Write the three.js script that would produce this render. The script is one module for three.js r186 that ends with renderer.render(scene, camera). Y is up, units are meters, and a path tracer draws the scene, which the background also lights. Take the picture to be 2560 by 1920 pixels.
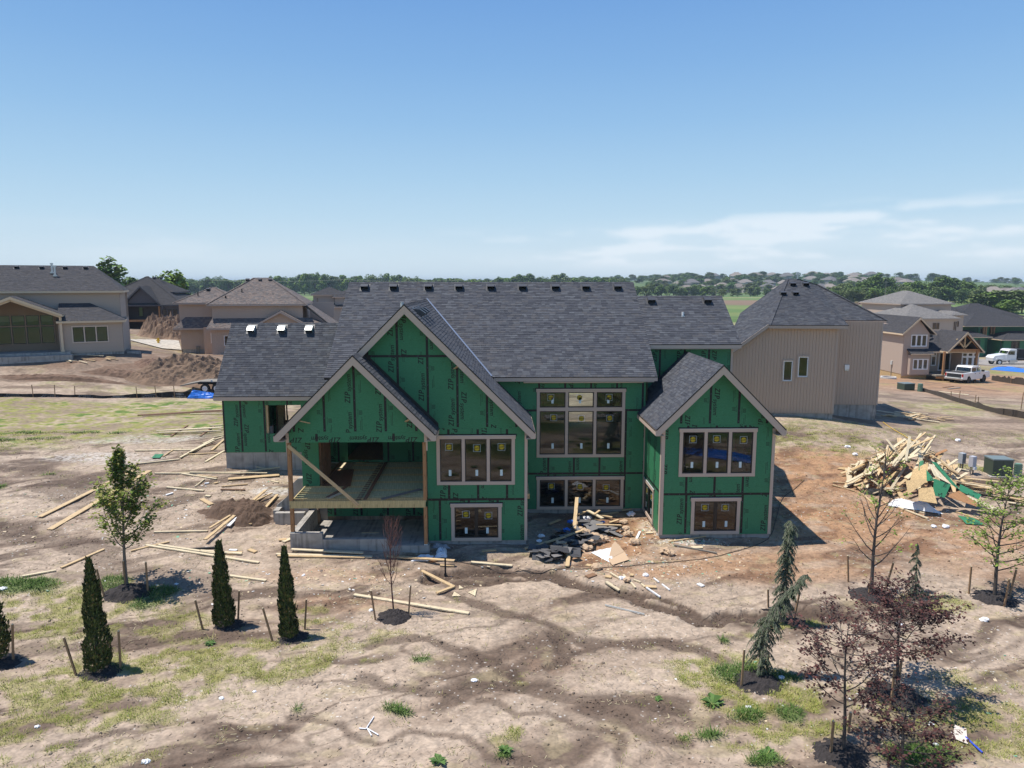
import * as THREE from 'three';
import { mergeGeometries } from 'three/addons/utils/BufferGeometryUtils.js';
import { MarchingCubes } from 'three/addons/objects/MarchingCubes.js';

// ---------------------------------------------------------------- camera, sky, sun, exposure
const scene = new THREE.Scene();
const camera = new THREE.PerspectiveCamera(56.85, 4 / 3, 0.5, 9000);
camera.position.set(0, 10.85, 0);
camera.rotation.order = 'YXZ';
camera.rotation.set(-8.14 * Math.PI / 180, -1.29 * Math.PI / 180, 0);
const renderer = new THREE.WebGLRenderer({ antialias: true });
renderer.toneMapping = THREE.LinearToneMapping;
renderer.toneMappingExposure = 1.12;
renderer.shadowMap.enabled = true;

function rng(seed) { let s = seed >>> 0; return () => { s = (s + 0x6D2B79F5) | 0; let t = Math.imul(s ^ (s >>> 15), 1 | s); t = (t + Math.imul(t ^ (t >>> 7), 61 | t)) ^ t; return ((t ^ (t >>> 14)) >>> 0) / 4294967296; }; }
const clamp = (x, a = 0, b = 1) => x < a ? a : x > b ? b : x;
const lerp = (a, b, t) => a + (b - a) * t;
const sstep = (a, b, x) => { const t = clamp((x - a) / (b - a)); return t * t * (3 - 2 * t); };
const PERM = new Uint8Array(65536); { const r = rng(7); for (let i = 0; i < 65536; i++) PERM[i] = Math.floor(r() * 256); }
const hsh = (x, y) => PERM[(x * 73 + y * 7919 + ((x * y) & 255) * 131) & 65535] / 255;
function noise(x, y) {
  const xi = Math.floor(x), yi = Math.floor(y); let fx = x - xi, fy = y - yi;
  fx = fx * fx * (3 - 2 * fx); fy = fy * fy * (3 - 2 * fy);
  const a = hsh(xi, yi), b = hsh(xi + 1, yi), c = hsh(xi, yi + 1), d = hsh(xi + 1, yi + 1);
  return a + (b - a) * fx + (c - a + (a - b - c + d) * fx) * fy;
}
function fbm(x, y, o = 4) { let s = 0, a = .5, t = 0; for (let i = 0; i < o; i++) { s += a * noise(x, y); t += a; a *= .5; x = x * 2.03 + 17.3; y = y * 2.03 + 9.1; } return s / t; }
const ridge = (x, y) => 1 - Math.abs(noise(x, y) * 2 - 1);

{ // the sky: clear blue air, whiter towards the horizon, with thin flat clouds low in the distance
  const W = 2048, Hh = 1024, d = new Float32Array(W * Hh * 4);
  const stops = [[-90, .42, .36, .30], [-4, .46, .44, .42], [-.5, .58, .70, .80], [0, .62, .73, .80], [2, .58, .71, .80], [5, .46, .64, .785], [8, .37, .57, .765], [12, .275, .48, .735], [16, .21, .405, .70], [20, .165, .345, .665], [30, .1, .25, .57], [50, .06, .17, .44], [90, .042, .12, .34]];
  for (let j = 0; j < Hh; j++) {
    const e = ((j + .5) / Hh - .5) * 180; let k = 0; while (k < stops.length - 2 && stops[k + 1][0] < e) k++;
    const A = stops[k], Bq = stops[k + 1], t = clamp((e - A[0]) / (Bq[0] - A[0]));
    for (let i = 0; i < W; i++) {
      const az = ((i + .5) / W - .25) * 360, o = (j * W + i) * 4;
      let c = 0;
      if (e > 0 && e < 14) {
        const n = fbm(i * .045 + 3, e * 1.5 + 40, 5), n2 = fbm(i * .010 + 11, e * .45 + 5, 3);
        const where = sstep(-12, 12, az) * .8 + .2 * sstep(.4, .7, n2);
        c = sstep(.5, .66, n * .72 + n2 * .32) * where * sstep(.8, 2, e) * (1 - sstep(3.2 + sstep(0, 30, az) * 1.6, 4.6 + sstep(0, 30, az) * 1.6, e)) * .6;
        c += .3 * where * sstep(.35, .6, n2) * (1 - sstep(2, 5.5, e)) * sstep(0, 1, e);
        c = Math.min(c, .65);
      }
      for (let q = 0; q < 3; q++) d[o + q] = lerp(lerp(A[1 + q], Bq[1 + q], t), [.80, .86, .92][q], c);
      d[o + 3] = 1;
    }
  }
  const t = new THREE.DataTexture(d, W, Hh, THREE.RGBAFormat, THREE.FloatType);
  t.mapping = THREE.EquirectangularReflectionMapping; t.magFilter = THREE.LinearFilter; t.minFilter = THREE.LinearFilter; t.wrapS = THREE.RepeatWrapping; t.needsUpdate = true;
  scene.background = t; scene.environment = t;
}
const sun = new THREE.DirectionalLight(new THREE.Color(1, .95, .87), 5.0);
sun.position.set(-39, 100, -5 - 40); sun.target.position.set(0, 0, -40);
sun.castShadow = true; sun.shadow.mapSize.set(4096, 4096); sun.shadow.radius = 1;
Object.assign(sun.shadow.camera, { left: -80, right: 80, top: 80, bottom: -80, near: 1, far: 300 });
scene.add(sun, sun.target);
scene.fog = new THREE.FogExp2(0xc4d8ea, 0.00019);

// ---------------------------------------------------------------- builders
const V = (x, y, z) => new THREE.Vector3(x, y, z);
const used = {};
function numbered(n) { const k = used[n] = (used[n] ?? -1) + 1; return k ? n + '_' + String(k).padStart(3, '0') : n; }
const lin = (r, g, b) => new THREE.Color().setRGB(r, g, b);
function std(r, g, b, rough = .9, o = {}) { return new THREE.MeshStandardMaterial({ color: lin(r, g, b), roughness: rough, metalness: 0, side: THREE.DoubleSide, ...o }); }
const vmat = (rough = .9, o = {}) => std(1, 1, 1, rough, { vertexColors: true, ...o });
function shadows(o) { o.castShadow = true; o.receiveShadow = true; return o; }
class B {
  constructor() { this.p = []; this.n = []; this.u = []; this.c = []; this.m = null; this.col = [1, 1, 1]; }
  vert(x, y, z, nx, ny, nz, u, v) {
    if (this.m) { const e = this.m.elements; const X = e[0] * x + e[4] * y + e[8] * z + e[12], Y = e[1] * x + e[5] * y + e[9] * z + e[13], Zz = e[2] * x + e[6] * y + e[10] * z + e[14]; const a = e[0] * nx + e[4] * ny + e[8] * nz, b = e[1] * nx + e[5] * ny + e[9] * nz, c = e[2] * nx + e[6] * ny + e[10] * nz; x = X; y = Y; z = Zz; nx = a; ny = b; nz = c; }
    this.p.push(x, y, z); this.n.push(nx, ny, nz); this.u.push(u, v); this.c.push(this.col[0], this.col[1], this.col[2]);
  }
  poly(pts, uvs) { // flat polygon, fan
    const a = pts[0], b = pts[1], c = pts[pts.length - 1];
    let nx = (b[1] - a[1]) * (c[2] - a[2]) - (b[2] - a[2]) * (c[1] - a[1]), ny = (b[2] - a[2]) * (c[0] - a[0]) - (b[0] - a[0]) * (c[2] - a[2]), nz = (b[0] - a[0]) * (c[1] - a[1]) - (b[1] - a[1]) * (c[0] - a[0]);
    const l = Math.hypot(nx, ny, nz) || 1; nx /= l; ny /= l; nz /= l;
    const uv = uvs ? (i) => uvs[i] : (i) => { const p = pts[i]; return Math.abs(ny) > .7 ? [p[0], p[2]] : Math.abs(nx) > .7 ? [p[2], p[1]] : [p[0], p[1]]; };
    for (let i = 1; i < pts.length - 1; i++) for (const k of [0, i, i + 1]) { const p = pts[k], t = uv(k); this.vert(p[0], p[1], p[2], nx, ny, nz, t[0], t[1]); }
    return this;
  }
  box(x0, x1, y0, y1, z0, z1) {
    const q = (a, b, c, d, s, t) => this.poly([a, b, c, d], [[0, 0], [s, 0], [s, t], [0, t]].map(([u, v]) => [u + x0 * .37 + z0 * .53, v + y0 * .71]));
    const X = x1 - x0, Y = y1 - y0, Zz = z1 - z0;
    q([x0, y0, z1], [x1, y0, z1], [x1, y1, z1], [x0, y1, z1], X, Y); q([x1, y0, z0], [x0, y0, z0], [x0, y1, z0], [x1, y1, z0], X, Y);
    q([x1, y0, z1], [x1, y0, z0], [x1, y1, z0], [x1, y1, z1], Zz, Y); q([x0, y0, z0], [x0, y0, z1], [x0, y1, z1], [x0, y1, z0], Zz, Y);
    q([x0, y1, z1], [x1, y1, z1], [x1, y1, z0], [x0, y1, z0], X, Zz); q([x0, y0, z0], [x1, y0, z0], [x1, y0, z1], [x0, y0, z1], X, Zz);
    return this;
  }
  beam(a, b, w, h, roll = 0) { // a box from a to b: w across, h in thickness
    const A = V(...a), D = V(...b).sub(A), L = D.length(), zq = D.clone().normalize(), up = Math.abs(zq.y) > .97 ? V(1, 0, 0) : V(0, 1, 0);
    const x = up.clone().cross(zq).normalize(), y = zq.clone().cross(x); if (roll) { x.applyAxisAngle(zq, roll); y.applyAxisAngle(zq, roll); }
    const old = this.m, M = new THREE.Matrix4().makeBasis(x, zq, y.clone().negate()).setPosition(A); this.m = old ? old.clone().multiply(M) : M;
    this.box(-w / 2, w / 2, 0, L, -h / 2, h / 2); this.m = old; return this;
  }
  tube(a, b, r0, r1, seg = 6) {
    const A = V(...a), Bv = V(...b), zq = Bv.clone().sub(A).normalize(), up = Math.abs(zq.y) > .9 ? V(1, 0, 0) : V(0, 1, 0), x = up.clone().cross(zq).normalize(), y = zq.clone().cross(x), L = A.distanceTo(Bv);
    for (let i = 0; i < seg; i++) {
      const q = [i, i + 1].map((k) => { const t = k / seg * Math.PI * 2; return x.clone().multiplyScalar(Math.cos(t)).addScaledVector(y, Math.sin(t)); });
      const P = [A.clone().addScaledVector(q[0], r0), A.clone().addScaledVector(q[1], r0), Bv.clone().addScaledVector(q[1], r1), Bv.clone().addScaledVector(q[0], r1)];
      const uv = [[i / seg * .3, 0], [(i + 1) / seg * .3, 0], [(i + 1) / seg * .3, L], [i / seg * .3, L]];
      for (const k of [0, 1, 2, 0, 2, 3]) { const nn = q[k === 1 || k === 2 ? 1 : 0]; this.vert(P[k].x, P[k].y, P[k].z, nn.x, nn.y, nn.z, ...uv[k]); }
    }
    return this;
  }
  disc(c, r, seg, axis = 'y') { const pts = []; for (let i = 0; i < seg; i++) { const t = i / seg * Math.PI * 2, s = Math.sin(t) * r, k = Math.cos(t) * r; pts.push(axis === 'y' ? [c[0] + s, c[1], c[2] + k] : axis === 'x' ? [c[0], c[1] + k, c[2] + s] : [c[0] + k, c[1] + s, c[2]]); } return this.poly(pts); }
  geo() {
    const g = new THREE.BufferGeometry();
    g.setAttribute('position', new THREE.Float32BufferAttribute(this.p, 3)); g.setAttribute('normal', new THREE.Float32BufferAttribute(this.n, 3));
    g.setAttribute('uv', new THREE.Float32BufferAttribute(this.u, 2)); g.setAttribute('color', new THREE.Float32BufferAttribute(this.c, 3));
    return g;
  }
  build(name, mat, parent) { const m = shadows(new THREE.Mesh(this.geo(), mat)); m.name = parent === scene ? numbered(name) : name; parent.add(m); return m; }
}
const shade = (c, k) => [c[0] * k, c[1] * k, c[2] * k];
function group(name, parent, pos, ry = 0) { const g = new THREE.Group(); g.name = parent === scene ? numbered(name) : name; if (pos) g.position.set(...pos); g.rotation.y = ry; parent.add(g); return g; }
function tag(o, label, category, grp) { o.userData.label = label; o.userData.category = category; if (grp) o.userData.group = grp; return o; }
function kind(o, k) { o.userData.kind = k; return o; }
// convex clipping in 2D
function clip(poly, cl) {
  let out = poly;
  for (let i = 0; i < cl.length && out.length; i++) {
    const a = cl[i], b = cl[(i + 1) % cl.length], ex = b[0] - a[0], ey = b[1] - a[1], inp = out; out = [];
    const sd = (p) => ex * (p[1] - a[1]) - ey * (p[0] - a[0]);
    for (let k = 0; k < inp.length; k++) {
      const p = inp[k], q = inp[(k + 1) % inp.length], s = sd(p), t = sd(q);
      if (s >= 0) out.push(p);
      if ((s > 0 && t < 0) || (s < 0 && t > 0)) { const f = s / (s - t); out.push([p[0] + (q[0] - p[0]) * f, p[1] + (q[1] - p[1]) * f]); }
    }
  }
  return out.length > 2 ? out : [];
}
const area = (p) => { let s = 0; for (let i = 0; i < p.length; i++) { const a = p[i], b = p[(i + 1) % p.length]; s += a[0] * b[1] - a[1] * b[0]; } return s / 2; };
function cells(r, holes) { // a rectangle [u0,v0,u1,v1] minus rectangular holes, as rectangles
  let L = [r];
  for (const h of holes) {
    const N = [];
    for (const q of L) {
      if (h[0] >= q[2] || h[2] <= q[0] || h[1] >= q[3] || h[3] <= q[1]) { N.push(q); continue; }
      const a = Math.max(q[0], h[0]), b = Math.min(q[2], h[2]);
      if (q[0] < a) N.push([q[0], q[1], a, q[3]]); if (b < q[2]) N.push([b, q[1], q[2], q[3]]);
      if (q[1] < h[1]) N.push([a, q[1], b, h[1]]); if (h[3] < q[3]) N.push([a, h[3], b, q[3]]);
    }
    L = N;
  }
  return L;
}
// a plate on a wall plane: polygon in (u,v), standing from depth d0 to d1 along the normal
function plate(b, O, U, W, N, pts, d0, d1, uvf) {
  const P = (p, d) => [O[0] + U[0] * p[0] + W[0] * p[1] + N[0] * d, O[1] + U[1] * p[0] + W[1] * p[1] + N[1] * d, O[2] + U[2] * p[0] + W[2] * p[1] + N[2] * d];
  const uv = uvf || ((p) => p);
  b.poly(pts.map((p) => P(p, d1)), pts.map(uv));
  for (let i = 0; i < pts.length; i++) { const p = pts[i], q = pts[(i + 1) % pts.length]; b.poly([P(p, d0), P(q, d0), P(q, d1), P(p, d1)], [uv(p), uv(q), uv(q), uv(p)]); }
}
const rect = (r) => [[r[0], r[1]], [r[2], r[1]], [r[2], r[3]], [r[0], r[3]]];
function tex(w, h, fn, srgb = true) {
  const d = new Uint8Array(w * h * 4);
  for (let j = 0; j < h; j++) for (let i = 0; i < w; i++) { const c = fn(i, j), o = (j * w + i) * 4; d[o] = clamp(c[0]) * 255; d[o + 1] = clamp(c[1]) * 255; d[o + 2] = clamp(c[2]) * 255; d[o + 3] = 255; }
  const t = new THREE.DataTexture(d, w, h); t.magFilter = THREE.LinearFilter; t.minFilter = THREE.LinearMipmapLinearFilter; t.wrapS = t.wrapT = THREE.RepeatWrapping; if (srgb) t.colorSpace = THREE.SRGBColorSpace; t.needsUpdate = true; return t;
}
const toS = (x) => x <= .0031308 ? 12.92 * x : 1.055 * Math.pow(x, 1 / 2.4) - .055;
function canvasTex(w, h, draw) { const cv = document.createElement('canvas'); cv.width = w; cv.height = h; draw(cv.getContext('2d'), w, h); const t = new THREE.CanvasTexture(cv); t.colorSpace = THREE.SRGBColorSpace; t.wrapS = t.wrapT = THREE.RepeatWrapping; return t; }

// ---------------------------------------------------------------- materials
const woodTex = tex(128, 512, (i, j) => { const n = fbm(i * .22 + 3 * noise(i * .05, j * .01), j * .012, 4), k = .78 + .34 * n - .16 * sstep(.78, .86, noise(i * .11 + 50, j * .022)); return [k, k * .985, k * .96]; });
woodTex.repeat.set(2, .4);
const osbTex = tex(256, 256, (i, j) => { const a = noise(i * .13, j * .05), b = noise(i * .05 + 90, j * .14), k = .72 + .28 * (a > b ? a : b) + .1 * noise(i * .6, j * .6) - .05; return [k, k * .98, k * .93]; });
osbTex.repeat.set(1.2, 1.2);
const concTex = tex(512, 256, (i, j) => { const n = fbm(i * .02, j * .03, 5), s = fbm(i * .07, j * .006 + 9, 3), k = .74 + .26 * n - .22 * sstep(.5, .75, s) * noise(i * .01, 3) + .06 * noise(i * .9, j * .9); return [k, k * .985, k * .96]; });
concTex.repeat.set(.25, .5);
const grainTex = tex(256, 256, (i, j) => { const k = .86 + .14 * fbm(i * .06, j * .06, 4) + .05 * noise(i * .8, j * .8); return [k, k, k]; });
grainTex.repeat.set(.5, .5);
const M = {
  pine: std(.62, .46, .27, .75, { map: woodTex }), pale: std(.72, .62, .44, .8, { map: woodTex }), cedar: std(.42, .22, .10, .75, { map: woodTex }), brown: std(.26, .15, .09, .8, { map: woodTex }),
  treated: std(.58, .47, .24, .8, { map: woodTex }), treatedGreen: std(.46, .46, .28, .8, { map: woodTex }), osb: std(.62, .45, .25, .85, { map: osbTex }), stake: std(.34, .22, .13, .85, { map: woodTex }),
  greywood: std(.27, .25, .22, .9, { map: woodTex }),
  conc: std(.46, .44, .42, .9, { map: concTex }), trim: std(.55, .425, .34, .7), trimLight: std(.58, .475, .38, .7), soffit: std(.46, .34, .25, .8), dark: std(.012, .012, .014, .45), black: std(.015, .015, .017, .8),
  sash: std(.022, .018, .016, .4), white: std(.78, .78, .78, .5), deckRoof: std(.035, .034, .037, .9), metal: std(.55, .57, .6, .35, { metalness: .8 }), galv: std(.62, .65, .64, .4, { metalness: .35 }), paper: std(.82, .82, .84, .85), slip: std(.62, .74, .74, .6),
  plug: std(.03, .03, .035, .6), rubber: std(.02, .02, .02, .85),
};
M.glass = new THREE.MeshPhysicalMaterial({ color: lin(.5, .56, .52), roughness: .02, metalness: 0, transmission: 1, thickness: 0, ior: 1.72, side: THREE.DoubleSide });
M.glassFar = new THREE.MeshPhysicalMaterial({ color: lin(.55, .6, .58), roughness: .03, transmission: 1, thickness: 0, ior: 1.75, side: THREE.DoubleSide });

// ---------------------------------------------------------------- terrain
const TPS = [[-14.3,-36.8,12.1161],[-11,-36.8,-9.3676],[1.3,-29,11.1080],[-2.4,-28.9,-19.6320],[-8.35,-27.9,5.6338],[-4.4,-27.9,12.7116],[7,-29.3,19.3351],[11.8,-29.3,-5.0159],[4,-32.5,-27.4774],[-10,-31,2.6161],[-16,-31,-1.9993],[-24,-33,-0.1865],[-20,-44,-2.2188],[-16,-20,-2.9990],[-16,-12,0.5172],[-24,5,0.2590],[-32,40,0.0722],[-8,-20,3.1125],[-8,-12,0.2500],[-12,5,0.2431],[-16,40,-0.0205],[0,-20,1.1864],[0,-12,-0.7312],[0,5,0.2253],[0,40,-0.0266],[8,-20,3.4494],[8,-12,-0.6211],[12,5,0.3153],[16,40,0.0026],[16,-20,1.0931],[16,-12,-0.8514],[24,5,0.1662],[32,40,-0.0182],[0,-24.5,-0.1474],[9,-25,-6.8410],[-9,-24.5,-9.3869],[17,-27,1.8776],[18,-32,-0.1360],[24,-36,-80.9322],[30,-40,-24.5430],[-30,-25,0.3924],[30,-25,-0.1096],[35,-12,0.0288],[-35,-12,-0.3959],[-8,-44,8.7161],[0,-44,7.4125],[8,-44,3.9454],[6,-54,-6.3463],[-12,-50,-6.4677],[25.976,-47,-8.3242],[20.328,-46.5,18.5705],[14,-47,-0.3071],[-38.997,-56,20.1042],[-32.26,-58,-16.6021],[-24.885,-58,18.1925],[-24.985,-62,-16.9844],[-36.378,-70,27.6377],[-45.596,-66,36.1077],[-43.032,-62,-52.1329],[-30.969,-64,-2.3284],[-36.896,-84,-25.8749],[-32.642,-84,10.0624],[-51.731,-105,5.4720],[47.846,-82,-2.2708],[51.273,-81,0.6364],[53.924,-78,0.6400],[40.557,-66,1.6057],[39.815,-57,-6.1761],[38.373,-50,10.5074],[92.281,-130,-0.4639],[111.578,-150,-1.6637],[82.759,-112,0.0056],[25.164,-36.5,94.1490],[-140,-20,0.6037],[140,-20,-0.1318],[-140,-100,0.0304],[150,-220,0.1460],[-140,-220,0.1037],[0,-220,0.2444],[0,-150,0.1517],[-60,-150,-2.0016],[70,-240,0.2768],[160,-120,1.0788],[-100,-60,-2.3105],[30,-110,0.9316]], LIN = [-8.85780,0.62334,-0.42903];
function baseHeight(x, z) {
  let h = LIN[0] + LIN[1] * x / 50 + LIN[2] * z / 50;
  for (const q of TPS) { const dx = (x - q[0]) / 50, dz = (z - q[1]) / 50, r = dx * dx + dz * dz; if (r > 1e-9) h += q[2] * .5 * r * Math.log(r); }
  return h * (1 - sstep(150, 240, -z)) * (1 - sstep(110, 165, Math.abs(x))) * (1 - sstep(20, 36, z));
}
const NX0 = -34, NX1 = 38, NZ0 = -46, NZ1 = -4;
// washed-out channels in the mud: half width, depth, wetness, then ground points
const CH = [
  [.34, .22, 1, [[-2.414,-25.372], [-2.061,-25.712], [-1.403,-26.012], [0.252,-26.184], [2.175,-25.679], [3.29,-24.937], [4.587,-24.283], [5.144,-23.629], [5.881,-22.957], [6.391,-22.406], [6.966,-22.03], [7.169,-22.001], [6.995,-21.987], [7.597,-22.362], [8.736,-22.526], [9.854,-22.72], [10.533,-22.674], [11.461,-22.524], [12.31,-22.436]]],
  [.17, .15, 1, [[4.845,-24.431], [5.906,-24.012], [6.37,-23.327], [6.642,-22.537], [6.976,-22.064]]],
  [.12, .06, .9, [[-1.409,-25.175], [-0.466,-25.177], [0.245,-25.444], [1.434,-25.364], [2.175,-25.679]]],
  [.26, .03, .7, [[-1.588,-24.238], [-0.439,-23.45], [0.431,-22.742], [1.264,-22.24], [2.215,-21.186], [2.766,-20.747], [3.371,-20.81], [4.507,-20.52], [5.159,-20.787], [6.044,-20.373], [6.633,-19.745]]],
  [.2, .03, .75, [[1.533,-21.239], [2.151,-20.534], [2.349,-20.199], [1.925,-19.782], [1.609,-19.617]]],
  [.1, .02, .7, [[1.684,-19.615], [2.421,-20.147], [2.943,-20.592], [3.289,-20.797]]],
  [.24, .03, .65, [[-4.149,-20.8], [-2.589,-21.19], [-1.479,-20.573], [-0.544,-19.93], [0.338,-19.168], [1.105,-18.459], [2.231,-18.058], [3.817,-17.749], [5.105,-17.497]]],
  [.2, .03, .6, [[-3.945,-19.064], [-3.01,-18.507], [-1.89,-18.386], [-1.07,-18.556], [0.157,-18.385], [1.158,-18.41]]],
  [.13, .03, .6, [[-5.656,-17.198], [-4.713,-17.134], [-4.151,-16.917], [-3.697,-16.437], [-3.307,-16.201], [-2.839,-16.34], [-2.301,-16.794], [-1.471,-16.577], [-0.657,-16.289], [-0.206,-15.764], [0.748,-15.53]]],
  [.12, .03, .6, [[-0.6,-17.762], [0.15,-17.656], [0.514,-17.303], [1.623,-17.362], [2.102,-16.933], [2.358,-16.527], [3.038,-16.355], [3.365,-15.971], [3.054,-15.338]]],
  [.3, .03, .55, [[2.701,-17.51], [3.375,-16.822], [4.02,-16.256], [4.727,-16.088]]],
  [.3, .02, .5, [[-14.976,-20.638], [-13.763,-20.836], [-12.639,-20.892], [-11.579,-21.092], [-10.462,-21.22], [-9.391,-21.502], [-8.152,-21.395], [-6.852,-21.058]]],
  [.12, .03, .55, [[-10.911,-16.156], [-10.06,-16.272], [-9.691,-16.743], [-9.024,-16.674], [-8.661,-16.912], [-7.322,-17.182]]],
  [.6, .02, .45, [[-21.257,-29.705], [-19.632,-28.83], [-18.347,-28.593], [-16.587,-28.026], [-14.596,-26.143], [-12.856,-25.482], [-10.18,-24.592]]],
  [.7, .03, .5, [[-24.315,-37.189], [-22.281,-36.211], [-20.731,-34.956], [-20.055,-33.226], [-21.911,-34.323]]],
];
// patches: ground point, radius along x, radius along depth, amount, what (0 sparse yellow grass, 1 lush green, 2 pale gravel, 3 red clay, 4 dark soil, 5 pale dry mud)
const PATCH = [
  [-32.556,-49.658, 9, 5, .95, 0], [-36.812,-53.58, 7, 5, 1, 0], [-32.677,-53.868, 7, 4, .8, 0], [-30.242,-43.353, 3, 4, .5, 0],
  [-32.023,-49.502, .9, .5, 1, 1], [-31.762,-47.354, 1.1, .35, .9, 1], [-30.263,-45.788, .9, .3, .9, 1], [-29.684,-47.505, .5, .3, 1, 1], [-26.932,-47.232, 1.5, .4, 1, 1], [-26.426,-45.584, .9, .25, .9, 1], [-24.365,-45.508, .6, .2, .9, 1], [-33.841,-49.102, .9, .4, .9, 1], [-30.447,-43.659, .8, .35, 1, 1], [-28.261,-44.116, 1.2, .25, .8, 1], [-24.456,-34.64, .4, .4, .9, 1], [-23.493,-36.605, .35, .15, .8, 1], [-28.11,-47.248, 1, .3, .8, 1],
  [-16.793,-24.655, 1.05, .55, 1, 1], [-17.803,-24.962, .6, .3, 1, 1], [-16.446,-25.119, .4, .25, .9, 1], [-14.074,-24.96, .7, .5, .8, 1], [-12.016,-24.258, .6, .5, .9, 1], [-12.085,-23.557, .5, .4, .8, 1], [-12.777,-23.298, .8, .4, .75, 0],
  [-15.468,-22.955, 4.2, 1.9, .85, 0], [-10.935,-19.115, 2.6, 1.6, .85, 0], [-8.418,-20.017, 2.4, 1.2, .8, 0], [-11.675,-17.958, 4, 1.6, .75, 0], [-10.849,-22.073, 1.4, .9, .6, 0], [-12.501,-17.177, 2.5, .9, .6, 0], [-7.168,-19.647, 1.8, 1, .7, 0], [-8.18,-19.03, .5, .3, .9, 0], [-9.297,-18.283, 2.5, .7, .6, 0], [-10.052,-15.724, 2, .7, .5, 0],
  [-5.528,-20.186, 1.6, .8, .7, 0], [-7.509,-19.884, 1.4, .9, .8, 0], [-5.82,-22.174, 1, .5, .6, 0], [-4.418,-21.349, 1.6, .6, .45, 0], [-6.328,-23.03, .6, .3, .6, 0],
  [-2.301,-19.772, .3, .18, 1, 1], [-2.616,-17.436, .28, .15, 1, 1], [4.729,-16.378, .2, .12, 1, 1], [0.18,-15.805, .14, .1, 1, 1], [0.843,-18.854, .3, .25, .8, 0], [0.388,-16.417, .5, .4, .7, 0], [-5.323,-17.483, .15, .1, .9, 1], [-8.914,-20.997, .16, .1, 1, 1],
  [6.584,-18.916, 1.6, 1.2, .95, 0], [7.009,-17.991, 1.5, .8, 1, 0], [7.926,-17.973, 1, .9, .9, 0], [6.842,-19.059, .7, .5, .9, 1], [7.958,-18.668, .5, .3, .9, 1], [6.597,-17.164, .3, .2, .9, 1], [5.54,-16.476, .35, .2, 1, 1], [7.576,-17.205, .4, .3, .9, 1], [7.039,-16.33, 1.4, .8, .7, 0], [7.707,-16.602, 1.2, .7, .7, 0], [10.216,-15.46, .9, .4, .8, 1], [12.709,-16.221, 1.8, 1.5, .65, 0], [13.166,-17.417, 1.5, 1, .5, 0], [15.443,-23.324, 1.1, .7, .8, 0], [10.217,-21.946, 1, .4, .9, 0], [13.449,-18.428, 1.2, .7, .4, 0], [10.629,-17.467, 2, 1.2, .5, 0], [7.12,-20.722, .2, .12, 1, 1], [6.484,-15.181, .4, .2, 1, 1], [7.944,-21.115, .5, .2, .7, 0],
  [18.81,-41.643, 6, 2.6, .6, 0], [27.721,-46.247, 6, 3, .4, 0], [21.69,-41.196, 3, 1.5, .4, 0], [25.802,-37.148, 1.3, .5, .8, 0],
  [-22.173,-43.675, 3.4, 1.1, .9, 2], [-23.04,-39.665, 2.4, .8, .6, 2], [-20.405,-38.658, 2.2, .7, .4, 2], [-10.972,-33.894, .8, .6, .8, 2], [7.056,-30.729, .5, .9, .55, 2], [8.12,-28.891, 1.3, .22, .8, 2], [-9.475,-28.81, 1.5, 1, .3, 5],
  [16.704,-36.736, 7, 3.4, 1, 3], [15.361,-30.915, 6, 3, 1, 3], [19.08,-29.33, 6, 2.6, .85, 3], [11.287,-26.556, 4, 1.6, .75, 3], [20.533,-26.685, 4, 2, .5, 3], [6.706,-31.264, 3.2, 2.6, 1, 3], [7.309,-26.794, 4, 1.3, .8, 3], [4.488,-28.18, 2, 1.6, .95, 3], [-5.257,-23.462, 2.4, .5, .45, 3], [-6.422,-25.653, 3, .6, .35, 3], [-15.574,-39.638, 2.6, 2, .4, 4], [-12.043,-31.417, 1.6, 1.2, .85, 4], [1.684,-19.615, .8, .5, .7, 4],
  [-21.222,-32.044, 2.6, 1.6, .9, 5], [-8.035,-19.026, 2, 1.2, .7, 5], [4.359,-21.835, 3.4, .9, .9, 5], [4.082,-19.359, 3, 1, .9, 5], [1.176,-24.936, 1.8, .4, .8, 5], [-4.83,-18.04, 2.5, 1, .7, 5], [1.311,-16.709, 2, .7, .8, 5], [-2.383,-15.886, 3, 1, .6, 5], [7.32,-20.499, 1.8, 1, .7, 5], [11.565,-17.712, 3, 1, .3, 5], [-1.849,-21.954, 1.8, .5, .7, 5], [-0.616,-21.686, 1.6, .6, .7, 5],
  [-8.5, -33, 1.6, 1.6, .4, 4], [4, -31, 2.5, 1.8, .5, 4], [-16, -9, 5, 3, .8, 0], [16, -4.5, 14, 4, 1, 1], [2, -9, 5, 4, .5, 1],
];
const FW = 720, FH = 420, chanW = new Float32Array(FW * FH), chanD = new Float32Array(FW * FH), patchF = [0, 1, 2, 3, 4, 5].map(() => new Float32Array(FW * FH));
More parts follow.
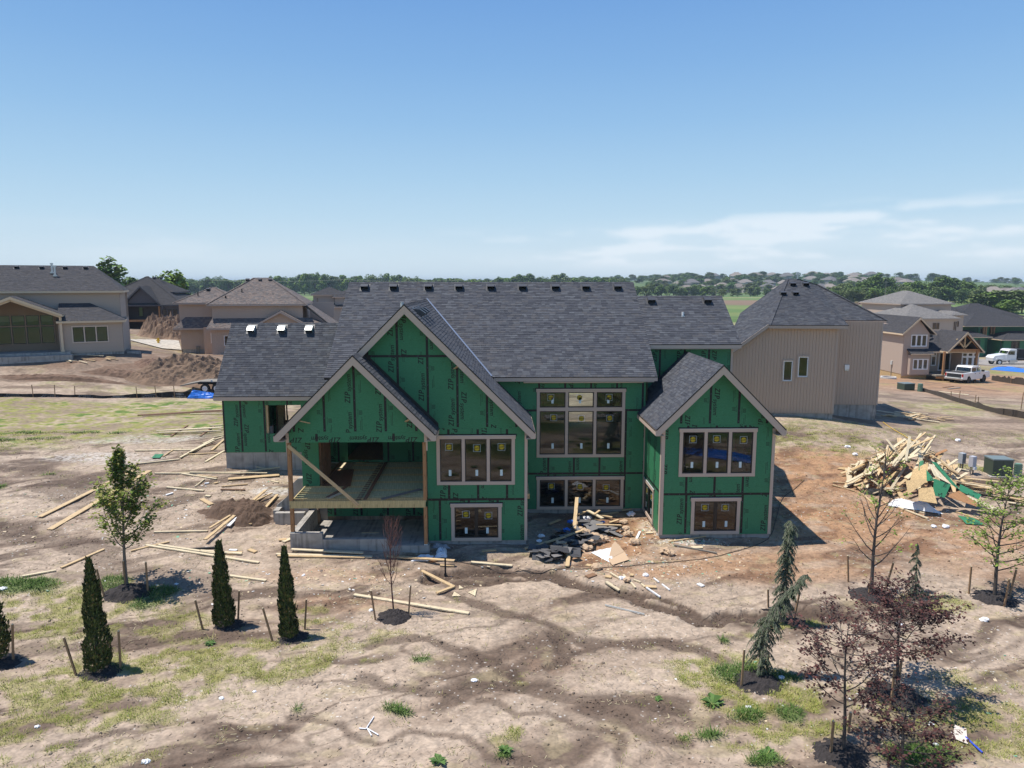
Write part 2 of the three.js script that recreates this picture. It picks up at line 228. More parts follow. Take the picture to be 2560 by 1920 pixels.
{
  const px = (NX1 - NX0) / (FW - 1), pz = (NZ1 - NZ0) / (FH - 1);
  for (let j = 0; j < FH; j++) for (let i = 0; i < FW; i++) {
    const x = NX0 + i * px + (fbm(i * .065, j * .065, 4) - .5) * 1.1, z = NZ0 + j * pz + (fbm(i * .065 + 60, j * .065, 4) - .5) * .8, o = j * FW + i; let w = 0, d = 0;
    for (const [hw, dep, wet, pts] of CH) for (let k = 0; k < pts.length - 1; k++) {
      const [ax, az] = pts[k], [bx, bz] = pts[k + 1], ex = bx - ax, ez = bz - az;
      if (Math.abs(x - (ax + bx) / 2) > Math.abs(ex) / 2 + 3 || Math.abs(z - (az + bz) / 2) > Math.abs(ez) / 2 + 3) continue;
      const t = clamp(((x - ax) * ex + (z - az) * ez) / (ex * ex + ez * ez)), q = Math.hypot(x - ax - ex * t, z - az - ez * t) / (hw * (.75 + .6 * noise(ax + t * 3 + k * 2.3, az)));
      const s = 1 - sstep(.78, 1.18, q); w = Math.max(w, s * wet); d = Math.max(d, s * dep);
    }
    chanW[o] = w; chanD[o] = d;
    for (const [cx, cz, rx, rz, a, t] of PATCH) { const q = ((x - cx) / rx) ** 2 + ((z - cz) / rz) ** 2; if (q < 4) { const s = a * (1 - sstep(.35, 1.7, q)); if (s > patchF[t][o]) patchF[t][o] = s; } }
  }
}
function field(F, x, z) {
  const fx = (x - NX0) / (NX1 - NX0) * (FW - 1), fz = (z - NZ0) / (NZ1 - NZ0) * (FH - 1), i = Math.floor(fx), j = Math.floor(fz);
  if (i < 0 || j < 0 || i >= FW - 1 || j >= FH - 1) return 0;
  const a = fx - i, b = fz - j, o = j * FW + i; return lerp(lerp(F[o], F[o + 1], a), lerp(F[o + FW], F[o + FW + 1], a), b);
}
const near = (x, z) => sstep(0, 4, x - NX0) * sstep(0, 4, NX1 - x) * sstep(0, 4, z - NZ0) * sstep(0, 2, NZ1 - z);
function relief(x, z) {
  const lush = field(patchF[1], x, z);
  return -field(chanD, x, z) + (fbm(x * .8, z * .8, 3) - .5) * .09 + (fbm(x * 3.1, z * 3.4, 2) - .5) * .05 + lush * .05 + field(patchF[4], x, z) * (fbm(x * 1.7, z * 1.7, 3) - .45) * .25;
}
function bil2(x, z) { const x0 = Math.floor(x / 2) * 2, z0 = Math.floor(z / 2) * 2, a = (x - x0) / 2, b = (z - z0) / 2; return lerp(lerp(baseHeight(x0, z0), baseHeight(x0 + 2, z0), a), lerp(baseHeight(x0, z0 + 2), baseHeight(x0 + 2, z0 + 2), a), b); }
const DUG = [[-8.25, -2.9, -32.1, -28.02, -.45], [-7.6, 11.6, -44.3, -34.3, -.45], [1.4, 6.9, -34.4, -32.92, -.45], [-2.8, 1.15, -34.4, -29.12, -.45], [7.15, 11.7, -34.4, -29.45, -.45], [-14.05, -7.7, -43.8, -36.95, .7]];
function groundY(x, z) {
  for (const q of DUG) if (x > q[0] && x < q[1] && z > q[2] && z < q[3]) return q[4];
  if (x <= NX0 || x >= NX1 || z <= NZ0 || z >= NZ1) return bil2(x, z);
  const k = near(x, z), e = k < 1 ? bil2(x, z) : 0; return k >= 1 ? baseHeight(x, z) + relief(x, z) : lerp(e, baseHeight(x, z) + relief(x, z), k);
}
const C = { pale: [.44, .342, .258], mid: [.285, .207, .15], moist: [.1, .066, .046], red: [.37, .2, .098], redDark: [.17, .08, .04], grass: [.24, .245, .045], green: [.08, .155, .018], straw: [.41, .335, .19], gravel: [.56, .52, .47], soil: [.16, .095, .06] };
const mix3 = (a, b, t) => { a[0] += (b[0] - a[0]) * t; a[1] += (b[1] - a[1]) * t; a[2] += (b[2] - a[2]) * t; };
function flow(x, z) { const wx = (fbm(x * .35, z * .35, 3) - .5) * 2.6, wz = (fbm(x * .35 + 31, z * .35 + 8, 3) - .5) * 2.2; const a = x * .93 - z * .36, b = x * .36 + z * .93; return [a * .34 + wx * .5, b * 1.15 + wz]; }
function grassAt(x, z) { const g = field(patchF[0], x, z), l = field(patchF[1], x, z); return Math.max(g * sstep(.38, .62, fbm(x * 2.1, z * 2.6, 4) + (g - .6) * .2) * .9, l * sstep(.2, .5, fbm(x * 2.5, z * 2.5, 3) + l * .3)); }
function nearColor(x, z) {
  const [fa, fb] = flow(x, z), c = [0, 0, 0], n1 = fbm(x * .22, z * .3, 4), nf = fbm(x * 5, z * 6, 3);
  const r1 = fbm(fa, fb, 4), r2 = ridge(fa * 1.1 + 7, fb * 1.25), pale = field(patchF[5], x, z);
  mix3(c, C.mid, 1); mix3(c, C.pale, clamp(sstep(.36, .6, n1 * .45 + r1 * .6) * .85 + pale * .7));
  mix3(c, C.moist, clamp(sstep(.5, .32, r1) * .72 * (1 - pale) + sstep(.86, .97, r2) * .5 * sstep(.3, .55, n1)));
  const red = field(patchF[3], x, z);
  if (red > 0) { const q = [C.red[0], C.red[1], C.red[2]]; mix3(q, C.redDark, sstep(.55, .32, r1) * .7); mix3(q, C.pale, sstep(.55, .75, fbm(x * .9 + 5, z * 1.5, 3)) * .5); mix3(c, q, red * .85); }
  mix3(c, C.soil, field(patchF[4], x, z) * .8 * sstep(.3, .6, nf + .1));
  const gv = field(patchF[2], x, z); if (gv > 0) mix3(c, C.gravel, gv * sstep(.35, .6, noise(x * 9, z * 11) * .6 + nf * .5));
  mix3(c, C.straw, sstep(.62, .75, fbm(x * 1.3 + 40, z * 1.9, 4)) * .35);
  const w = field(chanW, x, z); mix3(c, red > .3 ? C.redDark : C.moist, clamp(w * (1.15 + .6 * (nf - .5))) * .95);
  const g = grassAt(x, z); if (g > 0) { const l = field(patchF[1], x, z), q = [C.grass[0], C.grass[1], C.grass[2]]; mix3(q, C.green, clamp(l * 1.2)); mix3(q, C.straw, sstep(.5, .7, noise(x * 6, z * 7)) * .5 * (1 - l)); mix3(c, q, g * .8); }
  const far = sstep(41, 46, -z + (n1 - .5) * 6); if (far > 0) mix3(c, midBase(x, z), far);
  const v = .62 + .62 * nf + (noise(x * 17, z * 19) - .5) * .3 + (hsh(Math.floor(x * 41), Math.floor(z * 43)) - .5) * .16; c[0] *= v; c[1] *= v; c[2] *= v;
  if (hsh(Math.floor(x * 24), Math.floor(z * 24)) > .996) mix3(c, [.7, .68, .64], .7 * sstep(.35, .6, fbm(x * .4 + 9, z * .5, 3)));
  return c;
}
function midColor(x, z) { const c = midBase(x, z), v = .62 + .62 * fbm(x * 5, z * 6, 3) + (noise(x * 13, z * 15) - .5) * .2; return [c[0] * v, c[1] * v, c[2] * v]; }
function midBase(x, z) {
  const D = -z, c = [0, 0, 0], n = fbm(x * .11, z * .2, 4), n2 = fbm(x * .5, z * .9, 4), n3 = fbm(x * 2.1, z * 2.9, 4);
  mix3(c, C.mid, 1); mix3(c, C.pale, sstep(.4, .62, n * .5 + n2 * .5) * .8); mix3(c, C.moist, sstep(.5, .36, n2) * .5);
  const rt = sstep(24, 40, x) * sstep(58, 72, D) * (1 - sstep(100, 118, D)); mix3(c, C.red, rt * .75 * sstep(.3, .55, n2 + .1));
  const lf = sstep(-13, -22, x + (n - .5) * 10) * sstep(36, 42, D + (n2 - .5) * 8) * (1 - sstep(55, 57, D)); let g = lf * .95 + .35 * sstep(.5, .65, n);
  const lfb = sstep(-14, -20, x) * sstep(62, 66, D) * (1 - sstep(95, 110, D)); mix3(c, C.soil, lfb * sstep(.4, .6, n2) * .85);
  g += sstep(20, 30, x) * (1 - sstep(56, 64, D)) * .55 * sstep(.3, .5, n);
  g += sstep(44, 60, x) * sstep(92, 102, D) * (1 - sstep(120, 126, D)) * .8;
  mix3(c, C.straw, clamp(g) * .3); mix3(c, C.grass, clamp(g) * sstep(.4, .6, n3 * .65 + n2 * .35) * .85); mix3(c, C.green, clamp(g) * sstep(.6, .68, n2 * .6 + n3 * .4) * .9);
  const far = sstep(150, 190, D + (n - .5) * 30) ; mix3(c, farColor(x, z), far);
  if (z > -4) { mix3(c, C.grass, .6); mix3(c, C.green, sstep(.4, .6, n2) * .7); }
  return c;
}
function farColor(x, z) {
  const D = -z, n = fbm(x * .006, z * .012, 4), n2 = fbm(x * .02 + 5, z * .09, 4), c = [.085, .15, .03];
  mix3(c, [.16, .20, .055], sstep(.42, .62, n2)); mix3(c, [.33, .29, .15], sstep(.6, .72, fbm(x * .004 + 3, z * .035, 4)) * .8);
  const dirt = sstep(95, 125, x) * (1 - sstep(190, 215, x)) * sstep(330, 350, D) * (1 - sstep(430, 450, D)); mix3(c, [.2, .12, .08], dirt * .9);
  mix3(c, [.045, .085, .02], sstep(560, 720, D + (n - .5) * 200) * .7);
  return c;
}
function sheet(name, label, xs, zs, hf, colTex, bumpTex, skip, rep) {
  const nx = xs.length, nz = zs.length, P = new Float32Array(nx * nz * 3), U = new Float32Array(nx * nz * 2), I = [];
  for (let j = 0; j < nz; j++) for (let i = 0; i < nx; i++) { const o = j * nx + i; P[o * 3] = xs[i]; P[o * 3 + 1] = hf(xs[i], zs[j]); P[o * 3 + 2] = zs[j]; U[o * 2] = (xs[i] - rep[0]) / (rep[1] - rep[0]); U[o * 2 + 1] = (zs[j] - rep[2]) / (rep[3] - rep[2]); }
  for (let j = 0; j < nz - 1; j++) for (let i = 0; i < nx - 1; i++) { if (skip && skip((xs[i] + xs[i + 1]) / 2, (zs[j] + zs[j + 1]) / 2)) continue; const a = j * nx + i; I.push(a, a + nx, a + 1, a + 1, a + nx, a + nx + 1); }
  const g = new THREE.BufferGeometry(); g.setAttribute('position', new THREE.BufferAttribute(P, 3)); g.setAttribute('uv', new THREE.BufferAttribute(U, 2)); g.setIndex(I); g.computeVertexNormals();
  const m = shadows(new THREE.Mesh(g, std(1, 1, 1, .95, { map: colTex, ...(bumpTex ? { bumpMap: bumpTex, bumpScale: .1 } : {}) }))); m.name = name; scene.add(m); kind(m, 'structure'); m.userData.label = label; m.userData.category = 'ground'; return m;
}
const grid = (a, b, n) => Array.from({ length: n + 1 }, (_, i) => a + (b - a) * i / n);
{
  const S = 2048, wx = NX1 - NX0, wz = NZ1 - NZ0;
  const col = tex(S, S, (i, j) => { const c = nearColor(NX0 + (i + .5) / S * wx, NZ0 + (j + .5) / S * wz); return [toS(c[0]), toS(c[1]), toS(c[2])]; });
  const bump = tex(S, S, (i, j) => {
    const x = NX0 + (i + .5) / S * wx, z = NZ0 + (j + .5) / S * wz, n = fbm(x * 3, z * 3.4, 5), w1 = noise(x * 2 + 9, z * 2), w2 = noise(x * 2, z * 2 + 77);
    const cr = Math.max(ridge(x * 3.1 + w1 * 1.4, z * 3.5 + w2 * 1.4), ridge(x * 3.6 + 40 + w2, z * 3.2 + 13 + w1)); const k = n * .75 + .2 * noise(x * 22, z * 24) - .3 * sstep(.93, .985, cr) * sstep(.35, .55, fbm(x * .5, z * .6, 2)); return [k, k, k];
  }, false);
  for (const t of [col, bump]) t.wrapS = t.wrapT = THREE.ClampToEdgeWrapping;
  sheet('site_ground', 'dried muddy building site ground with washed out channels', grid(NX0, NX1, 576), grid(NZ0, NZ1, 336), groundY, col, bump, null, [NX0, NX1, NZ0, NZ1]);
  const mx0 = -170, mx1 = 170, mz0 = -260, mz1 = 40, mc = tex(S, S, (i, j) => { const c = midColor(mx0 + (i + .5) / S * (mx1 - mx0), mz0 + (j + .5) / S * (mz1 - mz0)); return [toS(c[0]), toS(c[1]), toS(c[2])]; });
  mc.wrapS = mc.wrapT = THREE.ClampToEdgeWrapping;
  const bx0 = -60, bx1 = 64, bz0 = -70, bz1 = NZ0, bc = tex(S, 768, (i, j) => { const c = midColor(bx0 + (i + .5) / S * (bx1 - bx0), bz0 + (j + .5) / 768 * (bz1 - bz0)); return [toS(c[0]), toS(c[1]), toS(c[2])]; }); bc.wrapS = bc.wrapT = THREE.ClampToEdgeWrapping;
  sheet('upper_ground', 'bare and grassy ground between the site and the houses behind', grid(bx0, bx1, 62), grid(bz0, bz1, 12), baseHeight, bc, null, null, [bx0, bx1, bz0, bz1]);
  sheet('dirt_field', 'bare graded dirt and thin grass around the neighbouring houses', grid(mx0, mx1, 170), grid(mz0, mz1, 150), baseHeight, mc, null, (x, z) => (x > NX0 && x < NX1 && z > NZ0 && z < NZ1) || (x > -60 && x < 64 && z > -70 && z < NZ0), [mx0, mx1, mz0, mz1]);
  const fx0 = -3000, fx1 = 3000, fz0 = -6000, fz1 = 800, fc = tex(2048, 2048, (i, j) => { const c = farColor(fx0 + (i + .5) / 2048 * (fx1 - fx0), fz0 + (j + .5) / 2048 * (fz1 - fz0)); return [toS(c[0]), toS(c[1]), toS(c[2])]; });
  fc.wrapS = fc.wrapT = THREE.ClampToEdgeWrapping;
  sheet('meadow', 'green and straw coloured farm fields reaching the horizon', [-3000, -1000, -400, mx0, mx1, 400, 1000, 3000], [-6000, -2500, -1200, -600, mz0, mz1, 300, 800], () => 0, fc, null, (x, z) => x > mx0 && x < mx1 && z > mz0 && z < mz1, [fx0, fx1, fz0, fz1]);
}
console.log('terrain');
// ---------------------------------------------------------------- the unfinished house
const HO = [-1, 0, -33];
const house = tag(group('unfinished_house', scene, HO), 'large unfinished house clad in green sheathing panels under a grey shingle roof', 'house');
const HB = () => { const b = new B(); b.m = new THREE.Matrix4().makeTranslation(-HO[0], -HO[1], -HO[2]); return b; };
const zipTex = canvasTex(256, 640, (g, w, h) => {
  const r = rng(5); g.fillStyle = '#3c8a62'; g.fillRect(0, 0, w, h);
  for (let i = 0; i < 2600; i++) { g.fillStyle = r() < .5 ? 'rgba(20,70,44,.10)' : 'rgba(110,190,150,.07)'; g.fillRect(r() * w, r() * h, 2 + r() * 16, 1 + r() * 5); }
  g.fillStyle = 'rgba(10,34,22,.55)'; for (let x = 0; x < 4; x++) for (let y = 0; y < 16; y++) g.fillRect(20 + x * 72, 16 + y * 40, 2, 2);
  const ink = '#14241d';
  for (const y of [265, 585]) {
    g.save(); g.translate(222, y); g.rotate(-Math.PI / 2); g.transform(1, 0, -.2, 1, 0, 0); g.fillStyle = ink;
    g.font = 'bold 64px sans-serif'; g.fillText('ZIP', 0, 0); g.font = '46px sans-serif'; g.strokeStyle = ink; g.lineWidth = 2.4; g.fillText('system', 102, 8); g.strokeText('system', 102, 8); g.font = 'bold 12px sans-serif'; g.fillText('®', 246, -20); g.restore();
  }
  for (const [x, y] of [[26, 60], [30, 395]]) { g.strokeStyle = ink; g.lineWidth = 3; g.strokeRect(x + 8, y, 22, 30); g.fillStyle = ink; g.fillRect(x + 14, y + 5, 3, 20); g.fillRect(x + 21, y + 5, 3, 20); for (let k = 0; k < 2; k++) for (let q = 0; q < 9; q++) g.fillRect(x - 8 + k * 6, y - 14 + q * 7, 2, 5); }
  g.fillStyle = ink; for (const [x, y, n] of [[40, 210, 11], [52, 190, 15], [44, 520, 12], [56, 505, 16]]) for (let q = 0; q < n; q++) g.fillRect(x, y + q * 7 - n * 3.5, 4, 5);
});
const zipMat = std(.74, .79, .75, .62, { map: zipTex });
const zipEdge = zipMat;
const tapeTex = canvasTex(512, 32, (g, w, h) => { const r = rng(9); g.fillStyle = '#0d0d12'; g.fillRect(0, 0, w, h); for (let i = 0; i < 5; i++) { const x = 12 + i * 100 + r() * 22; g.save(); g.translate(x, 20); g.transform(1, 0, -.35, 1, 0, 0); g.fillStyle = i % 2 ? '#6a7084' : '#343846'; g.font = i % 2 ? 'bold 15px sans-serif' : 'italic 13px sans-serif'; g.fillText(i % 2 ? 'ZIP' : 'system', 0, 0); g.restore(); } });
const tapeMat = std(.75, .75, .8, .5, { map: tapeTex });
const hash01 = (a, b) => hsh(Math.round(a * 37) + 900, Math.round(b * 53) + 400);
// a sheathed wall: every panel is a part, every strip of tape too
function zipWall(name, O, U, poly, holes, rowsV, cols0, opt = {}) {
  const Nn = [-U[2], 0, U[0]];
  const g = group(name, house), W = [0, 1, 0];
  const sw = opt.sw || 1.2192, us = poly.map((p) => p[0]), vs = poly.map((p) => p[1]), u0 = Math.min(...us), u1 = Math.max(...us), v0 = Math.min(...vs), v1 = Math.max(...vs);
  const rows = [v0, ...rowsV.filter((v) => v > v0 + .05 && v < v1 - .05), v1];
  const put = (nm, mat, r, d0, d1, uvf, hs = holes) => { // one mesh for each connected piece
    const cs = cells(r, hs).map((c) => ({ c, q: clip(rect(c), poly) })).filter((k) => k.q.length && area(k.q) > 1e-3), id = cs.map((_, i) => i);
    for (let a = 0; a < cs.length; a++) for (let b = 0; b < a; b++) { const A = cs[a].c, C2 = cs[b].c, ox = Math.min(A[2], C2[2]) - Math.max(A[0], C2[0]), oy = Math.min(A[3], C2[3]) - Math.max(A[1], C2[1]); if (ox > -1e-6 && oy > -1e-6 && ox + oy > 1e-3) { const f = id[a], t = id[b]; id.forEach((v, i) => { if (v === f) id[i] = t; }); } }
    for (const k of new Set(id)) { const b = HB(); cs.forEach((e, i) => { if (id[i] === k) plate(b, O, U, W, Nn, e.q, d0, d1, uvf); }); b.build(nm, mat, g); }
  };
  for (let k = 0; k < rows.length - 1; k++) {
    const off = Array.isArray(cols0) ? cols0[Math.min(k, cols0.length - 1)] : cols0, first = Math.ceil((u0 - off) / sw - 1e-6);
    const xs = [u0]; for (let i = first; off + i * sw < u1 - .03; i++) if (off + i * sw > u0 + .03) xs.push(off + i * sw); xs.push(u1);
    for (let i = 0; i < xs.length - 1; i++) {
      const up = hash01(xs[i] + O[0], rows[k] + O[2]) > .45 && !opt.flip, cu = i === 0 && xs.length > 2 ? xs[1] - sw : xs[i], top = k === 0 && opt.fromTop ? rows[1] - 3.05 : rows[k], jit = hash01(xs[i] * 3 + O[2], 7) * .35;
      const uvf = opt.lay ? (p) => [(p[1] - rows[k]) / 1.2192 + .7, .9 - (p[0] - cu) / 3.073] : up ? (p) => [(p[0] - cu) / sw, (p[1] - top) / 3.05 + jit] : (p) => [1 - (p[0] - cu) / sw, 1 - (p[1] - top) / 3.05 + jit];
      put('sheathing_panel', zipMat, [xs[i] + .0015, rows[k] + .0015, xs[i + 1] - .0015, rows[k + 1] - .0015], 0, .012, uvf);
      if (i > 0 && !opt.noTape) put('seam_tape', tapeMat, [xs[i] - .05, rows[k] + .045, xs[i] + .05, rows[k + 1] - .045], .012, .0145, (p) => [p[1] * .85, (p[0] - xs[i]) / .1 + .5]);
    }
    if (k > 0 && !opt.noTape) put('seam_tape', tapeMat, [u0, rows[k] - .05, u1, rows[k] + .05], .012, .0155, (p) => [p[0] * .85, (p[1] - rows[k]) / .1 + .5]);
  }
  for (const h of holes) if (h[4]) put('head_tape', tapeMat, [h[0] - .12, h[3] + .005, h[2] + .12, h[3] + .115], .012, .0175, (p) => [p[0] * .85, (p[1] - h[3]) / .115], []);
  return g;
}
const X1 = [1, 0, 0], ZB = [0, 0, 1], ZF = [0, 0, -1];
// holes: u0 v0 u1 v1 (inside of the trim), 1 = flashing tape above
const pad = (w) => [w[0] + .05, w[1] + .05, w[2] - .05, w[3] - .05, 1];
const W_g2u = [-2.5, 2.43, .775, 4.54], W_g2l = [-1.92, -.03, .21, 1.6], W_mu = [1.9, 2.64, 6.06, 5.91], W_ml = [1.92, .08, 6.07, 1.685], W_bu = [7.77, 2.64, 11.05, 4.72], W_bl = [8.37, .075, 10.49, 1.69], W_bs = [.2, .1, 2.35, 1.72];
zipWall('gable_wall', [0, 0, -29], X1, [[-2.88, -.02], [1.28, -.02], [1.28, 4.85], [-2.88, 4.85]], [pad(W_g2u), pad(W_g2l)], [1.79], [.047 - 4 * 1.2192, -1.995 - 1.2192], { fromTop: 1 });
zipWall('gable_wall', [0, 0, -29], X1, [[-8.6, 4.85], [1.28, 4.85], [-3.66, 9.74]], [], [7.868], [-4.04, -4.043]);
zipWall('porch_gable_wall', [0, 0, -28], X1, [[-8.33, 4.9], [-2.85, 4.9], [-5.565, 7.78]], [], [], -5.645);
zipWall('porch_header_wall', [0, 0, -28], X1, [[-8.33, 4.5], [-2.85, 4.5], [-2.85, 4.9], [-8.33, 4.9]], [], [], -7.198, { lay: 1, sw: 3.073 });
zipWall('bay_wall', [0, 0, -29.3], X1, [[7.03, .06], [11.85, .06], [11.85, 4.9], [7.03, 4.9]], [pad(W_bu), pad(W_bl)], [1.86], [8.144, 8.122], { fromTop: 1 });
zipWall('bay_gable_wall', [0, 0, -29.3], X1, [[7.03, 4.9], [11.71, 4.9], [9.37, 7.22]], [], [], 9.031);
zipWall('bay_side_wall', [7.03, 0, -32.8], ZB, [[0, .06], [3.5, .06], [3.5, 4.62], [0, 4.62]], [pad(W_bs)], [1.9], 1.0);
zipWall('bay_side_wall', [11.85, 0, -29.3], ZF, [[0, .06], [5.45, .06], [5.45, 4.7], [0, 4.7]], [], [1.9], 1.0);
zipWall('main_wall', [0, 0, -32.8], X1, [[1.28, .1], [7.03, .1], [7.03, 6.3], [1.28, 6.3]], [pad(W_mu), pad(W_ml)], [1.845, 4.9], [2.463, 2.463, 2.01]);
zipWall('main_wall', [0, 0, -32.8], X1, [[-1.2, 4.6], [1.28, 4.6], [1.28, 6.3], [-1.2, 6.3]], [], [], 1.271 - 1.2192);
zipWall('gable_side_wall', [1.28, 0, -29], ZF, [[0, -.02], [3.8, -.02], [3.8, 4.85], [0, 4.85]], [], [1.79], .6);
zipWall('upper_wall', [0, 0, -34.75], X1, [[7.05, 4.4], [11.72, 4.4], [11.72, 7.78], [7.05, 7.78]], [], [], 8.1);
zipWall('garage_wall', [0, 0, -36.8], X1, [[-14.27, 1.99], [-7.65, 1.99], [-7.65, 4.86], [-14.27, 4.86]], [[-12.07, 3.0, -10.22, 4.51]], [], -13.354);
zipWall('garage_side_wall', [-14.27, 0, -44], ZB, [[0, 1.99], [7.2, 1.99], [7.2, 4.86], [0, 4.86]], [], [], .3, { noTape: 1 });
zipWall('porch_back_wall', [0, 0, -34.25], X1, [[-8.41, 2.08], [-2.88, 2.08], [-2.88, 4.5], [-8.41, 4.5]], [[-7.3, 2.2, -5.58, 4.2]], [], -4.1);
zipWall('porch_side_wall', [-2.88, 0, -34.25], ZB, [[0, 0], [5.25, 0], [5.25, 4.85], [0, 4.85]], [], [2.0], 0.3);
zipWall('stub_wall', [0, 0, -30.13], X1, [[-8.41, 2.08], [-7.68, 2.08], [-7.68, 4.5], [-8.41, 4.5]], [], [], -8.41);
zipWall('stub_side_wall', [-8.41, 0, -34.25], ZB, [[0, 2.08], [4.12, 2.08], [4.12, 4.5], [0, 4.5]], [], [], .4);
zipWall('basement_wall', [0, 0, -32], X1, [[-7.86, .08], [-2.9, .08], [-2.9, 1.82], [-7.86, 1.82]], [], [], -7.5);
zipWall('end_wall', [-7.65, 0, -44.5], ZB, [[0, 1], [10.2, 1], [10.2, 6.4], [0, 6.4]], [], [4], .3, { noTape: 1 });
zipWall('end_wall', [11.72, 0, -34.75], ZF, [[0, 0], [9.75, 0], [9.75, 7.7], [0, 7.7]], [], [3, 6], .3, { noTape: 1 });
zipWall('rear_wall', [11.72, 0, -44.5], [-1, 0, 0], [[0, 1.2], [19.37, 1.2], [19.37, 6.6], [0, 6.6]], [[5.3, 2.05, 7.2, 4.5], [10.5, 2.9, 12.4, 4.4], [2, 3, 3.2, 4.4]], [4.2], .4, { noTape: 1 });
zipWall('garage_rear_wall', [-7.65, 0, -44], [-1, 0, 0], [[0, 1.1], [6.62, 1.1], [6.62, 4.86], [0, 4.86]], [[1.1, 1.1, 6.1, 4.0]], [], .4, { noTape: 1 });

// ---- concrete: foundations, stepped porch wall, window well, slab
{
  const f = (nm, fn, mat = M.conc) => { const b = HB(); fn(b); return b.build(nm, mat, house); };
  f('foundation', (b) => { b.box(-2.86, 1.26, -.6, -.02, -29.3, -29.02); b.box(1.0, 1.26, -.6, -.02, -32.8, -29.3); });
  f('foundation', (b) => { b.box(1.26, 7.05, -.6, .1, -33, -32.82); });
  f('foundation', (b) => { b.box(7.05, 11.83, -.7, .06, -29.6, -29.32); b.box(11.55, 11.83, -.7, .06, -34.7, -29.6); b.box(7.05, 7.33, -.7, .06, -32.8, -29.6); });
  f('foundation', (b) => { b.box(-14.25, -7.67, .2, 1.99, -37.1, -36.82); b.box(-14.25, -13.97, .2, 1.99, -44, -37.1); });
  f('foundation', (b) => b.box(-8.39, -7.86, -.3, 2.05, -34.2, -32.02));
  f('garage_slab', (b) => b.box(-13.9, -7.7, .9, 1.15, -44, -37.1));
  f('porch_wall', (b) => { b.box(-8.4, -7.1, -.5, .75, -28.1, -27.88); });
  f('porch_wall', (b) => b.box(-7.1, -4.38, -.5, .48, -28.1, -27.885));
  f('porch_wall', (b) => b.box(-4.38, -2.75, -.5, .19, -28.1, -27.89));
  f('retaining_wall', (b) => b.box(-8.4, -8.15, -.5, .75, -31.3, -28.1));
  f('patio_slab', (b) => b.box(-8.15, -2.9, -.35, -.1, -32, -28.1));
  f('window_well', (b) => { plate(b, [0, 0, -31.2], X1, [0, 1, 0], [0, 0, 1], [[-9.85, -.2], [-9.55, -.2], [-9.55, 1.2], [-9.85, .98]], 0, .3); plate(b, [0, 0, -31.2], X1, [0, 1, 0], [0, 0, 1], [[-9.55, -.2], [-9.3, -.2], [-9.3, 1.45], [-9.55, 1.2]], 0, .3); plate(b, [0, 0, -31.2], X1, [0, 1, 0], [0, 0, 1], [[-9.3, -.2], [-8.43, -.2], [-8.43, 2.24], [-8.85, 2.2], [-9.3, 1.78]], 0, .3); b.box(-9.7, -8.43, -.2, .86, -30.4, -30.15); b.box(-9.85, -9.6, -.2, .9, -30.9, -30.4); });
  f('tie_hole', (b) => { for (let i = 0; i < 3; i++) for (let j = 0; j < 5; j++) b.box(-8.149, -8.146, .05 + i * .22 + (j % 2) * .06, .1 + i * .22 + (j % 2) * .06, -28.6 - j * .5, -28.56 - j * .5); }, M.dark);
  f('lower_beam', (b) => b.box(-8.3, -2.9, 1.55, 1.8, -31.98, -31.9), M.brown);
}
// ---- floors and interior framing
{
  const b = HB(); b.box(-2.86, 11.7, 1.78, 2.0, -44.4, -34.8); b.box(1.4, 7, 1.78, 2.0, -34.8, -32.85); b.box(-2.86, 1.4, 1.78, 2.0, -34.8, -29.05); b.box(7.05, 11.7, 1.78, 2.0, -34.8, -29.35); b.box(-7.6, -2.86, 1.78, 2, -44.4, -34.3); b.build('subfloor', M.osb, house);
  const c = HB(); c.box(-8.3, -2.9, 4.5, 4.56, -34.25, -28.1); c.build('porch_ceiling', M.osb, house);
  for (const z of [-30.22, -30.32, -30.75, -31.15, -31.55, -31.95]) { const s = HB(); s.box(-7.7, -7.61, 2.12, 4.45, z - .04, z); s.build('stud', M.brown, house); }
  for (const y of [2.1, 4.42]) { const s = HB(); s.box(-7.7, -7.61, y, y + .04, -34.2, -30.2); s.build('wall_plate', M.brown, house); }
  for (const x of [-12.05, -11.62, -11.5]) { const s = HB(); s.box(x, x + .05, 1.2, 4.7, -38.6, -38.5); s.build('stud', M.brown, house); }
  const d = HB(); d.box(-12.1, -11.62, 1.2, 4.8, -38.7, -38.66); d.build('partition', M.osb, house);
  for (const [x, y, h] of [[-11.55, 2.3, 1.4], [-11.45, 2.3, 1.25], [-11.34, 2.3, 1.5], [-11.2, 2.3, 1.3]]) { const s = HB(); s.beam([x, 1.15, -38.2], [x - .08, 1.15 + h + 1, -38.5], .12, .03); s.build('leaning_board', M.brown, house); }
  const w = HB(); w.box(-11.99, -11.95, 3.0, 4.5, -37.0, -36.83); w.box(-12.07, -11.99, 3, 4.5, -36.96, -36.83); w.build('window_jamb', M.pine, house);
}
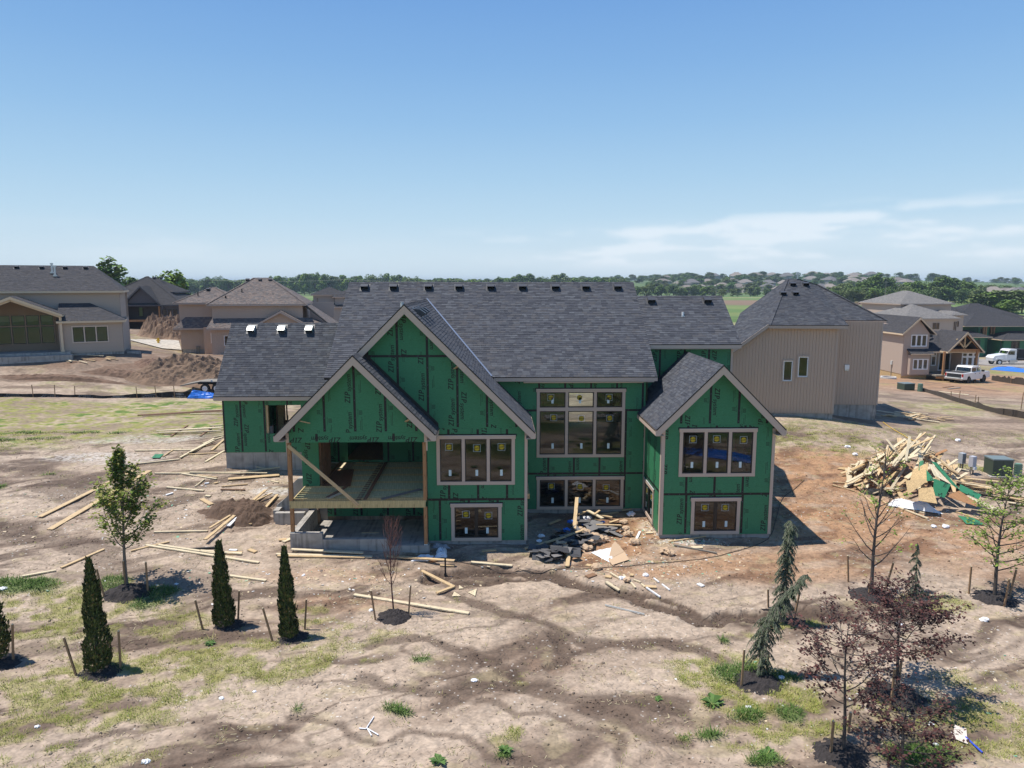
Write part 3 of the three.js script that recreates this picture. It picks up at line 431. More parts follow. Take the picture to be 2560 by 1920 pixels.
// ---- windows
const pellaTex = canvasTex(64, 64, (g) => { g.fillStyle = '#f4d80c'; g.fillRect(0, 0, 64, 64); g.strokeStyle = '#0c0c0c'; g.lineWidth = 3; g.beginPath(); g.arc(32, 32, 29, 0, 7); g.stroke(); g.save(); g.translate(32, 40); g.rotate(-.16); g.fillStyle = '#111'; g.font = 'italic bold 22px serif'; g.textAlign = 'center'; g.fillText('Pella', 0, 0); g.restore(); });
const stickerMat = std(.5, .49, .46, .55, { map: pellaTex });
function windowUnit(parent, O, U, r, o) {
  const Nn = [-U[2], 0, U[0]], W = [0, 1, 0], g = group('window', parent), mk = o.make || (() => new B()), tw = o.trim ?? .14, mt = o.trimMat || M.trim, sash = o.sash || M.sash, fw = o.frame ?? .045;
  const P = (nm, mat, q, d0, d1) => { const b = mk(); plate(b, O, U, W, Nn, rect(q), d0, d1); return b.build(nm, mat, g); };
  const [u0, v0, u1, v1] = r;
  if (tw) { P('head_trim', mt, [u0 - (o.ear ?? .03), v1 - tw, u1 + (o.ear ?? .03), v1], .0, .05); P('sill_trim', mt, [u0, v0, u1, v0 + tw], 0, .046); P('side_trim', mt, [u0, v0 + tw, u0 + tw, v1 - tw], 0, .042); P('side_trim', mt, [u1 - tw, v0 + tw, u1, v1 - tw], 0, .042); if (o.flash) P('head_flashing', M.galv, [u0 - .03, v1, u1 + .03, v1 + .012], 0, .056); }
  const cu = (u1 - u0 - 2 * tw), mw = o.mull ?? .13, n = o.cols, wv = (cu - mw * (n - 1)) / n, rows = o.rows || [[v0 + tw, v1 - tw]];
  rows.forEach((rv, ri) => {
    if (ri) P('mullion_trim', mt, [u0 + tw, rv[1], u1 - tw, rows[ri - 1][0]], 0, .040);
    for (let i = 0; i < n; i++) {
      const a = u0 + tw + i * (wv + mw), b2 = a + wv;
      if (i < n - 1) P('mullion_trim', o.darkMull ? sash : mt, [b2, rv[0], b2 + mw, rv[1]], 0, o.darkMull ? .02 : .038);
      const s = mk(); for (const q of [[a, rv[0], b2, rv[0] + fw], [a, rv[1] - fw, b2, rv[1]], [a, rv[0] + fw, a + fw, rv[1] - fw], [b2 - fw, rv[0] + fw, b2, rv[1] - fw]]) plate(s, O, U, W, Nn, rect(q), -.06, .012); s.build('sash', sash, g);
      const gl = mk(); gl.poly(rect([a + fw, rv[0] + fw, b2 - fw, rv[1] - fw]).map((p) => [O[0] + U[0] * p[0] - Nn[0] * .012, O[1] + p[1], O[2] + U[2] * p[0] - Nn[2] * .012])); gl.build('glass', o.glass || M.glass, g);
      if (o.stick) {
        const cx = (a + b2) / 2 + (hash01(a, rv[0]) - .5) * .2, cy = rv[1] - fw - (rv[1] - rv[0] > 1 ? .24 + .12 * hash01(a * 3, rv[1]) : .22), rr = Math.min(.125, (rv[1] - rv[0]) * .18), d = mk(), pts = [], uv = [];
        for (let k = 0; k < 20; k++) { const t = k / 20 * 6.2832; pts.push([O[0] + U[0] * (cx + Math.cos(t) * rr) - Nn[0] * .006, O[1] + cy + Math.sin(t) * rr, O[2] + U[2] * (cx + Math.cos(t) * rr) - Nn[2] * .006]); uv.push([.5 + Math.cos(t) * .5, .5 + Math.sin(t) * .5]); }
        d.poly(pts, uv); d.build('sticker', stickerMat, g);
        const e = mk(), q = rr * 1.22, tk = .009; for (const k of [[-q, -q, q, -q + tk], [-q, q - tk, q, q], [-q, -q + tk, -q + tk, q - tk], [q - tk, -q + tk, q, q - tk]]) plate(e, O, U, W, Nn, rect([cx + k[0], cy + k[1], cx + k[2], cy + k[3]]), -.0095, -.007); e.build('sticker_border', M.slip, g);
        const sx = (a + b2) / 2 + (hash01(rv[1], a) - .5) * .1, sy = rv[0] + (rv[1] - rv[0]) * (ri === 0 && rows.length > 1 ? .26 : .13) , hh = Math.min(.13, (rv[1] - rv[0]) * .18); P('label_slip', M.slip, [sx - .055, sy, sx + .055, sy + 2 * hh], -.0095, -.006);
      }
    }
  });
  return g;
}
windowUnit(house, [0, 0, -28.988], X1, W_g2u, { cols: 3, stick: 1, make: HB, flash: 1 });
windowUnit(house, [0, 0, -28.988], X1, W_g2l, { cols: 2, stick: 1, make: HB, mull: .06, darkMull: 1, flash: 1 });
windowUnit(house, [0, 0, -32.788], X1, W_mu, { cols: 3, stick: 1, make: HB, rows: [[5.04, 5.77], [2.78, 4.87]], flash: 1 });
windowUnit(house, [0, 0, -32.788], X1, W_ml, { cols: 3, stick: 1, make: HB, flash: 1 });
windowUnit(house, [0, 0, -29.288], X1, W_bu, { cols: 3, stick: 1, make: HB, flash: 1 });
windowUnit(house, [0, 0, -29.288], X1, W_bl, { cols: 2, stick: 1, make: HB, mull: .06, darkMull: 1, flash: 1 });
windowUnit(house, [7.018, 0, -32.8], ZB, W_bs, { cols: 2, stick: 1, make: HB, mull: .06, darkMull: 1, flash: 1 });

// ---- roofs
const ROOFC = [[.072, .077, .092], [.055, .059, .074], [.091, .097, .112], [.047, .051, .065], [.081, .081, .09], [.066, .07, .085]];
const ROOFB = [[.17, .135, .12], [.20, .165, .15], [.13, .11, .105], [.15, .135, .13], [.22, .17, .145]];
const ROOFD = [[.045, .044, .05], [.038, .037, .042], [.055, .052, .056], [.05, .046, .047]];
const shR = rng(77);
function shingleTabs(b, pts, pal, opt = {}) { // courses of tabs on a planar convex polygon; a loose list of single tabs may be taken out
  const P = pts.map((p) => V(...p)), n = new THREE.Vector3(); let best = 0;
  for (let i = 1; i < P.length - 1; i++) { const c = P[i].clone().sub(P[0]).cross(P[i + 1].clone().sub(P[0])); if (c.length() > best) { best = c.length(); n.copy(c).normalize(); } }
  if (n.y < 0) n.negate();
  const v = V(0, 1, 0).addScaledVector(n, -n.y).normalize(), u = v.clone().cross(n).normalize(), O = P[0];
  let q = P.map((p) => { const d = p.clone().sub(O); return [d.dot(u), d.dot(v)]; }); if (area(q) < 0) q.reverse();
  const us = q.map((p) => p[0]), vs = q.map((p) => p[1]), u0 = Math.min(...us), u1 = Math.max(...us), v0 = Math.min(...vs), v1 = Math.max(...vs), ex = opt.exp ?? .143;
  const at = (p, h) => [O.x + u.x * p[0] + v.x * p[1] + n.x * h, O.y + u.y * p[0] + v.y * p[1] + n.y * h, O.z + u.z * p[0] + v.z * p[1] + n.z * h];
  const one = (bb, r, th) => {
    const pc = clip(rect(r), q); if (!pc.length) return false;
    const hh = (p) => th * (1 - (p[1] - r[1]) / (r[3] - r[1])) + .002;
    bb.poly(pc.map((p) => at(p, hh(p))), pc); for (let i = 0; i < pc.length; i++) { const a = pc[i], c = pc[(i + 1) % pc.length]; if (Math.abs(a[1] - r[1]) < 1e-4 && Math.abs(c[1] - r[1]) < 1e-4) bb.poly([at(a, 0), at(c, 0), at(c, hh(c)), at(a, hh(a))], [a, c, c, a]); }
    return true;
  };
  for (let k = 0, y = v0; y < v1; k++, y += ex) {
    let x = u0 - shR() * .4;
    while (x < u1) {
      const w = .16 + shR() * .22, c = pal[Math.floor(shR() * pal.length)], s = .92 + shR() * .16, th = shR() < .5 ? .016 : .009, r = [x, y, x + w - .004, y + ex + .004]; x += w;
      const col = shade(c, s);
      if (opt.single && opt.single.left > 0 && shR() < (opt.single.p ?? 1)) { const bb = HB(); bb.col = col; if (one(bb, r, th)) { bb.build('shingle', shingleMat, opt.single.parent); opt.single.left--; } } else { b.col = col; one(b, r, th); }
    }
  }
}
const shingleMat = vmat(.93, { map: grainTex });
function roofPlane(b, deck, pts, pal, opt) {
  shingleTabs(b, pts, pal, opt);
  const P = pts.map((p) => V(...p)), n = new THREE.Vector3(); let best = 0; for (let i = 1; i < P.length - 1; i++) { const c = P[i].clone().sub(P[0]).cross(P[i + 1].clone().sub(P[0])); if (c.length() > best) { best = c.length(); n.copy(c).normalize(); } } if (n.y < 0) n.negate();
  const lo = pts.map((p) => [p[0] - n.x * (opt?.t ?? .12), p[1] - n.y * (opt?.t ?? .12), p[2] - n.z * (opt?.t ?? .12)]);
  deck.poly(pts.map((p) => [p[0] - n.x * .003, p[1] - n.y * .003, p[2] - n.z * .003])); deck.poly(lo); for (let i = 0; i < pts.length; i++) { const j = (i + 1) % pts.length; deck.poly([pts[i], pts[j], lo[j], lo[i]].map((p) => [...p])); }
}
function capRow(b, A, Bq, n1, n2, pal) { // folded cap shingles along a ridge or hip
  const a = V(...A), d = V(...Bq).sub(a), L = d.length(); d.normalize(); const N1 = V(...n1).normalize(), N2 = V(...n2).normalize();
  for (let s = 0; s < L; s += .14) {
    b.col = shade(pal[Math.floor(shR() * pal.length)], .8 + shR() * .25); const p = a.clone().addScaledVector(d, s), q = a.clone().addScaledVector(d, Math.min(L, s + .15));
    for (const N of [N1, N2]) { const up = .022, Q = [[p, up], [q, up - .008]].map(([k, h]) => [k.x, k.y + h, k.z]), R = [[q, up - .012], [p, up - .004]].map(([k, h]) => [k.x + N.x * .14, k.y + N.y * .14 + h, k.z + N.z * .14]); b.poly([...Q, ...R]); }
  }
}
const roof = group('roof', house);
{
  const sb = HB(), dk = HB(), E = 6.545, ry = 10.86, rz = -38.65, sl = .68, my = (D) => E + sl * (D - 32.3), gy = 9.985, gx = -3.66, gd = 37.36;
  const pl = (pts, o) => roofPlane(sb, dk, pts, ROOFC, o);
  const single = { left: 296, parent: roof };
  pl([[-7.87, E, -32.3], [-7.1, E, -32.3], [gx, gy, -gd], [gx, ry, rz], [-7.87, ry, rz]]);
  pl([[-.22, E, -32.3], [7.45, E, -32.3], [7.45, ry, rz], [gx, ry, rz], [gx, gy, -gd]]);
  pl([[7.45, my(34.25), -34.25], [11.96, my(34.25), -34.25], [11.96, my(37.6), -37.6], [7.45, my(37.6), -37.6]]);
  pl([[-7.87, ry, rz], [7.45, ry, rz], [7.45, 6.6, -45], [-7.87, 6.6, -45]]);
  pl([[7.45, my(37.6), -37.6], [11.96, my(37.6), -37.6], [11.96, 6.2, -45], [7.45, 6.2, -45]]);
  for (const s of [1, -1]) { // gable over the porch side
    const q = (k, z) => [gx + s * k, gy - k, z];
    pl([q(0, -28.5), q(5.25, -28.5), q(5.25, -32.8), q(0, -32.8)]); pl([q(0, -32.8), q(3.1, -32.8), q(0, -gd)]);
    const p = (k, z) => [-5.565 + s * k, 8.05 - k, z]; pl([p(0, -27.5), p(3.16, -27.5), p(3.16, -29.02), p(0, -29.02)]);
    const r = (k, z) => [9.37 + s * k, 7.48 - k, z], o = s < 0 ? { single } : {};
    pl([r(0, -28.8), r(2.34, -28.8), r(2.34, -34.76), r(0, -34.76)], {}); pl([r(2.34, -28.8), r(2.72, -28.8), r(2.72, s < 0 ? -32.75 : -34.76), r(2.34, s < 0 ? -32.75 : -34.76)], {});
    void o;
  }
  { // the left slope of the bay: its front strip is made of single shingles
    single.left = 296; const sbt = HB(); const r = (k, z) => [9.37 - k, 7.488 - k, z]; shingleTabs(sbt, [r(.05, -28.8), r(2.72, -28.8), r(2.72, -31.6), r(.05, -31.6)], ROOFC, { single }); if (sbt.p.length) sbt.build('shingle_field', shingleMat, roof).userData.kind = 'stuff';
  }
  pl([[-14.53, 5.055, -36.3], [-7.5, 5.055, -36.3], [-7.5, 8.64, -39.4], [-14.53, 8.64, -39.4]]);
  pl([[-14.53, 8.64, -39.4], [-7.5, 8.64, -39.4], [-7.5, 5.0, -44.5], [-14.53, 5.0, -44.5]]);
  capRow(sb, [-7.87, ry, rz], [7.45, ry, rz], [0, -.5, .8], [0, -.5, -.8], ROOFC); capRow(sb, [7.45, my(37.6), -37.6], [11.96, my(37.6), -37.6], [0, -.5, .8], [0, -.5, -.8], ROOFC); capRow(sb, [-14.53, 8.64, -39.4], [-7.5, 8.64, -39.4], [0, -.7, .7], [0, -.7, -.7], ROOFC);
  capRow(sb, [gx, gy, -28.5], [gx, gy, -gd], [1, -1, 0], [-1, -1, 0], ROOFC); capRow(sb, [-5.565, 8.05, -27.5], [-5.565, 8.05, -29], [1, -1, 0], [-1, -1, 0], ROOFC); capRow(sb, [9.37, 7.48, -28.8], [9.37, 7.48, -34.75], [1, -1, 0], [-1, -1, 0], ROOFC);
  kind(sb.build('shingle_field', shingleMat, roof), 'stuff'); dk.build('roof_deck', M.deckRoof, roof);
  const vf = HB(); vf.beam([-.2, 6.6, -32.32], [gx + .06, gy + .04, -gd], .09, .012); vf.build('valley_flashing', M.metal, roof);
  const st = HB(); plate(st, [0, 0, -28.985], X1, [0, 1, 0], [0, 0, 1], [[-5.565, 7.95], [-2.4, 4.79], [-2.4, 5.07], [-5.565, 8.23]], 0, .01); st.build('step_flashing', M.dark, roof);
  // gable end infill on the right over the lower roof, rear attic walls
  const gb = HB(); gb.poly([[7.15, my(33), -33], [7.15, my(38.4) - .2, -38.4], [7.15, 6.7, -44.5], [7.15, 5, -44.5], [7.15, 5, -33]]); gb.poly([[-7.65, 6.3, -32.9], [-7.65, 10.6, -38.6], [-7.65, 6.4, -44.6]]); gb.poly([[-14.27, 4.86, -36.8], [-14.27, 8.4, -39.4], [-14.27, 4.86, -44]]); gb.poly([[11.72, 7.7, -34.75], [11.72, 9.9, -37.6], [11.72, 6.1, -44.5]]); gb.build('gable_infill', zipMat, house);
  // fascia, rake boards, soffits and black drip edge
  const fb = (x0, x1, y, z, nm = 'fascia_board') => { const b = HB(); b.box(x0, x1, y - .2, y - .01, z, z + .028); b.build(nm, M.trim, house); const d = HB(); d.box(x0 - .01, x1 + .01, y - .03, y + .008, z + .028, z + .034); d.build('drip_edge', M.dark, house); };
  fb(-.1, 7.45, E, -32.3); fb(7.47, 11.96, my(34.25), -34.25); fb(-14.53, -7.5, 5.055, -36.3);
  { const b = HB(); b.box(1.28, 7.3, 6.3, 6.33, -32.8, -32.28); b.box(1.28, 6.9, 6.2, 6.3, -32.785, -32.76); b.build('soffit', M.trimLight, house); const c = HB(); c.box(7.47, 11.9, 7.64, 7.66, -34.75, -34.24); c.build('soffit', M.trimLight, house); const d = HB(); d.box(-14.5, -7.6, 4.83, 4.85, -36.8, -36.29); d.build('soffit', M.trimLight, house); }
  const rakes = (ax, ay, hw, z, zw, rt) => {
    for (const s of [-1, 1]) {
      const tx = ax + s * hw, ty = ay - hw, b = HB(), o = [0, 0, z], q = [[ax, ay - .02], [tx, ty - .02], [tx, ty - .24], [tx - s * .14, ty - .24], [ax, ay - .38]], qq = s > 0 ? q.slice().reverse() : q; plate(b, o, X1, [0, 1, 0], [0, 0, 1], qq, 0, .03); b.build('rake_board', M.trim, house);
      const d = HB(); d.beam([ax, ay - .01, z + .032], [tx + s * .01, ty - .012, z + .032], .006, .045); d.build('drip_edge', M.dark, house);
      const so = HB(); so.poly([[ax, ay - .21, z], [tx, ty - .21, z], [tx, ty - .21, zw], [ax, ay - .21, zw]]); so.build('soffit', M.soffit, house);
      if (rt) { const e = HB(); e.box(tx + (s > 0 ? 0 : -.028), tx + (s > 0 ? .028 : 0), ty - .22, ty - .02, rt, z + .03); e.build('fascia_board', M.trim, house); const g2 = HB(); g2.box(Math.min(tx, tx - s * .36), Math.max(tx, tx - s * .36), ty - .25, ty - .23, rt, z); g2.build('soffit', M.trimLight, house); const dd = HB(); dd.box(tx + (s > 0 ? .028 : -.034), tx + (s > 0 ? .034 : -.028), ty - .04, ty, rt, z + .03); dd.build('drip_edge', M.dark, house); }
    }
  };
  rakes(gx, gy, 5.25, -28.5, -29, -32.8); rakes(-5.565, 8.05, 3.16, -27.5, -28, -28.98); rakes(9.37, 7.48, 2.72, -28.8, -29.3, -32.7);
  // boxed eave ends and corner boards
  for (const [x0, x1, y0, y1, z0, z1] of [[1.18, 1.3, -.02, 4.7, -28.985, -28.95], [7.02, 7.15, .06, 4.68, -29.285, -29.25], [11.73, 11.86, .06, 4.72, -29.285, -29.25], [6.995, 7.018, .06, 4.6, -29.43, -29.25], [6.99, 7.018, .06, 4.6, -32.79, -32.66], [11.62, 11.73, 4.5, 7.6, -34.735, -34.7], [-8.42, -8.3, 4.1, 4.9, -27.985, -27.95], [-2.9, -2.77, 4.15, 4.9, -27.985, -27.95], [-14.285, -14.2, 1.99, 4.84, -36.785, -36.775]]) { const b = HB(); b.box(x0, x1, y0, y1, z0, z1); b.build('corner_board', x0 < -14 ? M.dark : M.trim, house); }
  for (const [x, y, dx] of [[-7.45, 5.3, -.25], [-3.62, 5.35, .22], [-1.72, 7.35, .22]]) { const z = x > -2 ? -28.98 : -27.98, b = HB(); b.beam([x, y, z + .02], [x + (dx > 0 ? .2 : -.25), y + .16, z + .42], .09, .04); b.build('lookout_block', M.pine, house); }
}
// ---- roof vents
const ventDark = std(.06, .06, .065, .45);
function roofVent(parent, x, y, z, ang, ry, top, mk = HB) { // ang: roof slope; the mouth looks down the slope
  const g = group('roof_vent', parent), m0 = mk().m || new THREE.Matrix4(), mm = m0.clone().multiply(new THREE.Matrix4().makeTranslation(x, y, z)).multiply(new THREE.Matrix4().makeRotationY(ry)).multiply(new THREE.Matrix4().makeRotationX(ang));
  const h = new B(); h.m = mm; const w = .19; // local: y is the roof normal, z points down the slope
  h.poly([[-w, .25, .22], [w, .25, .22], [w, .2, -.08], [-w, .2, -.08]]); h.poly([[-w, .2, -.08], [w, .2, -.08], [w, .02, -.28], [-w, .02, -.28]]);
  for (const s of [-1, 1]) h.poly([[s * w, 0, .18], [s * w, .25, .22], [s * w, .2, -.08], [s * w, .02, -.28]]); h.poly([[-w, .22, .225], [w, .22, .225], [w, .25, .22], [-w, .25, .22]]); h.build('vent_hood', top, g);
  const o = new B(); o.m = mm; o.poly([[-w, 0, -.12], [w, 0, -.12], [w, .19, -.07], [-w, .19, -.07]]); o.build('vent_throat', top, g);
  const f = new B(); f.m = mm; f.box(-.26, .26, .012, .02, -.34, .3); f.build('vent_flange', ventDark, g); return g;
}

for (const x of [-6.956, -5.424, -3.578, -1.955, -.264, 1.408, 3.165, 4.791, 6.496]) roofVent(roof, x, 6.545 + .68 * 5.92, -38.22, Math.atan(.68), 0, ventDark);
for (const x of [8.101, 11.051]) roofVent(roof, x, 6.545 + .68 * 4.9, -37.2, Math.atan(.68), 0, ventDark);
for (const x of [-13.336, -11.689, -10.205]) roofVent(roof, x, 8.30, -39.1, Math.atan(3.585 / 3.1), 0, M.galv);
for (const z of [-29.7, -30.7, -31.7]) roofVent(roof, -3.66 + .42, 9.985 - .42, z, Math.PI / 4, Math.PI / 2, ventDark);
{ const p = HB(); p.tube([9.55, 9.05, -36.2], [9.55, 9.36, -36.2], .06, .06, 10); p.disc([9.55, 9.36, -36.2], .06, 10); p.tube([9.55, 9.13, -36.2], [9.55, 9.2, -36.2], .14, .07, 10); p.build('plumbing_vent', M.white, roof); const q = HB(); q.tube([-4.4, 9.55, -33.6], [-4.4, 9.95, -33.6], .08, .08, 10); q.disc([-4.4, 9.95, -33.6], .1, 10); q.build('plumbing_vent', M.galv, roof); }

// ---- the porch deck
{
  const mk = (nm, mat, fn) => { const b = HB(); fn(b); return b.build(nm, mat, house); };
  mk('deck_beam', M.treated, (b) => b.box(-8.38, -2.89, 1.79, 2.09, -27.99, -27.93)); mk('deck_beam', M.treated, (b) => b.box(-8.3, -2.92, 1.8, 2.07, -34.2, -34.16));
  mk('deck_beam', M.treated, (b) => b.box(-8.34, -8.3, 1.8, 2.085, -34.16, -27.99)); mk('center_beam', M.brown, (b) => b.box(-5.76, -5.58, 1.75, 2.06, -34.16, -27.99));
  for (let i = 0; i < 20; i++) { const z = -28.3 - i * .305; mk('joist', i % 3 ? M.treatedGreen : M.treated, (b) => b.box(-8.3, -5.6, 1.8, 2.075, z - .038, z)); mk('joist', i % 4 ? M.treatedGreen : M.treated, (b) => b.box(-5.74, -2.93, 1.8, 2.077, z - .095, z - .057)); }
  mk('loose_board', M.brown, (b) => b.beam([-5.36, 2.1, -28.1], [-5.42, 2.1, -34.1], .14, .038)); mk('loose_board', M.brown, (b) => b.beam([-6.96, 2.1, -28.36], [-6.5, 2.1, -30], .14, .038)); mk('loose_board', M.greywood, (b) => b.beam([-4.68, 2.1, -28.1], [-3.23, 2.1, -29.5], .2, .03)); mk('loose_board', M.pale, (b) => b.beam([-6.9, 2.1, -28.25], [-6.4, 2.12, -29.1], .2, .012));
  mk('loose_panel', M.brown, (b) => { b.poly([[-7.6, 2.095, -30.1], [-6.33, 2.095, -30], [-6.75, 2.1, -32.9], [-7.6, 2.1, -32.7]]); }); mk('loose_panel', M.pale, (b) => b.poly([[-7.55, 2.1, -33.1], [-6.9, 2.1, -33], [-7.0, 2.1, -34.1], [-7.6, 2.1, -34.1]]));
  mk('post', M.cedar, (b) => b.box(-8.39, -8.24, 2.085, 4.5, -28.08, -27.94)); mk('post', M.cedar, (b) => b.box(-8.38, -8.24, .75, 1.8, -28.08, -27.94)); mk('post', M.cedar, (b) => b.box(-2.97, -2.83, 2.085, 4.5, -28.08, -27.94)); mk('post', M.cedar, (b) => b.box(-2.97, -2.83, .19, 1.8, -28.08, -27.94));
  mk('brace_board', M.pine, (b) => b.beam([-8.33, 4.4, -27.9], [-5.6, 1.92, -27.9], .038, .14)); mk('post_base', M.galv, (b) => { b.box(-8.4, -8.22, .75, .79, -28.09, -27.93); b.box(-2.98, -2.82, .19, .23, -28.09, -27.93); });
  mk('patio_board', M.pale, (b) => { b.beam([-5.95, -.08, -30.2], [-5.2, -.08, -30.2], .08, .03); });
}
console.log('house');
// ---------------------------------------------------------------- neighbouring houses
function sideWall(g, nm, O, U, poly, holes, style, mat, sp) {
  const Nn = [-U[2], 0, U[0]], W = [0, 1, 0], b = new B(); if (area(poly) < 0) poly = poly.slice().reverse();
  const us = poly.map((p) => p[0]), vs = poly.map((p) => p[1]), u0 = Math.min(...us), u1 = Math.max(...us), v0 = Math.min(...vs), v1 = Math.max(...vs), r0 = rng(Math.round(Math.abs(O[0] * 91 + O[2] * 17 + u0 * 7)) + 3);
  for (const c of cells([u0, v0, u1, v1], holes)) { const q = clip(rect(c), poly); if (q.length) plate(b, O, U, W, Nn, q, -.02, 0); }
  const n = style === 'lap' ? Math.ceil((v1 - v0) / sp) : Math.ceil((u1 - u0) / sp);
  for (let i = 0; i < n && style !== 'plain'; i++) {
    const r = style === 'lap' ? [u0, v0 + i * sp, u1, v0 + (i + 1) * sp + .004] : [u0 + i * sp + .013, v0, u0 + (i + 1) * sp - .013, v1], k = .985 + r0() * .02; b.col = [k, k, k];
    for (const c of cells(r, holes)) { const q = clip(rect(c), poly); if (!q.length) continue; if (style === 'lap') { const P = (p, d) => [O[0] + U[0] * p[0] + Nn[0] * d, O[1] + p[1], O[2] + U[2] * p[0] + Nn[2] * d], h = (p) => .004 + .022 * (1 - (p[1] - r[1]) / sp); b.poly(q.map((p) => P(p, h(p))), q); b.poly([P([c[0], c[1]], 0), P([c[2], c[1]], 0), P([c[2], c[1]], h([0, c[1]])), P([c[0], c[1]], h([0, c[1]]))]); } else plate(b, O, U, W, Nn, q, 0, .018); }
  }
  b.col = [1, 1, 1]; return b.build(nm, mat, g);
}
class Roofs {
  constructor(g, pal, o = {}) { this.g = group('roof', g); this.s = new B(); this.d = new B(); this.pal = pal; this.o = o; this.house = g; }
  plane(...pts) { if (this.o.flat) { const old = this.s.col, P = pts.map((p) => V(...p)), n = P[1].clone().sub(P[0]).cross(P[2].clone().sub(P[0])).normalize(); this.s.col = this.pal[0]; this.s.poly(pts.map((p) => [p[0] + n.x * Math.sign(n.y) * .006, p[1] + Math.abs(n.y) * .006, p[2] + n.z * Math.sign(n.y) * .006])); this.s.col = old; } else shingleTabs(this.s, pts, this.pal, this.o); const k = this.o; roofPlane(new B(), this.d, pts, this.pal, { exp: 99 }); void k; return this; }
  cap(A, Bq, n1, n2) { if (!this.o.flat) capRow(this.s, A, Bq, n1, n2, this.pal); return this; }
  // hip roof over x0..x1, z0 (back)..z1 (front); gable ends when l or r is 'g'
  hip(x0, x1, z0, z1, y, sl, l = 'h', r = 'h') {
    const d = (z1 - z0) / 2, w = (x1 - x0) / 2, zc = (z0 + z1) / 2;
    if (d <= w) { const h = y + d * sl, a = l === 'g' ? x0 : x0 + d, c = r === 'g' ? x1 : x1 - d; this.plane([x0, y, z1], [x1, y, z1], [c, h, zc], [a, h, zc]); this.plane([x1, y, z0], [x0, y, z0], [a, h, zc], [c, h, zc]); if (l !== 'g') this.plane([x0, y, z0], [x0, y, z1], [a, h, zc]); if (r !== 'g') this.plane([x1, y, z1], [x1, y, z0], [c, h, zc]); this.cap([a, h, zc], [c, h, zc], [0, -sl, 1], [0, -sl, -1]); if (r !== 'g') this.cap([c, h, zc], [x1, y, z1], [-.3, 0, 1], [1, 0, -.3]); if (l !== 'g') this.cap([a, h, zc], [x0, y, z1], [.3, 0, 1], [-1, 0, -.3]); }
    else { const h = y + w * sl, xc = (x0 + x1) / 2, a = z1 - w, c = z0 + w; this.plane([x0, y, z1], [x1, y, z1], [xc, h, a]); this.plane([x1, y, z0], [x0, y, z0], [xc, h, c]); this.plane([x0, y, z0], [x0, y, z1], [xc, h, a], [xc, h, c]); this.plane([x1, y, z1], [x1, y, z0], [xc, h, c], [xc, h, a]); }
    this.eave(x0, x1, z0, z1, y); return this;
  }
  gableZ(xc, hw, y, z0, z1, sl) { const h = y + hw * sl; this.plane([xc - hw, y, z0], [xc - hw, y, z1], [xc, h, z1], [xc, h, z0]); this.plane([xc + hw, y, z1], [xc + hw, y, z0], [xc, h, z0], [xc, h, z1]); for (const s of [-1, 1]) { const b = new B(), q = [[xc, h - .02], [xc + s * hw, y - .02], [xc + s * hw, y - .22], [xc, h - .22 - .06]]; plate(b, [0, 0, z1], X1, [0, 1, 0], [0, 0, 1], s > 0 ? q.reverse() : q, 0, .03); b.build('rake_board', this.o.trim || M.trimLight, this.g); const e = new B(); e.box(xc + s * hw - .02, xc + s * hw + .02, y - .2, y - .02, z0, z1); e.build('fascia_board', this.o.trim || M.trimLight, this.g); } return this; }
  eave(x0, x1, z0, z1, y) { const t = this.o.trim || M.trimLight, b = new B(); b.box(x0, x1, y - .2, y - .02, z1 - .03, z1); b.box(x0, x0 + .03, y - .2, y - .02, z0, z1 - .03); b.box(x1 - .03, x1, y - .2, y - .02, z0, z1 - .03); b.box(x0 + .03, x1 - .03, y - .2, y - .17, z0, z1 - .03); b.build('fascia_board', t, this.g); return this; }
  done() { kind(this.s.build('shingle_field', shingleMat, this.g), 'stuff'); this.d.build('roof_deck', M.deckRoof, this.g); return this.g; }
}
const NB = () => new B();
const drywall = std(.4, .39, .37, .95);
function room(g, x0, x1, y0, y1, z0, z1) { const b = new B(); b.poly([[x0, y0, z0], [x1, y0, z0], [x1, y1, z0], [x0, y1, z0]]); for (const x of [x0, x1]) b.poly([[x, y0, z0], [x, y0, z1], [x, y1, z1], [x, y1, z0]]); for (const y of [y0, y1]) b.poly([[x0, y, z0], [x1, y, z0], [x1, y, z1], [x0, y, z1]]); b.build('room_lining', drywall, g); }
const part = (g, nm, mat, ...boxes) => { const b = new B(); for (const q of boxes) b.box(...q); return b.build(nm, mat, g); };
const M2 = { tan: std(.5, .375, .288, .85, { vertexColors: true }), taupe: std(.44, .35, .28, .85, { vertexColors: true }), brown: std(.27, .19, .13, .9, { vertexColors: true }), dark: std(.105, .098, .105, .8, { vertexColors: true }), darkTrim: std(.09, .085, .09, .8), beige: std(.48, .38, .31, .85, { vertexColors: true }), cream: std(.66, .52, .36, .8), greySide: std(.30, .265, .24, .85, { vertexColors: true }), zipFar: std(.03, .17, .085, .7, { vertexColors: true }), vinyl: std(.82, .82, .82, .45), tanTrim: std(.47, .37, .30, .8) };
const WV = { sash: M2.vinyl, trim: .09, glass: M.glassFar, frame: .06, ear: 0 }, WB = { sash: M.sash, trim: .1, glass: M.glassFar, frame: .05, ear: 0, trimMat: M.trimLight };
const faceWin = (g, O, U, r, o) => windowUnit(g, O, U, r, o);

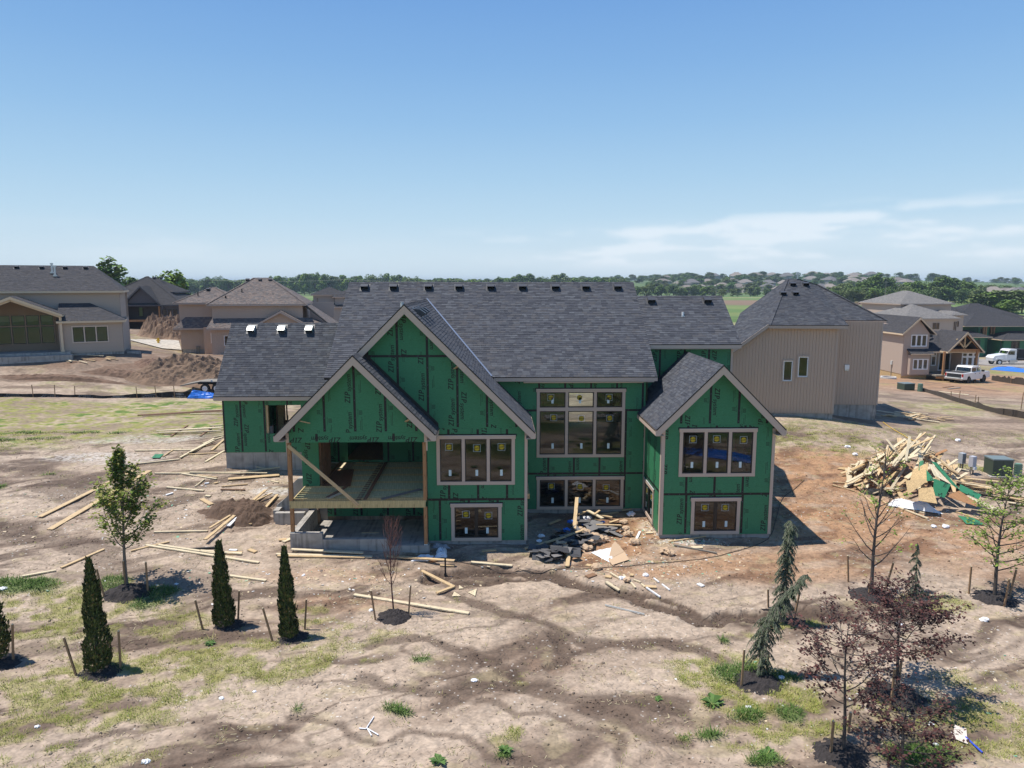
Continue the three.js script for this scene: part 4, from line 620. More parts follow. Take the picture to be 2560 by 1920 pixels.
{ // two-storey tan house beside the unfinished one
  const g = tag(group('tan_house', scene, [22.42,1.797,-46], -5 * Math.PI / 180), 'two-storey tan grooved-siding house with dark grey hip roof and two narrow windows', 'house'), m = M2.tan;
  const w1 = [-3.5, 2.5, -2.72, 4.02], w2 = [-2.54, 2.78, -1.72, 4.3], ph = (w) => [w[0] + .05, w[1] + .05, w[2] - .05, w[3] - .05];
  sideWall(g, 'siding', [0, 0, 0], X1, [[-8.5, .42], [0, .42], [0, 6.2], [-4.55, 6.2], [-8.5, 3.2]], [ph(w1), ph(w2)], 'board', m, .203);
  sideWall(g, 'siding', [0, 0, 0], ZF, [[0, .4], [1.7, .4], [1.7, 6.2], [0, 6.2]], [], 'board', m, .203);
  sideWall(g, 'siding', [0, 0, -1.7], X1, [[0, .75], [3.55, .75], [3.55, 6.45], [0, 6.45]], [], 'board', m, .203);
  sideWall(g, 'siding', [3.55, 0, -1.7], ZF, [[0, .75], [7, .75], [7, 6.45], [0, 6.45]], [], 'board', m, .203);
  sideWall(g, 'siding', [3.55, 0, -5.2], X1, [[0, .9], [.9, .9], [.9, 6.4], [0, 6.4]], [], 'board', m, .203); sideWall(g, 'siding', [4.45, 0, -5.2], ZF, [[0, .9], [4, .9], [4, 6.4], [0, 6.4]], [], 'board', m, .203);
  sideWall(g, 'siding', [-8.5, 0, -11], ZB, [[0, 0], [11, 0], [11, 3.2], [0, 3.2]], [], 'board', m, .203); sideWall(g, 'siding', [4.4, 0, -11], [-1, 0, 0], [[0, 0], [12.9, 0], [12.9, 5.5], [0, 5.5]], [], 'board', m, .203);
  part(g, 'foundation', M.conc, [-8.4, -2.9, -1.2, .42, -.4, -.03], [-2.9, -1.9, -1.2, .42, -.4, -.03], [-1.9, -.02, -1.5, .42, -.4, -.03]); part(g, 'foundation', M.conc, [.02, 3.5, -1.6, .75, -2, -1.74], [3.2, 3.5, -1.6, .75, -9, -2]);
  part(g, 'corner_board', M2.tanTrim, [-.1, .012, .42, 6.2, .012, .03]); part(g, 'corner_board', M2.tanTrim, [3.46, 3.57, .75, 6.4, -1.688, -1.67]);
  faceWin(g, [0, 0, .013], X1, w1, { ...WV, cols: 1, trimMat: M2.tanTrim }); faceWin(g, [0, 0, .013], X1, w2, { ...WV, cols: 1, trimMat: M2.tanTrim });
  room(g, -4.4, -1.2, 1.6, 5.2, -4, -.03);
  const bx = group('vent_box', g); part(bx, 'vent_hood', M.white, [1.2, 1.5, 3.2, 3.5, -1.69, -1.6]); part(bx, 'vent_flap', M.galv, [1.23, 1.47, 3.1, 3.2, -1.69, -1.63]);
  const R = new Roofs(g, ROOFC.map((c) => shade(c, .9)), { trim: M2.tanTrim }), F = [-4.55, 6.3, .4], A = [-1.65, 9.3, -5.77], Bq = [-.97, 9.3, -5.77], k = 2.6, Le = [F[0] - 1.25 * k, F[1] - .95 * k, .4], Lb = [Le[0] + 2.9, Le[1] + 3, Le[2] - 6.17];
  const Pk = [.77, 8.86, -6.4], E2 = [3.95, 6.5, -2.1];
  R.plane(F, [.45, 6.3, .4], Bq, A); R.plane([.45, 6.3, .4], Pk, Bq); R.plane(F, A, Lb, Le); R.plane(A, Bq, [2, 6.3, -11.5], [-2, 6.3, -11.5]); R.plane(A, [-2, 6.3, -11.5], Lb); R.plane(Bq, Pk, [2, 6.3, -11.5]);
  R.plane([-.2, 6.5, -2.1], E2, Pk); R.plane(E2, [3.95, 6.5, -11], [.77, 8.86, -8], Pk);
  R.plane([3.9, 6.4, -4.9], [4.85, 6.4, -4.9], [3.4, 7.4, -6.5]); R.plane([4.85, 6.4, -4.9], [4.85, 6.4, -9.5], [3.4, 7.4, -8], [3.4, 7.4, -6.5]);
  R.cap(Bq, Pk, [-.3, 0, 1], [1, 0, -.3]); R.cap(Pk, E2, [-.3, 0, 1], [1, 0, -.3]); R.cap(A, F, [.3, 0, 1], [-1, 0, -.3]); R.cap(A, Bq, [0, -.5, 1], [0, -.5, -1]);
  { const b = new B(); b.box(-4.55, .45, 6.08, 6.28, .4, .43); b.box(-.0, 3.95, 6.28, 6.48, -2.1, -2.07); b.beam(F, Le, .03, .2); b.box(-4.5, .4, 6.08, 6.1, .012, .4); b.box(.1, 3.9, 6.28, 6.3, -1.68, -2.1); b.box(.42, .45, 6.08, 6.28, -1.7, .4); b.box(3.92, 3.95, 6.28, 6.48, -9, -2.1); b.build('fascia_board', M2.tanTrim, R.g); const d = new B(); d.box(-4.6, .5, 6.27, 6.315, .43, .437); d.box(0, 4, 6.47, 6.515, -2.07, -2.063); d.build('drip_edge', M.dark, R.g); }
  for (const [x, z] of [[-1.55, -4.9], [-.65, -4.9], [-2.6, -3.6], [-1.75, -3.6]]) roofVent(R.g, x, 6.3 + (.4 - z) * .486, z, Math.atan(.486), 0, ventDark, NB);
  const dm = group('dormer', g); sideWall(dm, 'dormer_wall', [-6.6, 0, -4.4], X1, [[0, 3.4], [1.6, 3.4], [1.6, 5.4], [0, 5.4]], [], 'board', m, .203); faceWin(dm, [-6.6, 0, -4.385], X1, [.3, 4.3, 1.2, 5.2], { ...WV, cols: 1 });
  R.hip(-7, -4.6, -7.5, -4, 5.5, .5); R.done();
  const pf = new B(); pf.tube([-.9, 9.2, -5.9], [-.9, 9.7, -5.9], .06, .06, 8); pf.tube([-.9, 9.62, -5.9], [-.9, 9.8, -5.9], .16, .12, 8); pf.build('flue_cap', M.metal, R.g);
}
{ // finished looking taupe house with a wide gabled patio
  const g = tag(group('taupe_house', scene, [-36.378,3.949,-70], 24 * Math.PI / 180), 'taupe lap-siding house with wide low gable patio and eight black-framed panes', 'house');
  const tr = [-4.25, 1.2, -1.2, 2.8];
  sideWall(g, 'siding', [0, 0, 0], X1, [[-5.3, .25], [0, .25], [0, 3.2], [-5.3, 3.2]], [[-4.2, 1.25, -1.25, 2.75]], 'lap', M2.taupe, .18);
  sideWall(g, 'siding', [0, 0, 0], ZF, [[0, .25], [11, .25], [11, 3.2], [0, 3.2]], [], 'lap', M2.taupe, .18);
  sideWall(g, 'siding', [0, 0, -2.6], X1, [[-18, 3.2], [-.2, 3.2], [-.2, 6.05], [-18, 6.05]], [], 'lap', M2.taupe, .18); sideWall(g, 'siding', [-.2, 0, -2.6], ZF, [[0, 3], [9, 3], [9, 6.05], [0, 6.05]], [], 'lap', M2.taupe, .18);
  part(g, 'foundation', M.conc, [-5.3, -.03, -1, .25, -.4, -.03], [-.4, -.03, -1, .25, -11, -.4]); part(g, 'patio_slab', M.conc, [-16, -4.4, -.8, .42, -2.6, .5]); part(g, 'patio_step', M.conc, [-16, -4.2, -.8, .2, .5, 1.3]); part(g, 'egress_curb', M.conc, [.2, 1.4, -.6, .15, -.9, -.5]);
  const uw = [-10.65, 2.78, -5.85, 3.95], lw = [-10.6, .98, -5.75, 2.78];
  sideWall(g, 'patio_wall', [0, 0, -2.4], X1, [[-12.4, .42], [-5.3, .42], [-5.3, 4.0], [-8.75, 5.4], [-12.4, 4.0]], [[-10.5, 1.05, -5.95, 3.85]], 'plain', M2.brown, 1); sideWall(g, 'patio_side_wall', [-5.3, 0, -2.4], ZB, [[0, .42], [2.4, .42], [2.4, 3.9], [0, 3.9]], [], 'plain', M2.brown, 1); sideWall(g, 'siding', [0, 0, -.2], X1, [[-18, .42], [-12.2, .42], [-12.2, 3.6], [-18, 3.6]], [], 'lap', M2.taupe, .18);
  faceWin(g, [0, 0, -2.39], X1, [-10.6, 1.0, -5.85, 3.9], { ...WB, cols: 4, mull: .1, rows: [[2.82, 3.8], [1.1, 2.72]], trimMat: M2.brown }); faceWin(g, [0, 0, .025], X1, tr, { ...WB, cols: 3, mull: .1 });
  for (const x of [-5.05, -11.95]) { const p = group('patio_post', g); part(p, 'post_shaft', M2.cream, [x - .1, x + .1, .5, 3.9, .1, .3]); part(p, 'post_foot', M2.cream, [x - .14, x + .14, .42, .62, .06, .34]); part(p, 'post_cap', M2.cream, [x - .14, x + .14, 3.75, 3.95, .06, .34]); }
  room(g, -5.2, -.3, .4, 3.1, -2.3, -.04); room(g, -11.8, -5.5, .45, 3.98, -7, -2.43);
  part(g, 'rear_wall', M2.tanTrim, [-18, 0, -.5, 6, -11.9, -11.8], [-18.1, -18, -.5, 6, -11.8, -.2]);
  const R = new Roofs(g, ROOFD.map((c) => shade(c, 1.35)), { trim: M2.cream });
  R.plane([-5.4, 3.3, .35], [.3, 3.3, .35], [-2.8, 4.9, -2.6], [-5.4, 4.9, -2.6]); R.plane([.3, 3.3, .35], [.3, 3.3, -2.6], [-2.8, 4.9, -2.6]); R.plane([-18, 6.1, -2.2], [.2, 6.1, -2.2], [-2.6, 8.6, -7.2], [-18, 8.6, -7.2]); R.plane([.2, 6.1, -2.2], [.2, 6.1, -12.2], [-2.6, 8.6, -7.2]); R.plane([.2, 6.1, -12.2], [-18, 6.1, -12.2], [-18, 8.6, -7.2], [-2.6, 8.6, -7.2]); R.gableZ(-8.75, 3.95, 3.95, -2.7, .7, .43);
  part(R.g, 'fascia_board', M2.cream, [-5.4, .3, 3.1, 3.29, .35, .38], [-18, .2, 5.9, 6.09, -2.2, -2.17], [.2, .23, 5.9, 6.09, -12, -2.2], [-5.4, .28, 3.1, 3.12, .02, .35], [-18, .18, 5.9, 5.92, -2.6, -2.2], [.3, .33, 3.1, 3.29, -2.5, .35]);
  { const b = new B(); for (const s of [-1, 1]) b.beam([-8.75, 5.35, .45], [-8.75 + s * 3.8, 3.75, .45], .12, .3); b.build('gable_beam', M2.cream, R.g); }
  for (const x of [-11.3, -9.2, -7.1, -5.1, -3.3]) roofVent(R.g, x, 8.35, -6.7, Math.atan(.5), 0, ventDark, NB);
  for (const [x, z, h] of [[-6.1, -5.6, .9], [-5.8, -5.0, .9]]) { const b = new B(), y = 6.1 + (-2.2 - z) * .5; b.tube([x, y, z], [x, y + h, z], .09, .09, 10); b.tube([x, y, z], [x, y + .25, z], .26, .1, 10); b.tube([x, y + h, z], [x, y + h + .12, z], .17, .12, 10); b.build('flue_pipe', M.metal, R.g); }
  R.done();
}
{ // charcoal house behind the dirt mounds
  const g = tag(group('charcoal_house', scene, [-51.731,4.131,-105], 8 * Math.PI / 180), 'dark charcoal house with timber-post covered porch behind a dirt mound', 'house'), m = M2.dark;
  sideWall(g, 'siding', [0, 0, -2.5], X1, [[-7, -1], [5.3, -1], [5.3, 3.5], [-7, 3.5]], [[-1.15, 1.65, -.45, 3.15], [1.65, 1.65, 2.35, 3.15]], 'board', m, .3); sideWall(g, 'siding', [0, 0, 0], X1, [[-2.25, 3.4], [2.8, 3.4], [.25, 5.9]], [], 'board', m, .3); sideWall(g, 'siding', [0, 0, 0], X1, [[2.8, -1], [5.3, -1], [5.3, 3.4], [2.8, 3.4]], [[2.95, 1.95, 5.05, 2.85]], 'board', m, .3); sideWall(g, 'siding', [0, 0, -4], X1, [[-4, 3], [3.4, 3], [3.4, 5.2], [-4, 5.2]], [], 'board', m, .3); sideWall(g, 'siding', [5.3, 0, 0], ZF, [[0, -1], [10, -1], [10, 3.5], [0, 3.5]], [], 'board', m, .3); sideWall(g, 'siding', [0, 0, -.6], X1, [[-7, 0], [-2.4, 0], [-2.4, 3.5], [-7, 3.5]], [], 'board', m, .3);
  faceWin(g, [0, 0, .013], X1, [2.9, 1.9, 5.1, 2.9], { ...WB, cols: 3, trimMat: M2.darkTrim, trim: .06, glass: M.glassFar }); for (const x of [-1.2, 1.6]) faceWin(g, [0, 0, -2.485], X1, [x, 1.6, x + .8, 3.2], { ...WB, cols: 1, trimMat: M2.darkTrim });
  for (const x of [-1.95, 2.5]) part(g, 'post', M.cedar, [x - .1, x + .1, -.8, 3.4, -.25, -.05]); part(g, 'porch_beam', M.cedar, [-2.1, 2.6, 1.05, 1.35, -.2, 0]); part(g, 'porch_post', M.cedar, [.25, .45, -.8, 1.05, -.2, 0]); part(g, 'porch_floor', M.greywood, [-2.1, 2.6, 1.1, 1.3, -2.4, -.2]);
  room(g, 2.85, 5.25, .3, 3.3, -3.5, -.03); room(g, -2, 2.7, .3, 3.4, -6, -2.53);
  part(g, 'rear_wall', M2.darkTrim, [-7, 5.3, -1, 3.5, -12.6, -12.5], [-7.1, -7, -1, 3.5, -12.5, -.6]);
  const R = new Roofs(g, ROOFD, { trim: M2.darkTrim }); R.gableZ(.25, 3.0, 3.2, -5, .5, 1.0); R.hip(-7.5, 6, -13, .4, 3.5, .62); R.hip(-4.4, 3.8, -12, -3.6, 5.3, .55); for (const x of [-1.3, -.1, .9]) roofVent(R.g, x, 7.4, -7.4, .5, 0, ventDark, NB); R.done();
}
{ // tan house with blended brown hip roof
  const g = tag(group('tan_house', scene, [-33.564,2.347,-85], 9 * Math.PI / 180), 'tan house with brown blended hip roof and small gable behind the garage wing roof', 'house'), m = M2.tan;
  sideWall(g, 'siding', [0, 0, 0], X1, [[0, 3.2], [10.3, 3.2], [10.3, 5.9], [0, 5.9]], [], 'board', m, .203); sideWall(g, 'siding', [0, 0, -5], ZB, [[0, -.6], [5, -.6], [5, 5.9], [0, 5.9]], [[3.65, 4.15, 4.35, 5.45]], 'board', m, .203); sideWall(g, 'siding', [0, 0, .9], X1, [[0, -.6], [13.4, -.6], [13.4, 3.25], [0, 3.25]], [[1.35, 1.05, 2.25, 2.35]], 'board', m, .203); sideWall(g, 'siding', [0, 0, 0], ZB, [[0, -.6], [.9, -.6], [.9, 3.2], [0, 3.2]], [], 'board', m, .203); sideWall(g, 'siding', [0, 0, 1.3], X1, [[4.9, 3.2], [11, 3.2], [7.95, 5.05]], [], 'board', m, .203);
  sideWall(g, 'siding', [0, 0, -2.2], X1, [[-4.2, .5], [0, .5], [0, 6.05], [-4.2, 6.05]], [], 'board', m, .203); sideWall(g, 'siding', [-4.2, 0, -10], ZB, [[0, 0], [7.8, 0], [7.8, 6.05], [0, 6.05]], [], 'board', m, .203); part(g, 'foundation', M.conc, [-4.15, .0, -1, .5, -2.6, -2.24], [0.03, 13.3, -1.2, -.5, .3, .87]); sideWall(g, 'siding', [0, 0, -1], X1, [[-1.3, -.6], [0, -.6], [0, 3.2], [-1.3, 3.2]], [[-.55, 1.25, -.25, 2.55]], 'board', m, .203);
  faceWin(g, [-.015, 0, -5], ZB, [3.6, 4.1, 4.4, 5.5], { ...WV, cols: 1 }); faceWin(g, [0, 0, .915], X1, [1.3, 1.0, 2.3, 2.4], { ...WV, cols: 1 }); faceWin(g, [0, 0, -.985], X1, [-.6, 1.2, -.2, 2.6], { ...WV, cols: 1 });
  room(g, .2, 4, .2, 3.1, -3, .87);
  part(g, 'rear_wall', M2.tanTrim, [-4.2, 13.4, -.6, 5.9, -10.1, -10], [13.35, 13.45, -.6, 3.2, -10, .9], [10.25, 10.35, 3.2, 5.9, -9, 0]);
  const mt = group('gas_meter', g); part(mt, 'meter_box', M.greywood, [-2.5, -2.1, .55, .85, -2.18, -1.95]); part(mt, 'pipe', M.greywood, [-2.45, -2.41, 0, .6, -2.16, -2.12], [-2.2, -2.16, 0, .6, -2.16, -2.12]);
  const R = new Roofs(g, ROOFB, { trim: M2.tanTrim });
  R.hip(-.5, 10.8, -9, .5, 5.95, .66); R.hip(-4.7, 3, -9, -1.7, 6.1, .5); R.plane([-4.8, 3.1, -1.4], [-.2, 3.1, -1.4], [0, 4.4, -2.2], [-3.5, 4.4, -2.2]); R.plane([-.4, 3.2, 1.5], [14, 3.2, 1.5], [11.5, 4.3, 0], [0, 4.3, 0]); R.plane([14, 3.2, 1.5], [14, 3.2, -9], [9.8, 6.6, -4], [10.3, 6, -.2]); R.gableZ(7.95, 3.3, 3.35, 0, 1.8, .56); part(R.g, 'fascia_board', M2.tanTrim, [-.4, 14, 3.0, 3.19, 1.5, 1.53], [-4.8, -.2, 2.9, 3.09, -1.4, -1.37], [-.4, 13.9, 3.0, 3.02, .9, 1.5]);
  for (const x of [3.5, 5.0, 6.2]) roofVent(R.g, x, 8.8, -3.9, .58, 0, ventDark, NB); { const b = new B(); b.tube([3.2, 7.2, -1.6], [3.2, 7.75, -1.6], .07, .07, 8); b.tube([1.5, 6.6, -.6], [1.5, 6.95, -.6], .09, .09, 8); b.tube([-2.2, 6.9, -3.2], [-2.2, 7.4, -3.2], .07, .07, 8); b.build('plumbing_vent', M.dark, R.g); } roofVent(R.g, -1.3, 7.6, -4.6, .45, 0, ventDark, NB); R.done();
}
function hollow(g, x0, x1, z0, z1, y0, y1, mat, wins = []) { // four walls; windows [x0 y0 x1 y1] cut out of the front
  const fw = wins.map((w) => [w[0] + .05, w[1] + .05, w[2] - .05, w[3] - .05]);
  sideWall(g, 'wall', [0, 0, z1], X1, [[x0, y0], [x1, y0], [x1, y1], [x0, y1]], fw, 'plain', mat, 1); sideWall(g, 'wall', [x1, 0, z1], ZF, [[0, y0], [z1 - z0, y0], [z1 - z0, y1], [0, y1]], [], 'plain', mat, 1); sideWall(g, 'wall', [x1, 0, z0], [-1, 0, 0], [[0, y0], [x1 - x0, y0], [x1 - x0, y1], [0, y1]], [], 'plain', mat, 1); sideWall(g, 'wall', [x0, 0, z0], ZB, [[0, y0], [z1 - z0, y0], [z1 - z0, y1], [0, y1]], [], 'plain', mat, 1);
}
function smallHouse(name, label, pos, ry, wallM, pal, blocks, wins, o = {}) { // far houses: blocks of walls with hip roofs, windows with panes
  const g = tag(group(name, scene, pos, ry), label, 'house', o.grp), R = new Roofs(g, pal, { trim: o.trim || M2.tanTrim, exp: o.exp ?? .2, flat: o.flat });
  for (const [x0, x1, z0, z1, y0, y1, sl, l, r] of blocks) { hollow(g, x0, x1, z0, z1, y0, y1, wallM, wins.filter((w) => w[4] === z1 && w[0] >= x0 && w[2] <= x1 && w[1] >= y0 && w[3] <= y1)); R.hip(x0 - .5, x1 + .5, z0 - .5, z1 + .5, y1, sl ?? .5, l, r); }
  for (const [x0, y0, x1, y1, z] of wins) windowUnit(g, [0, 0, z + .01], X1, [x0, y0, x1, y1], { ...WB, cols: 2, trim: .06, mull: .06, sash: o.frame || M.sash, trimMat: o.trim || M2.tanTrim });
  R.done(); return g;
}
smallHouse('grey_house', 'small grey two-level house with charcoal roofs in front of the meadow', [-33,3.101,-140], .25, M2.greySide, ROOFD, [[-5, 4, -9, 0, -.5, 3, .4], [-2.5, 4, -8, -1.2, 3, 5.4, .4], [1.6, 8, -9, -.6, -.5, 5.0, .42]], [[-1.2, .5, 1.2, 2.4, 0], [-3.6, 1, -2.6, 2.2, 0], [2.2, .8, 3.2, 2.2, -.6], [-1.9, 3.5, -1.5, 4.9, -1.2]], { trim: M2.tanTrim });

{ // beige gabled house with timber truss porch
  const g = tag(group('beige_house', scene, [47.789,-0.348,-82]), 'beige gabled house with timber truss porch next to the white pickup', 'house'), m = M2.beige;
  const ph = (w) => [w[0] + .05, w[1] + .05, w[2] - .05, w[3] - .05], up = [.85, 3.75, 2.75, 5.15], lo = [.95, 1.1, 2.75, 2.35];
  sideWall(g, 'siding', [0, 0, 0], X1, [[0, .3], [3, .3], [3, 5.3], [1.6, 7.0], [0, 5.3]], [ph(up)], 'board', m, .203); sideWall(g, 'siding', [0, 0, -10], ZB, [[0, .5], [10, .5], [10, 5.3], [0, 5.3]], [], 'board', m, .203); sideWall(g, 'siding', [0, 0, .55], X1, [[.65, .5], [2.95, .5], [2.95, 2.8], [.65, 2.8]], [ph(lo)], 'board', m, .203); for (const [x, U, z] of [[.65, ZB, 0], [2.95, ZF, .55]]) sideWall(g, 'siding', [x, 0, z], U, [[0, .5], [.55, .5], [.55, 2.8], [0, 2.8]], [], 'board', m, .203);
  sideWall(g, 'siding', [0, 0, -1.6], X1, [[3, .2], [6.9, .2], [6.9, 3.6], [3, 3.6]], [[4.45, 1.35, 5.0, 2.9], [5.4, .75, 6.7, 2.85]], 'board', M2.taupe, .203); sideWall(g, 'siding', [3, 0, 0], ZF, [[0, .2], [1.6, .2], [1.6, 5.3], [0, 5.3]], [], 'board', m, .203); sideWall(g, 'siding', [0, 0, .2], X1, [[6.9, .2], [9.0, .2], [9.0, 3.2], [6.9, 3.2]], [[7.0, 1.35, 8.9, 3.0]], 'board', m, .203); sideWall(g, 'siding', [6.9, 0, -1.6], ZB, [[0, .2], [1.8, .2], [1.8, 3.2], [0, 3.2]], [], 'board', m, .203); sideWall(g, 'siding', [9, 0, .2], ZF, [[0, .2], [9, .2], [9, 3.2], [0, 3.2]], [], 'board', m, .203);
  part(g, 'foundation', M.osb, [-.02, 3, -.4, .3, -.1, -.02], [.02, .1, -.4, .5, -10, -.1]);
  faceWin(g, [0, 0, .013], X1, up, { ...WV, cols: 3, mull: .06, trim: .05, trimMat: M2.vinyl }); faceWin(g, [0, 0, .563], X1, lo, { ...WV, cols: 3, mull: .06, trim: .05, trimMat: M2.vinyl }); { const b = new B(); b.beam([1.5, 1.7, .6], [1.85, 1.7, 1.05], 1.1, .05); void b; }
  faceWin(g, [0, 0, -1.587], X1, [4.4, 1.3, 5.05, 2.95], { ...WV, cols: 1, trim: .05, trimMat: M2.vinyl, rows: [[2.5, 2.9], [1.35, 2.45]] }); faceWin(g, [0, 0, -1.587], X1, [5.3, .7, 6.8, 2.9], { ...WV, cols: 2, mull: .05, trim: .06, trimMat: M2.vinyl }); faceWin(g, [0, 0, .213], X1, [6.95, 1.3, 8.95, 3.05], { ...WV, cols: 3, mull: .12, trim: .05, trimMat: M2.vinyl, rows: [[2.6, 3.0], [1.35, 2.5]] });
  const dk = group('deck', g); part(dk, 'deck_floor', M.greywood, [3.0, 6.6, .45, .6, -1.5, 1.9]); part(dk, 'rim_board', M.cedar, [3.0, 6.6, .2, .45, 1.86, 1.9]); part(dk, 'deck_post', M.cedar, [5.6, 5.75, -.8, .2, 1.7, 1.84]);
  for (const x of [3.95, 7.75]) { const p = group('post', g); part(p, 'post_shaft', M.cedar, [x - .1, x + .1, -.2, 3.3, 1.5, 1.7]); part(p, 'pier', M.conc, [x - .3, x + .3, -.8, -.15, 1.3, 1.9]); }
  const ts = group('truss', g); part(ts, 'tie_beam', M.cedar, [4.35, 8.05, 3.3, 3.6, 1.5, 1.7]); { const b = new B(); b.beam([6.2, 3.6, 1.6], [6.2, 5.5, 1.6], .14, .14); b.build('king_post', M.pine, ts); for (const s of [-1, 1]) { const c = new B(); c.beam([6.2, 3.7, 1.6], [6.2 + s * .95, 4.75, 1.6], .14, .14); c.build('strut', M.pine, ts); const e = new B(); e.beam([6.2 + s * 1.9, 3.5, 1.6], [6.2, 5.4, 1.6], .14, .16); e.build('rafter', M.cedar, ts); } sideWall(ts, 'gable_panel', [0, 0, -.3], X1, [[4.2, 3.4], [8.2, 3.4], [6.2, 5.5]], [], 'plain', M2.brown, 1); }
  const mt = group('electric_meter', g); part(mt, 'meter_box', M.galv, [-.16, 0, 1.4, 1.85, -2.2, -1.9]); part(mt, 'conduit', M.greywood, [-.1, -.05, -.2, 1.4, -2.07, -2.02]);
  part(g, 'rear_wall', M2.tanTrim, [0, 9, 0, 5, -10, -9.9]); room(g, .2, 2.9, 3.1, 5.2, -4, -.03); room(g, .7, 2.9, .55, 2.75, -4, .52); room(g, 3.1, 6.85, .3, 3.3, -6, -1.63); room(g, 7, 8.9, .4, 3.15, -4, .17);
  const R = new Roofs(g, ROOFD.map((c) => shade(c, 1.2)), { trim: M2.cream }); R.gableZ(1.6, 2.0, 5.3, -10, .4, .95); R.gableZ(6.2, 2.15, 3.35, -3, 2.0, 1.05); R.plane([.45, 3.0, .95], [3.2, 3.0, .95], [3.2, 3.5, 0], [.45, 3.5, 0]); R.hip(2.6, 9.4, -10, .6, 3.25, .62); part(R.g, 'fascia_board', M2.cream, [.45, 3.2, 2.86, 3.0, .92, .95]); roofVent(R.g, 4.3, 4.9, -2, .6, 0, ventDark, NB); R.done();
}
smallHouse('grey_roof_house', 'large pale taupe house with broad light grey roofs behind the beige house', [84.188,2.419,-135], .1, M2.beige, [[.21, .195, .185], [.19, .18, .172], [.235, .22, .205]], [[-6, 5, -12, 0, -4, 1.6, .42, 'g', 'g'], [-2, 9, -20, -7, -4, 4.2, .42, 'g', 'g'], [5, 7.5, -10, -1.5, -4, 2.2, .4]], [[-.2, -.5, 1.3, .8, 0], [4.2, -1, 4.9, 1, 0], [5.6, -.2, 6.6, 1, -1.5]], {});
smallHouse('dark_roof_house', 'house showing only its low charcoal roof beyond the grey roofs', [123.834,2.064,-175], 0, M2.greySide, ROOFD, [[-8, 8, -14, 0, -5, .3, .42], [-12, -5, -16, -3, -5, 1.6, .42]], [[-1, -1.2, 1, 0, 0]], {});
{ // far house still in green sheathing
  const g = tag(group('green_sheathed_house', scene, [108.387,-4.559,-150]), 'distant unfinished house in green sheathing with low dark hip roofs', 'house'), R = new Roofs(g, ROOFD, { trim: M2.cream, exp: .25 });
  const GW = [[-6.6, 1.2, -5, 3.2, 1], [.7, .8, 2.3, 3.1, 2.5], [5, .8, 6.4, 2.8, 2.5], [-3.9, 4.6, -2.4, 5.6, -1]];
  for (const [x0, x1, z0, z1, y0, y1] of [[-4.2, -2, -8, -1, -1, 6.1], [-2, 10, -12, -3, -1, 6.1], [-9, -4, -8, 1, -1, 3.9], [-1, 10, -3, 2.5, -1, 3.4]]) hollow(g, x0, x1, z0, z1, y0, y1, M2.zipFar, GW.filter((w) => w[4] === z1));
  for (const w of GW) windowUnit(g, [0, 0, w[4] + .01], X1, w.slice(0, 4), { ...WB, cols: 2, trim: .05, mull: .06, trimMat: M.sash });
  for (const [x, z, y0, y1] of [[-3.4, -.9, 4.2, 6], [-2.9, -.9, 4.2, 6], [-.4, -2.8, 4.2, 6], [.2, -2.8, 4.2, 6]]) part(g, 'post', M.cedar, [x, x + .3, y0, y1, z, z + .3]);
  for (const x of [-1.6, 1.1, 2.4, 3.9, 5.4]) part(g, 'seam_tape', M.dark, [x, x + .12, -1, 3.3, 2.5, 2.52]); for (const x of [-8, -6.8, -5.4]) part(g, 'seam_tape', M.dark, [x, x + .12, -1, 3.8, 1, 1.02]);
  R.hip(-8, 11, -13, 0, 6.2, .38); R.hip(-10, -3, -8, 2, 4, .35); R.hip(-2, 11, -6, 3.5, 3.5, .32); R.done();
}
console.log('neighbours');
// ---------------------------------------------------------------- things on the site
const gp = (x, z, up = 0) => [x, groundY(x, z) + up, z];
const MATS = { p: M.pine, w: M.pale, b: M.brown, c: M.cedar, g: M.greywood, o: M.osb, k: M.rubber, v: M.white, m: M.galv };
// a loose board on the ground: end, end, width, material, lift
const TONE = { p: 'honey-coloured', w: 'pale', b: 'dark brown', c: 'reddish', g: 'weathered grey', v: 'white', k: 'black', m: 'metal', o: 'flaky tan' };
const looks = (label, L, w, m) => (L < .7 ? 'stubby ' : L < 1.6 ? 'short ' : L < 3 ? 'mid-length ' : 'long ') + (w > .2 ? 'wide ' : w < .085 ? 'thin ' : '') + TONE[m] + ' ' + label;
function boards(list, label, grp, name = 'lumber_board', cat = 'board') {
  for (const [x1, z1, x2, z2, w = .14, m = 'w', up = 0, up2] of list) {
    const b = new B(), t = w > .2 ? .03 : .045, A = gp(x1, z1, t / 2 + .02 + up), E = gp(x2, z2, t / 2 + .02 + (up2 ?? up)), O = [(A[0] + E[0]) / 2, Math.min(A[1], E[1]) - t / 2, (A[2] + E[2]) / 2];
    const mid = groundY(O[0], O[2]) + t / 2 + .01, lift = Math.max(0, mid - (A[1] + E[1]) / 2); b.m = new THREE.Matrix4().makeTranslation(-O[0], -O[1], -O[2]); b.beam([A[0], A[1] + lift, A[2]], [E[0], E[1] + lift, E[2]], w, t);
    const o = b.build(name, MATS[m], scene); o.position.set(...O); tag(o, name === 'lumber_board' ? looks(label, Math.hypot(A[0] - E[0], A[2] - E[2]), w, m) : label, cat, grp);
  }
}
boards([[-25.889,-50.981, -20.503,-52.657, .2, 'b'], [-25.35,-50.523, -20.219,-52.029, .14, 'b', .05], [-22.491,-52.489, -20.549,-52.903, .12, 'w'], [-22.244,-51.239, -19.968,-51.364, .12, 'w']], 'board lying on bare dirt behind the garage wall', 'weathered boards behind the garage');
